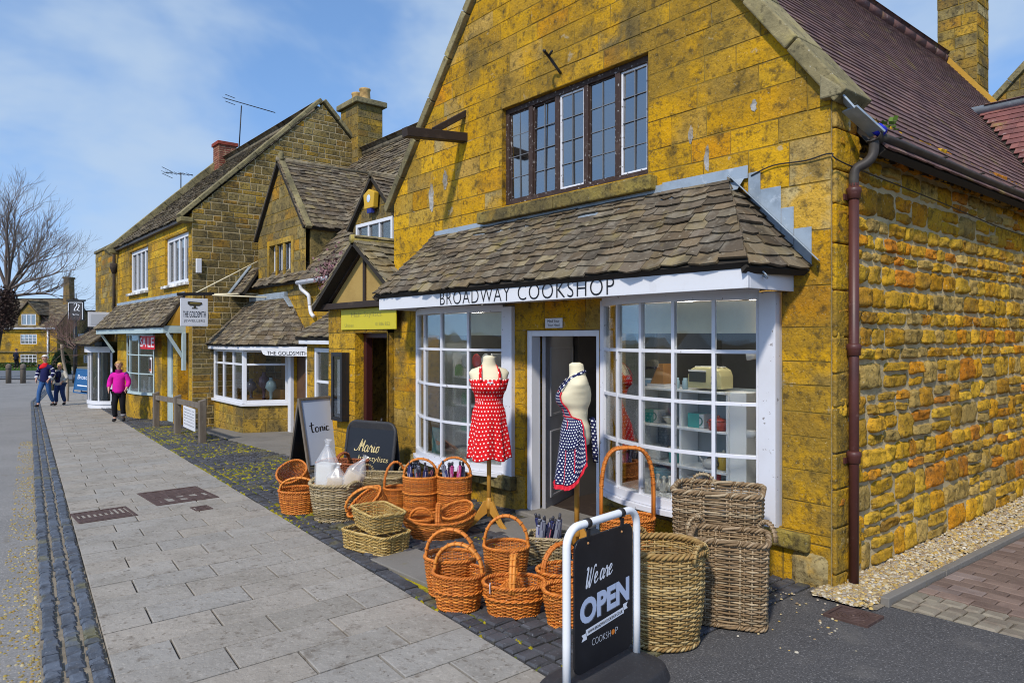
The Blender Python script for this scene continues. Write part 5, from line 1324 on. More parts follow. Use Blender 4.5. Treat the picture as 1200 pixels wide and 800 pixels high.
# dry climber on the cottage gutter
cl = thing('climbing_plant', 'dry pinkish climber hanging over the white cottage gutter', 'plant', (-12.3, 6.1, 3.0))
tw = MB(); rb = random.Random(8)
for _ in range(46):
    p = V((rb.uniform(-13.2, -11.4), rb.uniform(5.9, 6.12), rb.uniform(2.75, 3.1))); path = [p]
    for k in range(5): p = p + V((rb.uniform(-.14, .14), rb.uniform(-.06, .06), rb.uniform(-.10, .13))); path.append(p)
    tw.tube(path, [.009, .008, .007, .006, .005, .003], 4, 0, (.12, .07, .06))
tw.build('stems', M['twig'], cl)
tw = MB()
for _ in range(650):
    p = V((rb.gauss(-12.3, .45), rb.uniform(5.84, 6.1), rb.gauss(3.0, .16))); s = V((rb.uniform(-.03, .03), rb.uniform(-.03, .03), rb.uniform(-.03, .03))); d = s.orthogonal().normalized() * .025; k = rb.uniform(.6, 1.3)
    tw.quad(p - s - d * .3, p - d, p + s, p + d, 0, (.22 * k, .11 * k, .12 * k))
tw.build('dry_leaves', M['leaf'], cl)
# ================================================================== wickerwork
ORANGE = [(.60, .185, .022), (.66, .215, .028), (.50, .14, .016), (.70, .26, .04), (.55, .165, .02)]
BUFF = [(.36, .27, .13), (.42, .33, .18), (.30, .215, .10), (.45, .36, .22), (.33, .25, .13)]
GREYB = [(.27, .185, .10), (.33, .235, .14), (.20, .13, .068), (.38, .29, .18), (.24, .155, .08)]
GOLD = [(.46, .30, .09), (.52, .36, .12), (.40, .25, .07), (.55, .40, .16)]
LOG = [(.34, .22, .075), (.41, .28, .11), (.25, .15, .05), (.45, .33, .15), (.30, .18, .06)]
rk = random.Random(77)

def sgp(v, e): return math.copysign(abs(v) ** e, v)

def basket(name, label, px, py, rx, ry, h, tints, cat='basket', mat='wicker', base=.8, n=2.2, rot=0.0, tilt=0.0, tdir=None, stakes=28, pitch=.0098,
           handle=None, hh=.25, ears=None, bulge=.02, sag=0.0, loc=None, lift=0.0, group='wicker baskets set out before the shop', hdir=0.0, ear_h=.09, ear_w=.10, lids=False, rim_r=.010, hr=.011, tag_card=False, rings=(), sr=None):
    """woven basket: weavers alternate in front of and behind the stakes; rot is the heading of its long axis"""
    base_p = V(loc) if loc is not None else None
    if base_p is None:
        g = PG(px, py); fw = V((FX, FYY, 0)); base_p = V((g.x, g.y, 0)) + fw * (ry * base * .85); base_p.z = gz(base_p.x) + .012 + lift
    t = thing(name, label, cat, base_p, group)
    ax = tdir if tdir is not None else 0.0
    Mx = Matrix.Translation(base_p) @ Matrix.Rotation(R(ax), 4, 'Z') @ Matrix.Rotation(R(tilt), 4, 'Y') @ Matrix.Rotation(R(rot - ax), 4, 'Z')
    if tilt: Mx = Matrix.Translation((0, 0, rx * base * abs(math.sin(R(tilt))) * .9)) @ Mx
    e = 2.0 / n
    def prof(q): return base + (1 - base) * q ** .85 + bulge * math.sin(PI * q)
    def P(th, q, off=0.0):
        c, s_ = math.cos(th), math.sin(th); x, y = rx * sgp(c, e), ry * sgp(s_, e); k = prof(q)
        l = math.hypot(x, y) or 1; nx, ny = c / rx, s_ / ry; ln = math.hypot(nx, ny); nx, ny = nx / ln, ny / ln
        z = h * q + sag * (abs(c) ** 3) * q
        return V((x * k + nx * off, y * k + ny * off, z)), V((nx, ny, 0))
    # equal-length spacing of the stakes round the rim
    samp = [P(2 * PI * i / 400, 1)[0] for i in range(401)]; acc = [0.0]
    for a, b in zip(samp, samp[1:]): acc.append(acc[-1] + math.hypot(b.x - a.x, b.y - a.y))
    def ang(f):
        d = (f % 1.0) * acc[-1]; lo = 0
        import bisect
        i = min(max(bisect.bisect_right(acc, d) - 1, 0), 399); return 2 * PI * (i + (d - acc[i]) / max(acc[i + 1] - acc[i], 1e-9)) / 400
    stakes += stakes % 2
    N2 = stakes * 2; ths = [ang(k / N2) for k in range(N2)]
    body = MB(); nr = max(4, round((h - .012) / pitch)); wr_ = pitch * .52; amp = wr_ * .62 + .0026
    for i in range(nr):
        q = (i + .6) / nr; tn = rk.choice(tints); k_ = rk.uniform(.6, 1.22); tn = tuple(c * k_ for c in tn)
        pts, nn = [], []; jz = rk.uniform(-.0015, .0015)
        for k in range(N2):
            p, o = P(ths[k], q, amp * math.cos(PI * k / 2 + PI * i)); p.z += jz + .0015 * noise.noise(V((k * .5, i * 3.1, rx * 50)))
            pts.append(p); nn.append(o)
        body.ring(pts, nn, wr_ * .72, wr_ * rk.uniform(.92, 1.12), 4, 0, tn)
    for zq in rings:                                   # a heavier twisted band
        for sgn in (0, PI):
            pts, nn = [], []
            for k in range(N2):
                p, o = P(ths[k], zq, .008 + .006 * math.cos(PI * k / 2 + sgn)); p.z += .006 * math.sin(PI * k / 2 + sgn); pts.append(p); nn.append(o)
            body.ring(pts, nn, .006, .006, 4, 0, rk.choice(tints))
    for k in range(0, N2, 2):
        tn = rk.choice(tints); body.tube([P(ths[k], q)[0] for q in (0, .25, .5, .75, 1.0)], sr or .0042, 5, 0, tn)
    fl = [P(ths[k], 0.03, -.004)[0] for k in range(N2)]; c0 = V((0, 0, fl[0].z))
    for j in range(5):
        a_, b_ = (j / 5) ** 1, (j + 1) / 5; tn = rk.choice(tints); tn = tuple(c * .8 for c in tn)
        ra = [c0 + (p - c0) * a_ + V((0, 0, .004 * (j % 2))) for p in fl]; rb_ = [c0 + (p - c0) * b_ for p in fl]
        body.add(ra + rb_, [(k, (k + 1) % N2, N2 + (k + 1) % N2, N2 + k) for k in range(N2)], 0, True, tn)
    bo = body.xf(Mx).build('woven_body', M[mat], t)
    for zq, rr, nm in ((1.0, rim_r, 'rim'), (0.02, rim_r * .8, 'base_rim')):
        rim = MB()
        for sgn in range(3):
            pts, nn = [], []
            m2 = N2 * 2
            for k in range(m2):
                th = ang(k / m2); a_ = 2 * PI * round(m2 / 7) * k / m2 + sgn * 2 * PI / 3
                p, o = P(th, zq, rr * .75 * math.cos(a_)); p.z += rr * .75 * math.sin(a_) + (.004 if zq > .5 else 0); pts.append(p); nn.append(o)
            rim.ring(pts, nn, rr * .72, rr * .72, 5, 0, rk.choice(tints))
        rim.xf(Mx).build(nm, M[mat], t)
    if handle:
        hm = MB(); a0 = R(hdir); pa, _ = P(a0, .86); pb, _ = P(a0 + PI, .86)
        d = V((pb.x - pa.x, pb.y - pa.y, 0)); sd_ = V((-d.y, d.x, 0)).normalized(); path = []
        nA = 22
        pw = 2.0 if handle == 'arch' else 3.4
        for k in range(nA + 1):
            a_ = PI * k / nA; x = -sgp(math.cos(a_), 2 / pw); z = sgp(math.sin(a_), 2 / pw)
            path.append((pa + pb) / 2 + d / 2 * x * (1.0 + .03 * z) + V((0, 0, hh * z + (h * .14) * min(1, z * 3))))
        for dx in ((-hr * .9, hr * .9) if handle == 'arch' else (-hr * 1.7, 0, hr * 1.7)):
            hm.tube([p + sd_ * dx for p in path], hr, 6, 0, rk.choice(tints))
        for k in range(2, len(path) - 2, 1):            # binding
            if handle == 'arch' and k % 2: continue
            p = path[k]; tg = (path[k + 1] - path[k - 1]).normalized(); up = tg.cross(sd_)
            for s_ in range(1 if handle == 'arch' else 2):
                hm.tube([p + tg * (.012 * s_) + sd_ * (hr * 2.3 * math.cos(b) * (1 if handle == 'arch' else 1.3)) + up * (hr * 1.3 * math.sin(b)) for b in (2 * PI * j / 8 for j in range(8))], .0035, 4, 0, rk.choice(tints), closed=True)
        hm.xf(Mx).build('handle', M[mat], t)
    for k, ea in enumerate(ears or ()):
        hm = MB(); a0 = R(ea); p, o = P(a0, .97); tg = V((-o.y, o.x, 0)); nA = 12
        for off in (-.006, .006):
            hm.tube([p + tg * (-ear_w * math.cos(PI * q / nA)) + o * off + V((0, 0, ear_h * math.sin(PI * q / nA) ** .8 - .02)) for q in range(nA + 1)], .009, 6, 0, rk.choice(tints))
        for q in range(1, nA):
            c = p + tg * (-ear_w * math.cos(PI * q / nA)) + V((0, 0, ear_h * math.sin(PI * q / nA) ** .8 - .02)); u = V((0, 0, 1))
            hm.tube([c + o * (.018 * math.cos(b)) + (u * math.sin(PI * q / nA) - tg * math.cos(PI * q / nA)) * (.013 * math.sin(b)) for b in (2 * PI * j / 8 for j in range(8))], .004, 4, 0, rk.choice(tints), closed=True)
        hm.xf(Mx).build('handle', M[mat], t)
    if lids:
        for sgn in (-1, 1):
            lm = MB()
            Ml = Matrix.Translation((0, 0, h + .005)) @ Matrix.Rotation(R(58 if sgn > 0 else -40), 4, 'Y')
            for j in range(11):
                x = .012 + j * rx * .082; w_ = ry * .9 * math.sqrt(max(.05, 1 - (x / rx) ** 2)); q = [V((sgn * 0 + x * sgn, -w_ + 2 * w_ * s_ / 18, .004 * math.cos(PI * s_ / 1.5 + PI * j))) for s_ in range(19)]
                lm.tube(q, .0065, 5, 0, rk.choice(tints))
            lm.tube([V((sgn * rx * .92 * math.cos(b), ry * .95 * math.sin(b), 0)) for b in (-PI / 2 + PI * s_ / 16 for s_ in range(17))], .009, 6, 0, rk.choice(tints))
            lm.xf(Mx @ Ml).build('lid', M[mat], t)
    if tag_card:
        c = MB(); c.box((-rx * .72, -ry * .62, h + .0), (-rx * .72 + .004, -ry * .62 + .028, h + .06)); c.xf(Mx @ Matrix.Rotation(.25, 4, 'X')).build('price_tag', M['paper'], t)
    t['_m'] = 0; del t['_m']
    return t, base_p, Mx

VR = 50.3          # heading of a line square to the line of sight
# back row, left to right
basket('wicker_basket', 'upright orange basket tilted open behind the lowest left hand basket', 349, 588, .165, .165, .36, ORANGE, tilt=38, tdir=-50, base=.8, stakes=26)
basket('wicker_basket', 'small round orange handled basket at the left end of the display', 346, 603, .205, .18, .225, ORANGE, handle='arch', hh=.13, base=.82, rot=VR, stakes=26)
_, pb2, _ = basket('willow_basket', 'pale round willow basket holding clear bags', 389, 612, .255, .235, .36, BUFF, mat='rattan', base=.76, rot=VR, stakes=26, pitch=.0125, ears=(150, -30), ear_h=.06, rim_r=.013)
basket('picnic_hamper', 'red brown wicker hamper standing behind the bags', 398, 588, .27, .17, .42, [(.28, .075, .025), (.33, .10, .03), (.24, .06, .02)], cat='hamper', n=7, base=.96, rot=VR - 12, bulge=0, handle='arch', hh=.10, hdir=90, stakes=30)
basket('willow_basket', 'pale oblong willow basket with two hoops behind the tipped basket', 443, 598, .27, .19, .34, BUFF, mat='rattan', n=5, base=.85, rot=VR - 8, ears=(55, 125), ear_h=.11, ear_w=.075, pitch=.012, stakes=28)
basket('wicker_basket', 'orange basket with a tall thin hoop left of the rolled umbrellas', 462, 606, .12, .12, .27, ORANGE, handle='arch', hh=.27, base=.85, rot=VR + 20, stakes=20)
basket('wicker_basket', 'tipped orange handled basket lying behind the golden tray', 439, 618, .20, .17, .19, ORANGE, tilt=42, tdir=-100, handle='arch', hh=.13, base=.75, rot=VR, stakes=26)
_, pb7, _ = basket('wicker_basket', 'tall orange tub basket of rolled umbrellas bearing a small black price card', 491, 618, .165, .15, .46, ORANGE, handle='arch', hh=.17, base=.93, bulge=0, rot=VR, stakes=28, rings=(.35, .68))
_, pb8, _ = basket('wicker_basket', 'tall orange tub basket of rolled umbrellas nearest the red dress', 531, 618, .165, .15, .46, ORANGE, handle='arch', hh=.18, base=.93, bulge=0, rot=VR, stakes=28, rings=(.35, .68))
_, pt1, _ = basket('willow_tray', 'shallow golden tray under the other tray', 437, 648, .27, .165, .145, GOLD, cat='tray', mat='rattan', n=9, base=.94, rot=14, bulge=0, stakes=34, pitch=.0112)
basket('willow_tray', 'shallow golden tray stacked on top of the other tray', 0, 0, .245, .16, .15, GOLD, cat='tray', mat='rattan', n=9, base=.82, rot=-6, bulge=0, stakes=34, pitch=.0112, loc=pt1 + V((-.02, .03, .165)))
_, pov, _ = basket('wicker_basket', 'wide shallow oval orange basket with small baskets inside', 512, 633, .335, .23, .15, ORANGE, base=.66, rot=VR + 4, sag=.055, bulge=.04, stakes=36, handle='arch', hh=.12, hdir=90)
basket('wicker_basket', 'small tipped orange basket inside the right end of the wide oval basket', 0, 0, .15, .11, .13, ORANGE, rot=VR + 20, tilt=26, tdir=-60, base=.8, stakes=20, loc=pov + V((.12, .14, .08)))
basket('wicker_basket', 'small upright orange handled basket inside the left end of the wide oval basket', 0, 0, .105, .09, .11, ORANGE, rot=VR, base=.8, handle='arch', hh=.10, stakes=18, loc=pov + V((-.13, -.10, .03)))
# middle and front
basket('wicker_basket', 'deep orange basket with a big hoop standing behind the lidded basket', 593, 682, .165, .15, .225, ORANGE, handle='arch', hh=.22, base=.84, rot=VR - 5, stakes=26)
_, pbu, _ = basket('willow_basket', 'square pale willow basket full of rolled umbrellas in front of the door', 642, 663, .155, .13, .20, BUFF, mat='rattan', n=6, base=.9, rot=VR - 10, stakes=26, pitch=.012)
_, pfa, _ = basket('wicker_basket', 'round orange basket nested behind the front round basket, hoop leaning left', 526, 704, .172, .15, .245, ORANGE, handle='arch', hh=.185, base=.8, rot=VR - 8, stakes=26, lift=.015)
basket('wicker_basket', 'round deep orange hoop handled basket at the front left corner by the pavement', 536, 718, .168, .15, .22, ORANGE, handle='arch', hh=.185, base=.78, rot=VR - 16, stakes=28, rings=(.55,))
basket('wicker_basket', 'oval orange picnic basket with raised lids and a white tag', 602, 725, .195, .15, .185, ORANGE, handle='arch', hh=.17, hdir=90, base=.80, rot=VR - 4, stakes=30, lids=True, tag_card=True, rings=(.6,))
basket('wicker_basket', 'round orange basket with a hoop half hidden behind the open sign', 657, 708, .155, .14, .19, ORANGE, handle='arch', hh=.17, base=.8, rot=VR + 40, stakes=26)
basket('wicker_basket', 'deep round orange basket without a hoop just left of the open sign', 668, 738, .155, .14, .20, ORANGE, base=.78, rot=VR, stakes=26)
basket('wicker_basket', 'orange basket with a very tall square hoop under the right bow window', 738, 668, .205, .15, .36, ORANGE, handle='square', hh=.54, base=.86, rot=VR + 3, stakes=26, hr=.012)
basket('log_basket', 'large round brown log basket right of the open sign', 783, 762, .228, .215, .52, LOG, mat='rattan', base=.84, bulge=.06, rot=VR, ears=(118, -40), ear_h=.09, ear_w=.075, stakes=28, pitch=.0128, rim_r=.015, sr=.006)
basket('log_basket', 'tall square grey log basket at the back against the window', 850, 706, .285, .20, .70, GREYB, mat='rattan', n=8, base=.92, bulge=0, rot=VR - 22, ears=(92, ), ear_h=.10, ear_w=.085, stakes=34, pitch=.0132, rim_r=.014, sr=.006)
basket('log_basket', 'square grey log basket standing in front of the taller square one', 863, 736, .225, .17, .50, GREYB, mat='rattan', n=8, base=.93, bulge=0, rot=VR - 20, ears=(150, 30), ear_h=.105, ear_w=.08, stakes=32, pitch=.0132, rim_r=.014, sr=.006)

# clear bags of firelighters in the pale basket
def bag(label, c, r, h, lean, az_, fc=(.62, .47, .28)):
    t = thing('goods_bag', label, 'bag', c, 'clear bags in the pale basket'); Mx = Matrix.Translation(c) @ Matrix.Rotation(az_, 4, 'Z') @ Matrix.Rotation(lean, 4, 'Y')
    m_ = MB(); m_.grid(lambda u, v: (r * (.96 - .05 * v) * sgp(math.cos(2 * PI * u), .5), r * .7 * (.96 - .05 * v) * sgp(math.sin(2 * PI * u), .5), h * .62 * v), 20, 6, 0, fc, closed=True)
    m_.grid(lambda u, v: (r * .91 * (1 - v) * sgp(math.cos(2 * PI * u), .5), r * .64 * (1 - v) * sgp(math.sin(2 * PI * u), .5), h * .62), 20, 2, 0, fc, closed=True)
    m_.xf(Mx).build('filling', M['bag'], t)
    m_ = MB()
    def wrap(u, v):
        k = 1.05 if v < .6 else max(.12, 1.05 - (v - .6) * 2.9); k = k if v < .92 else .12 + (v - .92) * 3.2
        rr = r * k * (1 + .035 * math.sin(u * 2 * PI * 9 + v * 9) * (1 if v > .35 else .3) + .03 * math.sin(u * 2 * PI * 5 + v * 17)); return (rr * sgp(math.cos(2 * PI * u), .6), rr * .72 * sgp(math.sin(2 * PI * u), .6), h * v * 1.05 + .002)
    m_.grid(wrap, 36, 16, 0, (.9, .9, .92), closed=True); m_.xf(Mx).build('cellophane', M['plasticbag'], t)
    m_ = MB(); m_.tube([(.012 * math.cos(a), .012 * math.sin(a), h * .945) for a in (2 * PI * k / 8 for k in range(8))], .006, 5, closed=True); m_.xf(Mx).build('tie', M['white'], t)
bag('clear bag standing upright in the pale basket', pb2 + V((-.10, -.06, .20)), .11, .56, R(2), R(40), (.72, .70, .66))
bag('clear bag leaning over to the right in the pale basket', pb2 + V((.07, .05, .23)), .095, .44, R(30), R(50))
bag('shorter squat clear bag in the middle of the pale basket', pb2 + V((.02, -.02, .20)), .10, .34, R(6), R(50))

# rolled umbrellas: one of each pattern, then copies
def umbrella(tn, tn2):
    t = thing('rolled_umbrella', 'rolled patterned umbrella', 'umbrella', (0, 0, 0)); m_ = MB()
    def f(u, v):
        r = (.026 - .006 * v) * (1 + .14 * math.sin(u * 2 * PI * 5 + v * 7)); return (r * math.cos(2 * PI * u), r * math.sin(2 * PI * u), .50 * v - .25)
    m_.grid(f, 18, 8, 0, tn, closed=True); 
    for k in range(len(m_.t)):
        if (k * 7 + k // 18 * 3) % 5 == 0: m_.t[k] = tn2
    m_.lathe([(.0165, 0), (.012, .012), (.004, .02)], (0, 0, .25), 10, 0, tn); m_.build('canopy', M['cloth'], t)
    m_ = MB(); m_.tube([(0, 0, .25), (0, 0, .265)], .006, 8, 0, (.06, .06, .07)); m_.lathe([(.006, 0), (.011, .003), (.0115, .03), (.009, .036), (.0, .037)], (0, 0, .262), 10, 0, (.05, .05, .06)); m_.build('handle', M['gloss'], t)
    m_ = MB(); m_.tube([(.0245 * math.cos(a), .0245 * math.sin(a), .10) for a in (2 * PI * k / 10 for k in range(10))], .0035, 5, 0, tn2, closed=True); m_.build('strap', M['cloth'], t)
    return t
pats = [((.035, .04, .12), (.55, .50, .55)), ((.20, .21, .26), (.05, .05, .09)), ((.45, .06, .22), (.5, .4, .45)), ((.36, .36, .44), (.06, .07, .22)), ((.03, .03, .05), (.40, .12, .16))]
PROTO = [umbrella(a, b) for a, b in pats]; used = [False] * len(PROTO)
def fill(base_p, r, top, k0, n, label, order):
    for k in range(n):
        i = order[k % len(order)]; a = 2 * PI * k / n + .3; rr = r * (.75 if k % 3 else .3)
        o = PROTO[i]
        if used[i]: o = dup(o, (0, 0, 0))
        used[i] = True
        o['label'] = label; o['group'] = k0
        o.location = base_p + V((rr * math.cos(a), rr * math.sin(a), top - .16 + rk.uniform(-.03, .03)))
        o.rotation_euler = (rk.uniform(-.16, .16) - .22 * math.sin(a) * .8, .22 * math.cos(a) * .8 + rk.uniform(-.1, .1), rk.uniform(0, 6))
fill(pb7, .11, .45, 'umbrellas in the tub with the price card', 8, 'rolled umbrella in the tub basket with the black price card', (0, 1, 4, 1, 0))
fill(pb8, .12, .45, 'umbrellas in the tub nearest the red dress', 10, 'rolled umbrella in the tub basket nearest the red dress', (2, 1, 0, 4, 3, 1))
fill(pbu, .11, .22, 'umbrellas in the square pale basket', 14, 'rolled umbrella in the square pale basket before the door', (0, 3, 0, 1, 4, 0, 1))
pc = thing('price_card', 'small black price card on a stick in the left tub of umbrellas', 'price card', pb7 + V((-.10, -.06, .46)))
m_ = MB(); c = pb7 + V((-.11, -.05, .52)); rv = V((RX, RY, 0)); m_.obox(c, rv * .10, V((FX, FYY, 0)) * .006, V((0, 0, .085)) + rv * -.012); m_.build('card', M['blackboard'], pc, bevel=.002)
m_ = MB(); m_.tube([c + rv * .05 + V((0, 0, -.12)), c + rv * .05 + V((FX * .01, FYY * .01, .03))], .004, 5); m_.build('stick', M['pine'], pc)
fr = FR(c - V((FX, FYY, 0)) * .001, rv, V((0, 0, 1)), -V((FX, FYY, 0))); tx = MB(); put_text(tx, 'from', fr, .02, .065, .052, .07, .002); put_text(tx, '£10', fr, .015, .075, .018, .045, .002); tx.build('lettering', M['paper'], pc)

# ================================================================== pavement boards
# swing sign
sw = thing('swing_sign', 'black open sign hung in a white tubular frame on a black base', 'sign', PD(706, 790, 3.5))
Lp, Rp = PD(664, 812, 3.30), PD(746, 765, 3.72); Lp.z = Rp.z = gz(-2.5); u = (Rp - Lp); Wd_ = u.length; fO = FR(Lp, u, (0, 0, 1), u.cross(V((0, 0, 1))))
m_ = MB(); top = .835; rc = .085; path = [fO.p(0, .05)] + [fO.p(0, y) for y in (.3, .6, top - rc)]
path += [fO.p(rc - rc * math.cos(a), top - rc + rc * math.sin(a)) for a in (PI / 2 * k / 7 for k in range(1, 8))]
path += [fO.p(x, top) for x in (Wd_ * .5,)] + [fO.p(Wd_ - rc + rc * math.sin(a), top - rc + rc * math.cos(a)) for a in (PI / 2 * k / 7 for k in range(8))] + [fO.p(Wd_, y) for y in (.6, .3, .05)]
m_.tube(path, .0195, 14); m_.build('tube_frame', M['whitemetal'], sw)
m_ = MB(); px0, px1, py0, py1, rr = .055, Wd_ - .045, .125, top - .065, .05
poly = []
for (cx1, cy1, a0) in ((px1 - rr, py1 - rr, 0), (px0 + rr, py1 - rr, 90), (px0 + rr, py0 + rr, 180), (px1 - rr, py0 + rr, 270)):
    poly += [(cx1 + rr * math.cos(R(a0 + 15 * k)), cy1 + rr * math.sin(R(a0 + 15 * k))) for k in range(7)]
m_.prism([fO.p(x, y, -.006) for x, y in poly], fO.n * .012); pn = m_.build('panel', M['blackboard'], sw, bevel=.002)
for x in (px0 + .10, px1 - .10):
    m_ = MB(); m_.obox(fO.p(x - .012, py1 - .012, .006), fO.u * .024, fO.v * .05, fO.n * .006); m_.tube([fO.p(x, py1 + .03, 0), fO.p(x, top, 0)], .006, 6); m_.tube([fO.p(x - .014, top, 0), fO.p(x + .014, top, 0)], .024, 12); m_.build('clip', M['iron'], sw)
    m_ = MB(); m_.ball(fO.p(x, py1 - .03, .006), (.007, .007, .007), 8, 0, (.4, .2, .08)); attach(m_.build('rivet', M['print']), pn)
pw, ph = px1 - px0, py1 - py0; fQ = FR(fO.p(px0, py0, .006), fO.u, fO.v, fO.n)
SCR = {
    'W': [[(0, .86), (.05, .98), (.14, .92), (.12, .5), (.14, .06), (.22, .04), (.36, .5), (.42, .95)], [(.42, .95), (.38, .5), (.40, .06), (.48, .03), (.62, .5), (.68, .9), (.78, 1.02), (.84, .9)]],
    'e': [[(0, .22), (.16, .28), (.28, .44), (.2, .56), (.08, .44), (.06, .18), (.16, .03), (.30, .10), (.40, .22)]],
    'a': [[(.30, .48), (.18, .56), (.05, .38), (.05, .12), (.16, .02), (.28, .22), (.34, .54)], [(.34, .54), (.31, .2), (.38, .03), (.50, .16)]],
    'r': [[(0, .2), (.10, .5), (.16, .58), (.18, .44), (.28, .46), (.27, .2), (.32, .03), (.44, .14)]],
}
tx = MB()
x = pw * .15; sx = ph * .125
for chs, gap in ((('W', .86), ('e', .38)), 0.22), ((('a', .46), ('r', .42), ('e', .4)), 0):
    for c_, adv in chs:
        put_strokes(tx, SCR[c_], fQ, x, ph * .625 + (x - pw * .17) * .10, sx * 1.05, ph * .15, .0042, .002, slant=.22); x += adv * sx * 1.0
    x += gap * sx
attach(tx.build('script_lettering', M['paper']), pn)
tx = MB(); up = .06
vs_, fs_, a0, a1, b0, b1 = glyphs('OPEN', .03, 1.02)
put_text(tx, 'OPEN', fQ, pw * .075, pw * .925, ph * .375, ph * .565, .0015, thin=.045, tint=(.36, .44, .62), warp=lambda x, y: (x, y + (x - pw * .5) * .06))
attach(tx.build('lettering', surf('pale_blue_lettering', (.50, .57, .74), [], .5)), pn)
tx = MB(); put_text(tx, 'OPEN', fQ, pw * .09, pw * .94, ph * .368, ph * .558, .0008, thin=.045, warp=lambda x, y: (x, y + (x - pw * .5) * .06)); attach(tx.build('letter_shadow', surf('grey_letter_shade', (.16, .17, .2), [], .5)), pn)
rb_ = MB(); sl_ = lambda x, y: fQ.p(pw * x, ph * (y + (x - .5) * .06), .0015)
rb_.add([sl_(.17, .285), sl_(.83, .285), sl_(.83, .335), sl_(.17, .335)], [(0, 1, 2, 3)]); rb_.add([sl_(.10, .262), sl_(.185, .262), sl_(.185, .312), sl_(.10, .312), sl_(.125, .287)], [(0, 1, 2, 3, 4)]); rb_.add([sl_(.815, .308), sl_(.90, .308), sl_(.875, .333), sl_(.90, .358), sl_(.815, .358)], [(0, 1, 2, 3, 4)])
rbo = rb_.build('ribbon', M['paper'], None); attach(rbo, pn)
tx = MB(); put_text(tx, 'WWW.BROADWAYCOOKSHOP.CO.UK', fQ, pw * .20, pw * .80, ph * .298, ph * .322, .003, thin=.01, warp=lambda x, y: (x, y + (x - pw * .5) * .06 * ph / pw)); attach(tx.build('web_lettering', M['ink']), pn)
tx = MB(); put_text(tx, 'COOKSH', fQ, pw * .27, pw * .585, ph * .175, ph * .225, .002, thin=-.022); put_text(tx, 'P', fQ, pw * .675, pw * .715, ph * .175, ph * .225, .002, thin=-.022); attach(tx.build('name_lettering', M['paper']), pn)
tx = MB(); tx.add([fQ.p(pw * .632 + .0135 * math.cos(2 * PI * k / 20), ph * .2 + .0135 * math.sin(2 * PI * k / 20), .002) for k in range(20)], [tuple(range(20))], 0, False, (.75, .22, .03)); attach(tx.build('orange_dot', M['print']), pn)
bs = MB(); bpoly = []
for k in range(28):
    a = 2 * PI * k / 28; bpoly.append((Wd_ / 2 + (Wd_ / 2 + .09) * sgp(math.cos(a), .45), .235 * sgp(math.sin(a), .6)))
lo = [fO.p(x, -.015, y) for x, y in bpoly]; hi = [fO.p(Wd_ / 2 + (x - Wd_ / 2) * .93, .062, y * .86) for x, y in bpoly]; n = len(lo)
top2 = [fO.p(Wd_ / 2 + (x - Wd_ / 2) * .72, .082, y * .5) for x, y in bpoly]
bs.add(lo + hi + top2, [(i, (i + 1) % n, n + (i + 1) % n, n + i)[::-1] for i in range(n)] + [(n + i, n + (i + 1) % n, 2 * n + (i + 1) % n, 2 * n + i)[::-1] for i in range(n)] + [tuple(range(2 * n, 3 * n))[::-1]], 0, False)
bs.build('weighted_base', M['rubber'], sw, bevel=.008)

# A-board of the cafe
ps_ = R(55); FWv, RTv = V((FX, FYY, 0)), V((RX, RY, 0))
P0 = PG(361, 555); P0.z = gz(P0.x) + .01; wdir = RTv * math.cos(ps_) + FWv * math.sin(ps_); ndir = RTv * math.sin(ps_) - FWv * math.cos(ps_)
u, v = wdir * .60, V((0, 0, 1.04)) - ndir * .23; P1 = P0 + u; fA = FR(P0, u, v, u.cross(v)); Wa, Ha = u.length, v.length
ab_ = thing('a_board', 'white faced wooden a-board with a handwritten word beside the porch', 'sign', (P0 + P1) / 2)
m_ = MB(); frame_rect(m_, fA, 0, 0, Wa, Ha, .035, .035, -.01); m_.build('wooden_frame', M['weathered'], ab_, bevel=.004)
m_ = MB(); m_.obox(fA.p(.035, .10, -.002), fA.u * (Wa - .07), fA.v * (Ha - .135), fA.n * .01); fp = m_.build('white_face', surf('pale_blue_face', (.46, .53, .68), [], .4), ab_)
TON = [[(.02, .62), (.12, .66), (.24, .68)], [(.14, .95), (.12, .5), (.14, .05), (.22, .08)], [(.36, .45), (.30, .38), (.30, .1), (.38, .04), (.45, .2), (.42, .44), (.34, .46)], [(.52, .45), (.53, .2), (.52, .04)], [(.53, .3), (.60, .46), (.65, .38), (.65, .06)], [(.74, .44), (.74, .06)], [(.75, .60), (.765, .62)], [(.95, .40), (.88, .46), (.82, .3), (.85, .06), (.97, .12)]]
tx = MB(); put_strokes(tx, TON, FR(fA.p(0, 0, .008), fA.u, fA.v, fA.n), Wa * .20, Ha * .52, Wa * .62, Ha * .15, .009, .002); attach(tx.build('lettering', M['ink']), fp)
B0_ = P0 - ndir * .46; B0_.z = gz(B0_.x) + .01; m_ = MB(); T0b = fA.p(0, Ha - .012, -.012); vb = T0b - B0_; ub = u.normalized(); fBk = FR(B0_, ub, vb, -(ub.cross(vb)))
for x in (0, Wa - .035): m_.obox(B0_ + ub * x, ub * .035, vb, fBk.n * -.03)
m_.obox(B0_ + ub * .035 + vb * .0, ub * (Wa - .07), vb * .05, fBk.n * -.03); m_.build('rear_frame', M['weathered'], ab_, bevel=.004)
m_ = MB(); m_.obox(B0_ + ub * .035 + vb * .06, ub * (Wa - .07), vb * .92, fBk.n * -.012); m_.build('rear_panel', M['blackboard'], ab_)

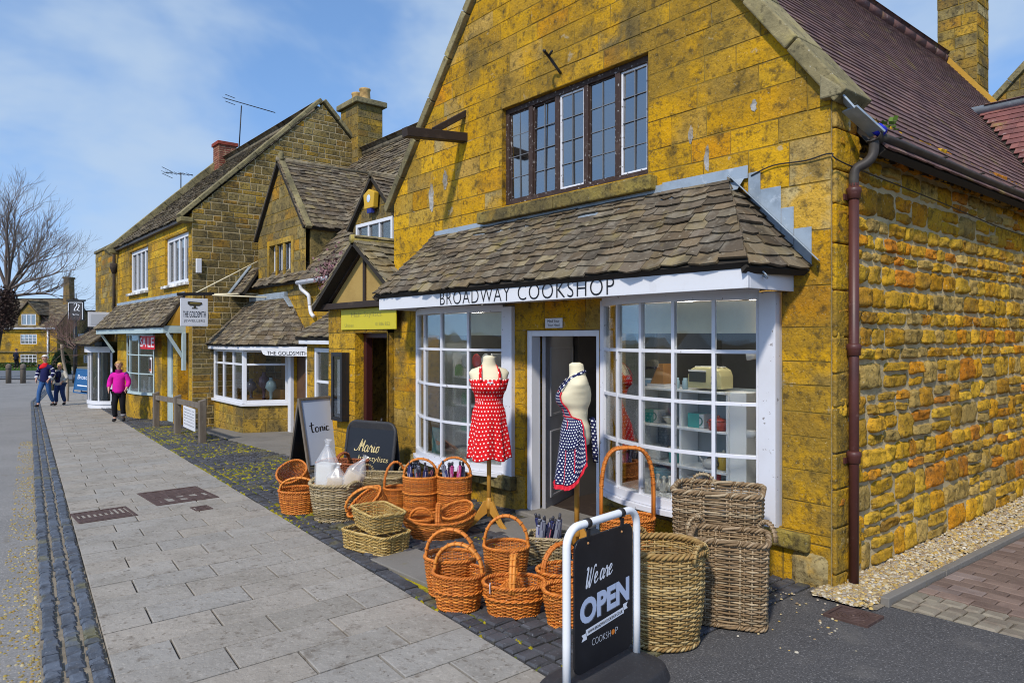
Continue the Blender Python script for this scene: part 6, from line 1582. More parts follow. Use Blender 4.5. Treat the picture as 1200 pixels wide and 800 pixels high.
# hairdresser's black A-board
P0, P1 = PG(399, 571), PG(457, 577); P0.z = gz(P0.x); P1.z = gz(P1.x); u = P1 - P0; u.z = 0; back = u.cross(V((0, 0, 1))).normalized() * -1
ml = thing('a_board', 'black plastic hairdresser a-board with gilt script at the porch', 'sign', (P0 + P1) / 2)
vv = V((0, 0, 1)) + back * .16; fM = FR(P0, u, vv, u.cross(vv)); Wm, Hm = u.length, .84
def rounded(x0, y0, x1, y1, r):
    o = []
    for cx1, cy1, a0 in ((x1 - r, y1 - r, 0), (x0 + r, y1 - r, 90), (x0 + .01, y0 + .01, 180), (x1 - .01, y0 + .01, 270)):
        rr = r if a0 < 180 else .01
        o += [(cx1 + rr * math.cos(R(a0 + 15 * k)), cy1 + rr * math.sin(R(a0 + 15 * k))) for k in range(7)]
    return o
for c0, nm in ((0, 'front_panel'), ):
    m_ = MB(); m_.prism([fM.p(x, y, -.02) for x, y in rounded(.02, .06, Wm - .02, Hm - .02, .11)], fM.n * .015); fpn = m_.build(nm, M['blackboard'], ml, bevel=.002)
m_ = MB(); rd_ = rounded(.015, 0, Wm - .015, Hm, .13); m_.tube([fM.p(x, y, -.012) for x, y in rd_], .022, 8, closed=True); m_.tube([fM.p(Wm * .68, Hm, -.01), fM.p(Wm * .68, Hm + .06, -.01)], .012, 6); m_.build('moulded_frame', M['rubber'], ml)
vv2 = V((0, 0, 1)) - back * .16; fM2 = FR(P0 + back * .26, u, vv2, u.cross(vv2)); m_ = MB(); m_.prism([fM2.p(x, y, 0) for x, y in rounded(.0, 0, Wm, Hm, .13)], fM2.n * .015); m_.build('rear_panel', M['rubber'], ml, bevel=.003)
MAR = {'M': [[(-.25, .2), (-.12, .05), (.1, .2), (.3, .9), (.34, 1.0), (.30, .5), (.26, .05)], [(.34, .95), (.46, .4), (.62, .95), (.60, .4), (.60, .06), (.72, .16)]], 'a': SCR['a'], 'r': SCR['r'], 'i': [[(0, .2), (.10, .52), (.08, .2), (.14, .03), (.26, .16)], [(.13, .74), (.145, .76)]], 'o': [[(.2, .5), (.08, .42), (.06, .14), (.16, .03), (.28, .16), (.28, .42), (.18, .52), (.34, .48)]]}
GILT = surf('gilt_lettering', (.62, .50, .24), [], .5)
tx = MB(); x = Wm * .24; s = Hm * .19
for c_, adv in (('M', .76), ('a', .46), ('r', .40), ('i', .26), ('o', .4)):
    put_strokes(tx, MAR[c_], FR(fM.p(0, 0, -.004), fM.u, fM.v, fM.n), x, Hm * .56, s * 1.02, s * .95, .0062, .002, slant=.2); x += adv * s
put_text(tx, 'hairstylists', FR(fM.p(0, 0, -.004), fM.u, fM.v, fM.n), Wm * .28, Wm * .88, Hm * .41, Hm * .51, .002, shear=.25, thin=-.006)
put_text(tx, 'upstairs', FR(fM.p(0, 0, -.004), fM.u, fM.v, fM.n), Wm * .34, Wm * .80, Hm * .22, Hm * .31, .002, shear=.25, thin=-.006)
attach(tx.build('lettering', GILT), fpn)

# ================================================================== dressmaker's dummies
TORSO = [(0, .135, .102, 0), (.06, .146, .110, -.004), (.12, .140, .106, -.002), (.20, .112, .088, .004), (.27, .122, .098, .010), (.34, .142, .122, .020), (.39, .148, .120, .018), (.44, .156, .100, .006), (.485, .168, .082, 0), (.515, .150, .070, -.004), (.535, .105, .062, -.006), (.555, .062, .056, -.004), (.60, .052, .052, .002), (.635, .050, .050, .006), (.648, .040, .040, .006), (.652, .012, .012, .006)]
def torso_at(z):
    z = max(0, min(z, .65))
    for (z0, a0, b0, o0), (z1, a1, b1, o1) in zip(TORSO, TORSO[1:]):
        if z <= z1: 
            t = (z - z0) / (z1 - z0); t = t * t * (3 - 2 * t); kk = 1.0 + .15 * max(0, min(1, (z - .27) / .16)); return (a0 + (a1 - a0) * t) * kk, (b0 + (b1 - b0) * t) * kk, o0 + (o1 - o0) * t
    return TORSO[-1][1:]
def dummy(label, foot, z0, head, group):
    """stand, turned post and calico torso; head = heading the chest faces (degrees)"""
    t = thing('dress_form', label, 'mannequin', foot, group); Mx = Matrix.Translation((foot.x, foot.y, z0)) @ Matrix.Rotation(R(head - 90), 4, 'Z')   # local +Y is the front
    m_ = MB()
    zs = [.65 * k / 40 for k in range(41)]
    def f(u, v):
        a, b, o = torso_at(.652 * v); th = 2 * PI * u
        bust = .0
        for s in (-1, 1): bust += .015 * math.exp(-(((math.cos(th) * a) - s * .068) / .045) ** 2 - ((.652 * v - .355) / .05) ** 2) * max(0, math.sin(th))
        return (a * math.cos(th), b * math.sin(th) + o + bust, .652 * v)
    m_.grid(f, 36, 44, 0, closed=True); m_.add([V(f(k / 36, 0)) for k in range(36)][::-1], [tuple(range(36))]); m_.xf(Mx).build('torso', M['cream'], t)
    m_ = MB(); g = gz(foot.x); m_.tube([(foot.x, foot.y, g + .10), (foot.x, foot.y, z0 + .02)], .021, 12); m_.lathe([(.021, 0), (.034, .02), (.034, .06), (.026, .09), (.021, .12)], (foot.x, foot.y, g + .16), 12); m_.build('post', M['pine'], t)
    for k in range(3):
        a = R(head + 40 + 120 * k); d = V((math.cos(a), math.sin(a), 0)); m_ = MB(); c = V((foot.x, foot.y, g)); sd_ = V((-d.y, d.x, 0)) * .013
        prof = [(.02, .24), (.05, .25), (.10, .17), (.17, .07), (.235, .015), (.235, .0), (.20, .0), (.14, .03), (.08, .09), (.02, .13)]
        m_.prism([c + d * x + V((0, 0, z)) - sd_ for x, z in prof], sd_ * 2); m_.build('foot', M['pine'], t, bevel=.003)
    return t, Mx
fw = V((FX, FYY, 0))
# red dress
A = PD(573, 612, 6.78); A.z = gz(A.x) + .01
d1, M1 = dummy('dress form wearing a red polka dot apron outside the left window', A, .975, -39.7 + 6, 'dress forms in aprons')
rd = thing('polka_dot_apron', 'red apron with white dots on the dress form by the left window', 'apron', A + V((0, 0, 1.1)))
HEM = -.33
def red(u, v):
    """v from the hem (0) to the top of the bodice (1)"""
    th = PI / 2 + (u - .5) * 2 * PI * .94; z = HEM + (.425 - HEM) * v
    top = .405 + .025 * math.cos((u - .5) * 2 * PI * 2) * 0
    if v > .72:
        a, b, o = torso_at(z); bust = sum(.024 * math.exp(-(((math.cos(th) * a) - s * .068) / .05) ** 2 - ((z - .355) / .055) ** 2) for s in (-1, 1)) * max(0, math.sin(th))
        pl_ = .004 * math.sin(th * 22) * (1 if z > .25 else .3); return ((a + .012 + pl_) * math.cos(th), (b + .012 + pl_) * math.sin(th) + o + bust, z)
    q = (.72 - v) / .72; a, b, o = torso_at(.20); h_a, h_b, h_o = torso_at(max(z, .05)); wv = min(1, q * 1.4) * (.012 * math.sin(th * 9 + 1) + .009 * math.sin(th * 4 + 2.2 + q) + .004 * math.sin(th * 23))
    A_ = max(a + .014 + .075 * q ** .8, h_a + .010 + .012 * q) + wv; B_ = max(b + .016 + .075 * q ** .8, h_b + .012 + .012 * q) + wv
    return (A_ * math.cos(th), B_ * math.sin(th) + o, z + q * .014 * math.sin(th * 5))
m_ = MB(); m_.grid(red, 90, 46, 0, uv=lambda u, v: (u * 1.0, v * .98 + .002)); m_.xf(M1); cl_ = m_.build('cloth', M['reddots'], rd, solid=.004)
m_ = MB(); m_.grid(lambda u, v: ((torso_at(.205)[0] + .020) * math.cos(PI / 2 + (u - .5) * 2 * PI * .95), (torso_at(.205)[1] + .020) * math.sin(PI / 2 + (u - .5) * 2 * PI * .95), .198 + .034 * v), 60, 3, 0, uv=lambda u, v: (u, v * .045)); m_.xf(M1); m_.build('waistband', M['reddots'], rd, solid=.004)
for s in (-1, 1):
    m_ = MB(); pth = [(s * .085, .160, .415), (s * .09, .128, .46), (s * .085, .085, .515), (s * .070, .012, .553), (s * .035, -.062, .566), (0, -.068, .569)]; pth = crom(pth, 4); L_ = []
    sidev = V((1, .1 * s, 0))
    vs_, fs_ = [], []
    for i, p in enumerate(pth):
        tg = (pth[min(i + 1, len(pth) - 1)] - pth[max(i - 1, 0)]).normalized(); nrm = V((p.x * .6, p.y + .02, .02)).normalized(); sdv = tg.cross(nrm).normalized() * .014; vs_ += [p - sdv + nrm * .006, p + sdv + nrm * .006]
    f0 = len(m_.f); n = len(pth); m_.add(vs_, [(2 * i, 2 * i + 1, 2 * i + 3, 2 * i + 2) for i in range(n - 1)], 0, True)
    for i in range(n - 1): m_.uv[f0 + i] = [(0, i * .012), (.03, i * .012), (.03, (i + 1) * .012), (0, (i + 1) * .012)]
    m_.xf(M1); m_.build('strap', M['reddots'], rd, solid=.003)
m_ = MB()
for s in (-1, 1): m_.ball((s * .016, .172, .40), (.016, .006, .010), 8)
m_.ball((0, .174, .40), (.006, .007, .006), 6); m_.xf(M1); m_.build('bow', M['white'], rd)
# navy apron
B = PD(676, 624, 5.72); B.z = gz(B.x) + .01
d2, M2 = dummy('dress form wearing a navy dotted apron in front of the open door', B, .945, 180 + 50.3 - 2, 'dress forms in aprons')
nv = thing('polka_dot_apron', 'navy dotted apron with red piping on the dress form by the door', 'apron', B + V((0, 0, 1.1)))
HB = -.31
def navy(u, v):
    z = HB + (.415 - HB) * v; ex = .0
    if z > .2: half = R(74) - ((z - .2) / .215) ** .7 * R(40)
    else: half = R(108) + R(4) * (z < 0)
    th = PI / 2 + (u - .5) * 2 * half
    if z > .2:
        a, b, o = torso_at(z); bust = sum(.018 * math.exp(-(((math.cos(th) * a) - s * .068) / .05) ** 2 - ((z - .355) / .055) ** 2) for s in (-1, 1)) * max(0, math.sin(th))
        return ((a + .011) * math.cos(th), (b + .011) * math.sin(th) + o + bust, z)
    q = (.2 - z) / (.2 - HB); a, b, o = torso_at(max(z, .10)); fl = q * .055; wv = q * (.012 * math.sin(th * 7) + .008 * math.sin(th * 13))
    round_ = .20 * max(0, abs(u - .5) * 2 - .5) ** 2 * 4 * q
    return ((a + .015 + fl + wv) * math.cos(th), (b + .015 + fl + wv) * math.sin(th) + o * (1 - q), z + round_)
m_ = MB(); m_.grid(navy, 70, 46, 0, uv=lambda u, v: (u * .80, v * .82)); m_.xf(M2); m_.build('cloth', M['navydots'], nv, solid=.004)
RED = surf('red_piping', (.60, .012, .03), [], .7)
m_ = MB()
m_.tube([navy(0, v / 30) for v in range(31)], .006, 5); m_.tube([navy(1, v / 30) for v in range(31)], .006, 5); m_.tube([navy(u / 40, 1) for u in range(41)], .006, 5)
def frill(u, v): p = V(navy(u, 0)); o = V((p.x, p.y, 0)).normalized(); return p + o * (.010 + .010 * math.sin(u * 120)) * v + V((0, 0, -.035 * v))
m_.grid(frill, 160, 2, 0); m_.tube([navy(.32, v / 24 * .62) for v in range(25)], .005, 5); m_.tube([navy(.72, v / 24 * .9) for v in range(25)], .005, 5); m_.tube([navy(.86, v / 24 * .60) for v in range(4, 25)], .005, 5)
m_.tube([navy(u / 30, .735) for u in range(31)], .006, 5); m_.xf(M2); m_.build('red_piping', RED, nv)
m_ = MB(); pk = lambda u, v: V(navy(.70 + .22 * u, .38 + .22 * v)) * 1.0 + V((navy(.70 + .22 * u, .4)[0], navy(.70 + .22 * u, .4)[1], 0)).normalized() * .006; m_.grid(pk, 14, 8, 0, uv=lambda u, v: (u * .18 + .013, v * .18 + .01)); m_.xf(M2); m_.build('pocket', M['navydots'], nv, solid=.003)
for s in (-1, 1):
    m_ = MB(); pth = crom([(s * .088, .142, .41), (s * .10, .108, .465), (s * .092, .045, .530), (s * .06, -.035, .569), (0, -.066, .579)], 4); vs_ = []
    for i, p in enumerate(pth):
        tg = (pth[min(i + 1, len(pth) - 1)] - pth[max(i - 1, 0)]).normalized(); nrm = V((p.x, p.y + .02, .03)).normalized(); sdv = tg.cross(nrm).normalized() * .012; vs_ += [p - sdv + nrm * .008, p + sdv + nrm * .008]
    f0 = len(m_.f); n = len(pth); m_.add(vs_, [(2 * i, 2 * i + 1, 2 * i + 3, 2 * i + 2) for i in range(n - 1)], 0, True)
    for i in range(n - 1): m_.uv[f0 + i] = [(0, i * .014), (.03, i * .014), (.03, (i + 1) * .014), (0, (i + 1) * .014)]
    m_.xf(M2); m_.build('strap', M['navydots'], nv, solid=.003)
m_ = MB(); m_.grid(lambda u, v: V((.02 + .09 * u + .015 * math.sin(v * 4), -.125 - .02 * math.sin(u * 9) - .03 * v, .20 - .36 * v)), 10, 14, 0, uv=lambda u, v: (u * .1, v * .3)); m_.grid(lambda u, v: V((-.10 + .08 * u, -.125 - .02 * math.sin(u * 7) - .02 * v, .20 - .30 * v)), 10, 14, 0, uv=lambda u, v: (u * .1, v * .3)); m_.xf(M2); m_.build('tie', M['navydots'], nv, solid=.003)

# ================================================================== goods in the windows
YS = 5.22
un = thing('window_shelf_unit', 'white shelf unit of crockery inside the right bow window', 'shelves', (-3.75, YS + .1, .4))
a, b = PY(750, 457, YS).x, PY(852, 457, YS).x
zs = [PY(800, 456, YS).z, PY(800, 500, YS).z, PY(800, 545, YS).z]; m_ = MB()
for z in zs: m_.box((a, YS - .02, z - .022), (b, YS + .26, z))
for x in (a, (a + b) / 2 - .01, b): m_.box((x - .012, YS + .0, .46), (x + .012, YS + .25, zs[0] - .023))
m_.box((b + .012, YS + .02, .46), (b + .17, YS + .24, zs[0])); m_.build('carcass', M['shelf'], un, bevel=.003)
m_ = MB(); m_.box((a, YS + .262, .46), (b + .18, YS + .275, zs[0] + .02), 0); m_.build('back_panel', surf('shelf_back', (.30, .34, .36), [], .6), un)
def at(px, z, dy=.0): return V((PY(px, 400, YS + dy).x, YS + dy, z))
to = thing('toaster', 'cream toaster on the top shelf of the right window', 'toaster', at(832, zs[0], .08))
c = at(832, zs[0], .08); m_ = MB(); w2, h2 = .17, .205
m_.prism([c + V((-w2 + x, -.09, z)) for x, z in ((0, .02), (2 * w2, .02), (2 * w2, .13), (2 * w2 - .02, .18), (2 * w2 - .07, h2), (.07, h2), (.02, .18), (0, .13))], (0, .19, 0), 0, (.55, .50, .26)); tb_ = m_.build('body', M['gloss'], to, bevel=.012, seg=3)
m_ = MB(); m_.box(c + V((-.15, -.096, .075)), c + V((.02, -.088, .165)), 0, (.03, .035, .035)); m_.box(c + V((-.155, -.099, .165)), c + V((.025, -.088, .18)), 0, (.6, .6, .6)); attach(m_.build('vent_panel', M['gloss']), tb_)
for z in (.07, .12):
    m_ = MB(); m_.lathe([(.02, 0), (.018, .018), (.0, .02)], (0, 0, 0), 10, 0, (.05, .04, .03)); m_.xf(Matrix.Translation(c + V((.10, -.09, z))) @ Matrix.Rotation(PI / 2, 4, 'X')); m_.build('knob', M['gloss'], to)
m_ = MB(); m_.box(c + V((-.12, -.05, h2 - .002)), c + V((.12, -.02, h2 + .006)), 0, (.5, .5, .5)); m_.box(c + V((-.12, .03, h2 - .002)), c + V((.12, .06, h2 + .006)), 0, (.5, .5, .5)); m_.build('slot', M['gloss'], to)
for k, (px, label) in enumerate(((762, 'teal mug box on the left half of the middle window shelf'), (815, 'teal mug box on the right half of the middle window shelf'))):
    c = at(px, zs[1], .04); t = thing('mug_box', label, 'box', c, 'teal mug boxes in the window'); m_ = MB(); m_.box(c + V((-.085, 0, 0)), c + V((.035, .12, .125)), 0, (.05, .36, .33)); m_.build('carton', M['gloss'], t, bevel=.002)
    m_ = MB(); m_.box(c + V((.0352, .004, .003)), c + V((.085, .12, .122)), 0, (.68, .7, .7)); m_.build('white_end', M['gloss'], t, bevel=.002)
    m_ = MB(); m_.tube([c + V((.04 + .03 * math.sin(q), -.001, .06 + .035 * math.cos(q))) for q in (PI * j / 8 for j in range(9))], .006, 5, 0, (.05, .25, .23)); m_.build('printed_handle', M['gloss'], t)
c = at(770, zs[0], .06); t = thing('wooden_rack', 'small pitched wooden rack at the left end of the top window shelf', 'rack', c); m_ = MB(); m_.prism([c + V((-.10, 0, 0)), c + V((.07, 0, 0)), c + V((.07, 0, .22)), c + V((.02, 0, .22))], (0, .14, 0), 0, (.30, .13, .03)); m_.build('box', M['gloss'], t, bevel=.004); m_ = MB(); m_.box(c + V((-.11, -.01, 0)), c + V((.09, .16, .03)), 0, (.55, .55, .58)); m_.build('plinth', M['gloss'], t)
for k, px in enumerate((793, 803)):
    c = at(px, zs[0], .03); m_ = MB(); m_.lathe([(.02, 0), (.028, .01), (.028, .07), (.02, .085), (.022, .10)], c, 12, 0, (.35, .50, .58)); tag(m_.build('glass_jar', M['gloss'], None), 'pale blue jar beside the toaster on the top window shelf', 'jar', 'blue jars by the toaster')
c = at(832, zs[2], .05); t = thing('teapot', 'small shiny teapot on the lower window shelf', 'teapot', c); m_ = MB(); m_.lathe([(.03, 0), (.06, .02), (.066, .05), (.05, .08), (.03, .09)], c, 16, 0, (.42, .42, .42)); m_.build('pot', M['gloss'], t); m_ = MB(); m_.tube([c + V((-.05, 0, .04)), c + V((-.09, 0, .07)), c + V((-.11, 0, .10))], [.014, .01, .007], 8, 0, (.42, .42, .42)); m_.build('spout', M['gloss'], t); m_ = MB(); m_.lathe([(.03, .088), (.02, .10), (.006, .105), (.01, .12), (0, .125)], c, 12, 0, (.05, .05, .05)); m_.build('lid', M['gloss'], t); m_ = MB(); m_.tube([c + V((.055 + .03 * math.sin(q), 0, .05 + .03 * math.cos(q))) for q in (PI * j / 8 for j in range(9))], .006, 6, 0, (.05, .05, .05)); m_.build('handle', M['gloss'], t)
c = at(766, zs[2], .06); t = thing('bread_bin', 'white enamel bin on the lower window shelf', 'bin', c); m_ = MB(); m_.box(c + V((-.07, 0, 0)), c + V((.07, .13, .11)), 0, (.62, .64, .66)); m_.build('body', M['gloss'], t, bevel=.015); m_ = MB(); m_.box(c + V((-.074, -.004, .112)), c + V((.074, .134, .13)), 0, (.45, .47, .5)); m_.build('lid', M['gloss'], t, bevel=.006)
for k in range(5):
    c = at(764 + k * 7, .46, -.28 + .05 * (k % 2)); m_ = MB(); m_.lathe([(.03, 0), (.038, .03), (.03, .07), (.014, .085), (.012, .11), (.022, .13), (.0, .14)], c, 12, 0, (.6, .58, .52)); tag(m_.build('ceramic_jar', M['gloss'], None), 'small white ceramic jar on the floor of the right bow window', 'jar', 'white jars at the foot of the right window')
for k, zz in enumerate((PY(880, 416, 4.95).z, PY(880, 507, 4.95).z)):
    q = PY(884, 400, 4.95); t = thing('spotlight', ('upper', 'lower')[k] + ' white spotlight on the post at the right end of the right bow window', 'lamp', (q.x, 4.95, zz), 'window spotlights'); m_ = MB(); m_.tube([(q.x - .05, 4.92, zz - .01), (q.x + .03, 4.96, zz)], [.034, .026], 10, 0, (.7, .7, .7)); m_.build('lamp_head', M['gloss'], t); m_ = MB(); m_.tube([(q.x + .03, 4.96, zz), (q.x + .10, 5.0, zz)], .010, 6, 0, (.7, .7, .7)); m_.build('arm', M['gloss'], t)
m_ = MB(); m_.box((-2.82, 4.98, .47), (-2.75, 5.08, 2.1)); m_.build('window_post', M['render'], shop)
STOCK = [(760, 0, .10, 'bowl', (.10, .28, .50), 'blue bowl beside the wooden rack on the top window shelf'), (842, 1, .05, 'pan', (.40, .05, .03), 'red casserole at the right end of the middle window shelf'), (785, 1, .10, 'bowl', (.60, .55, .42), 'cream bowl between the mug boxes in the right window'),
         (790, 2, .06, 'tin', (.05, .30, .30), 'teal tin in the middle of the lower window shelf'), (848, 2, .10, 'tin', (.45, .30, .05), 'mustard tin right of the teapot in the right window'), (775, 3, .05, 'pan', (.05, .22, .30), 'blue green casserole at the bottom of the right window unit'), (815, 3, .05, 'bowl', (.62, .6, .55), 'white bowl at the bottom of the right window unit'), (838, 3, .05, 'tin', (.35, .04, .05), 'red tin at the bottom right of the right window unit')]
zlev = zs + [.50]
for px, lv, dy, kind, tn, label in STOCK:
    c = at(px, zlev[lv] + .001, dy); t = thing('kitchen_' + kind, label, kind, c); m_ = MB()
    if kind == 'bowl':
        m_.lathe([(.025, 0), (.03, .006), (.06, .04), (.07, .07), (.066, .07), (.055, .042), (.02, .012)], c, 18, 0, tn); m_.build('body', M['gloss'], t); m_ = MB(); m_.lathe([(.0705, .062), (.073, .066), (.0705, .071)], c, 18, 0, (.6, .6, .6), cap=False); m_.build('rim', M['gloss'], t)
    elif kind == 'pan':
        m_.lathe([(.075, 0), (.085, .01), (.088, .075), (.08, .08)], c, 18, 0, tn); m_.build('body', M['gloss'], t); m_ = MB(); m_.lathe([(.09, .081), (.085, .09), (.03, .105), (.012, .11), (.014, .125), (0, .13)], c, 18, 0, tn); m_.build('lid', M['gloss'], t)
        for s_ in (-1, 1): m_ = MB(); m_.tube([c + V((s_ * (.085 + .025 * math.sin(q)), .025 * math.cos(q), .062)) for q in (PI * j / 6 for j in range(7))], .006, 5, 0, tn); m_.build('handle', M['gloss'], t)
    else:
        m_.lathe([(.045, 0), (.05, .005), (.05, .12), (.046, .125)], c, 16, 0, tn); m_.build('body', M['gloss'], t); m_ = MB(); m_.lathe([(.052, .126), (.052, .145), (.01, .15), (.012, .165), (0, .17)], c, 16, 0, (.5, .48, .42)); m_.build('lid', M['gloss'], t)
# left window
un2 = thing('window_shelf_unit', 'white shelf unit of crockery inside the left bow window', 'shelves', (-6.6, YS, .4)); m_ = MB(); a, b = PY(530, 440, YS).x, PY(575, 440, YS).x
z2 = [PY(550, 442, YS).z, PY(550, 475, YS).z, PY(550, 507, YS).z]
for z in z2: m_.box((a, YS, z - .02), (b, YS + .26, z))
for x in (a, b): m_.box((x - .012, YS + .01, .4), (x + .012, YS + .25, z2[0] + .30))
m_.build('carcass', M['shelf'], un2, bevel=.003)
for px, z, tn, r, label in ((537, z2[0], (.08, .30, .03), .07, 'green enamel jug on the upper shelf of the left window'), (546, z2[1], (.06, .35, .16), .06, 'green tin on the middle shelf of the left window'), (545, z2[2], (.1, .4, .3), .06, 'green tin on the lower shelf of the left window')):
    c = at(px, z, .1); t = thing('kitchen_tin', label, 'tin', c); m_ = MB(); m_.lathe([(r * .9, 0), (r, .01), (r, .11), (r * .8, .13)], c, 16, 0, tn); m_.build('body', M['gloss'], t); m_ = MB(); m_.lathe([(r * .82, .131), (r * .85, .15), (r * .2, .155), (r * .2, .175), (0, .18)], c, 16, 0, tuple(k * .7 for k in tn)); m_.build('lid', M['gloss'], t)
cb_ = thing('white_cabinet', 'plain white cabinet at the left inside the left bow window', 'cabinet', (-7.1, 5.3, .4)); a, b = PY(501, 440, 5.3).x, PY(524, 440, 5.3).x
m_ = MB(); m_.box((a, 5.3, .02), (b, 5.7, 1.72)); m_.build('carcass', M['shelf'], cb_, bevel=.01); m_ = MB(); m_.box((a + .02, 5.28, .06), (b - .02, 5.298, 1.70)); m_.build('door', M['shelf'], cb_, bevel=.006); m_ = MB(); m_.tube([(a + .07, 5.25, 1.1), (a + .07, 5.25, 1.3)], .012, 8); m_.build('handle', M['iron'], cb_)
for k, px in enumerate((547, 560, 571)):
    c = PY(px, 423, 5.05); m_ = MB(); m_.lathe([(.0, 0), (.05, .003), (.085, .016), (.088, .02), (.05, .012), (0, .01)], (0, 0, 0), 20, 0, ((.72, .7, .68), (.62, .05, .05), (.72, .7, .68))[k], cap=False); m_.xf(Matrix.Translation(c) @ Matrix.Rotation(PI / 2, 4, 'X')); tag(m_.build('display_plate', M['gloss'], None), ('white plate hung at the left of the left window row', 'red plate hung between two white plates in the left window', 'white plate hung at the right of the left window row')[k], 'plate')
pp = MB(); q0, q1 = PY(506, 500, 4.86), PY(521, 538, 4.86); pp.box((q0.x, 4.86, q1.z), (q1.x, 4.87, q0.z), 0, (.12, .42, .42)); po_ = pp.build('window_poster', M['print'], None); tag(po_, 'teal poster with an orange bird low in the left bow window', 'poster')
pp = MB(); cxp, czp = (q0.x + q1.x) / 2, (q0.z + q1.z) / 2; pp.ball((cxp, 4.858, czp), (.05, .003, .03), 12, 0, (.6, .16, .03)); pp.ball((cxp - .045, 4.858, czp + .03), (.02, .003, .018), 10, 0, (.05, .05, .06)); attach(pp.build('bird', M['print']), po_)
# ================================================================== people
FWV, RTV = V((FX, FYY, 0)), V((RX, RY, 0))
PM = {}
def cmat(name, c, rough=.85):
    if name not in PM: PM[name] = surf(name, c, [(tuple(q * .6 for q in c), 18, .5, .75, .5)], rough, [(40, .35, .01)], .2)
    return PM[name]
def skin(name, chains, mat, parent, Mx, sub=1, branch=True):
    """one continuous limb tree grown with a skin modifier; chains are lists of (x, y, z, r)"""
    vs, es, rs, idx = [], [], [], {}
    for ch in chains:
        prev = None
        for q in ch:
            k = tuple(round(c, 3) for c in q[:3])
            if k not in idx: idx[k] = len(vs); vs.append(Mx @ V(q[:3])); rs.append(q[3])
            if prev is not None and prev != idx[k]: es.append((prev, idx[k]))
            prev = idx[k]
    me = bpy.data.meshes.new(name); me.from_pydata([tuple(v) for v in vs], es, []); o = bpy.data.objects.new(name, me); COL.objects.link(o)
    md = o.modifiers.new('Skin', 'SKIN'); md.use_smooth_shade = True; md.branch_smoothing = .6
    sk = me.skin_vertices[0].data
    for i, r in enumerate(rs):
        r2 = r if hasattr(r, '__len__') else (r, r); sk[i].radius = r2; sk[i].use_root = (i == 0)
    s_ = o.modifiers.new('Smooth', 'SUBSURF'); s_.levels = sub; s_.render_levels = sub
    me.materials.append(mat)
    if parent is not None: attach(o, parent)
    return o

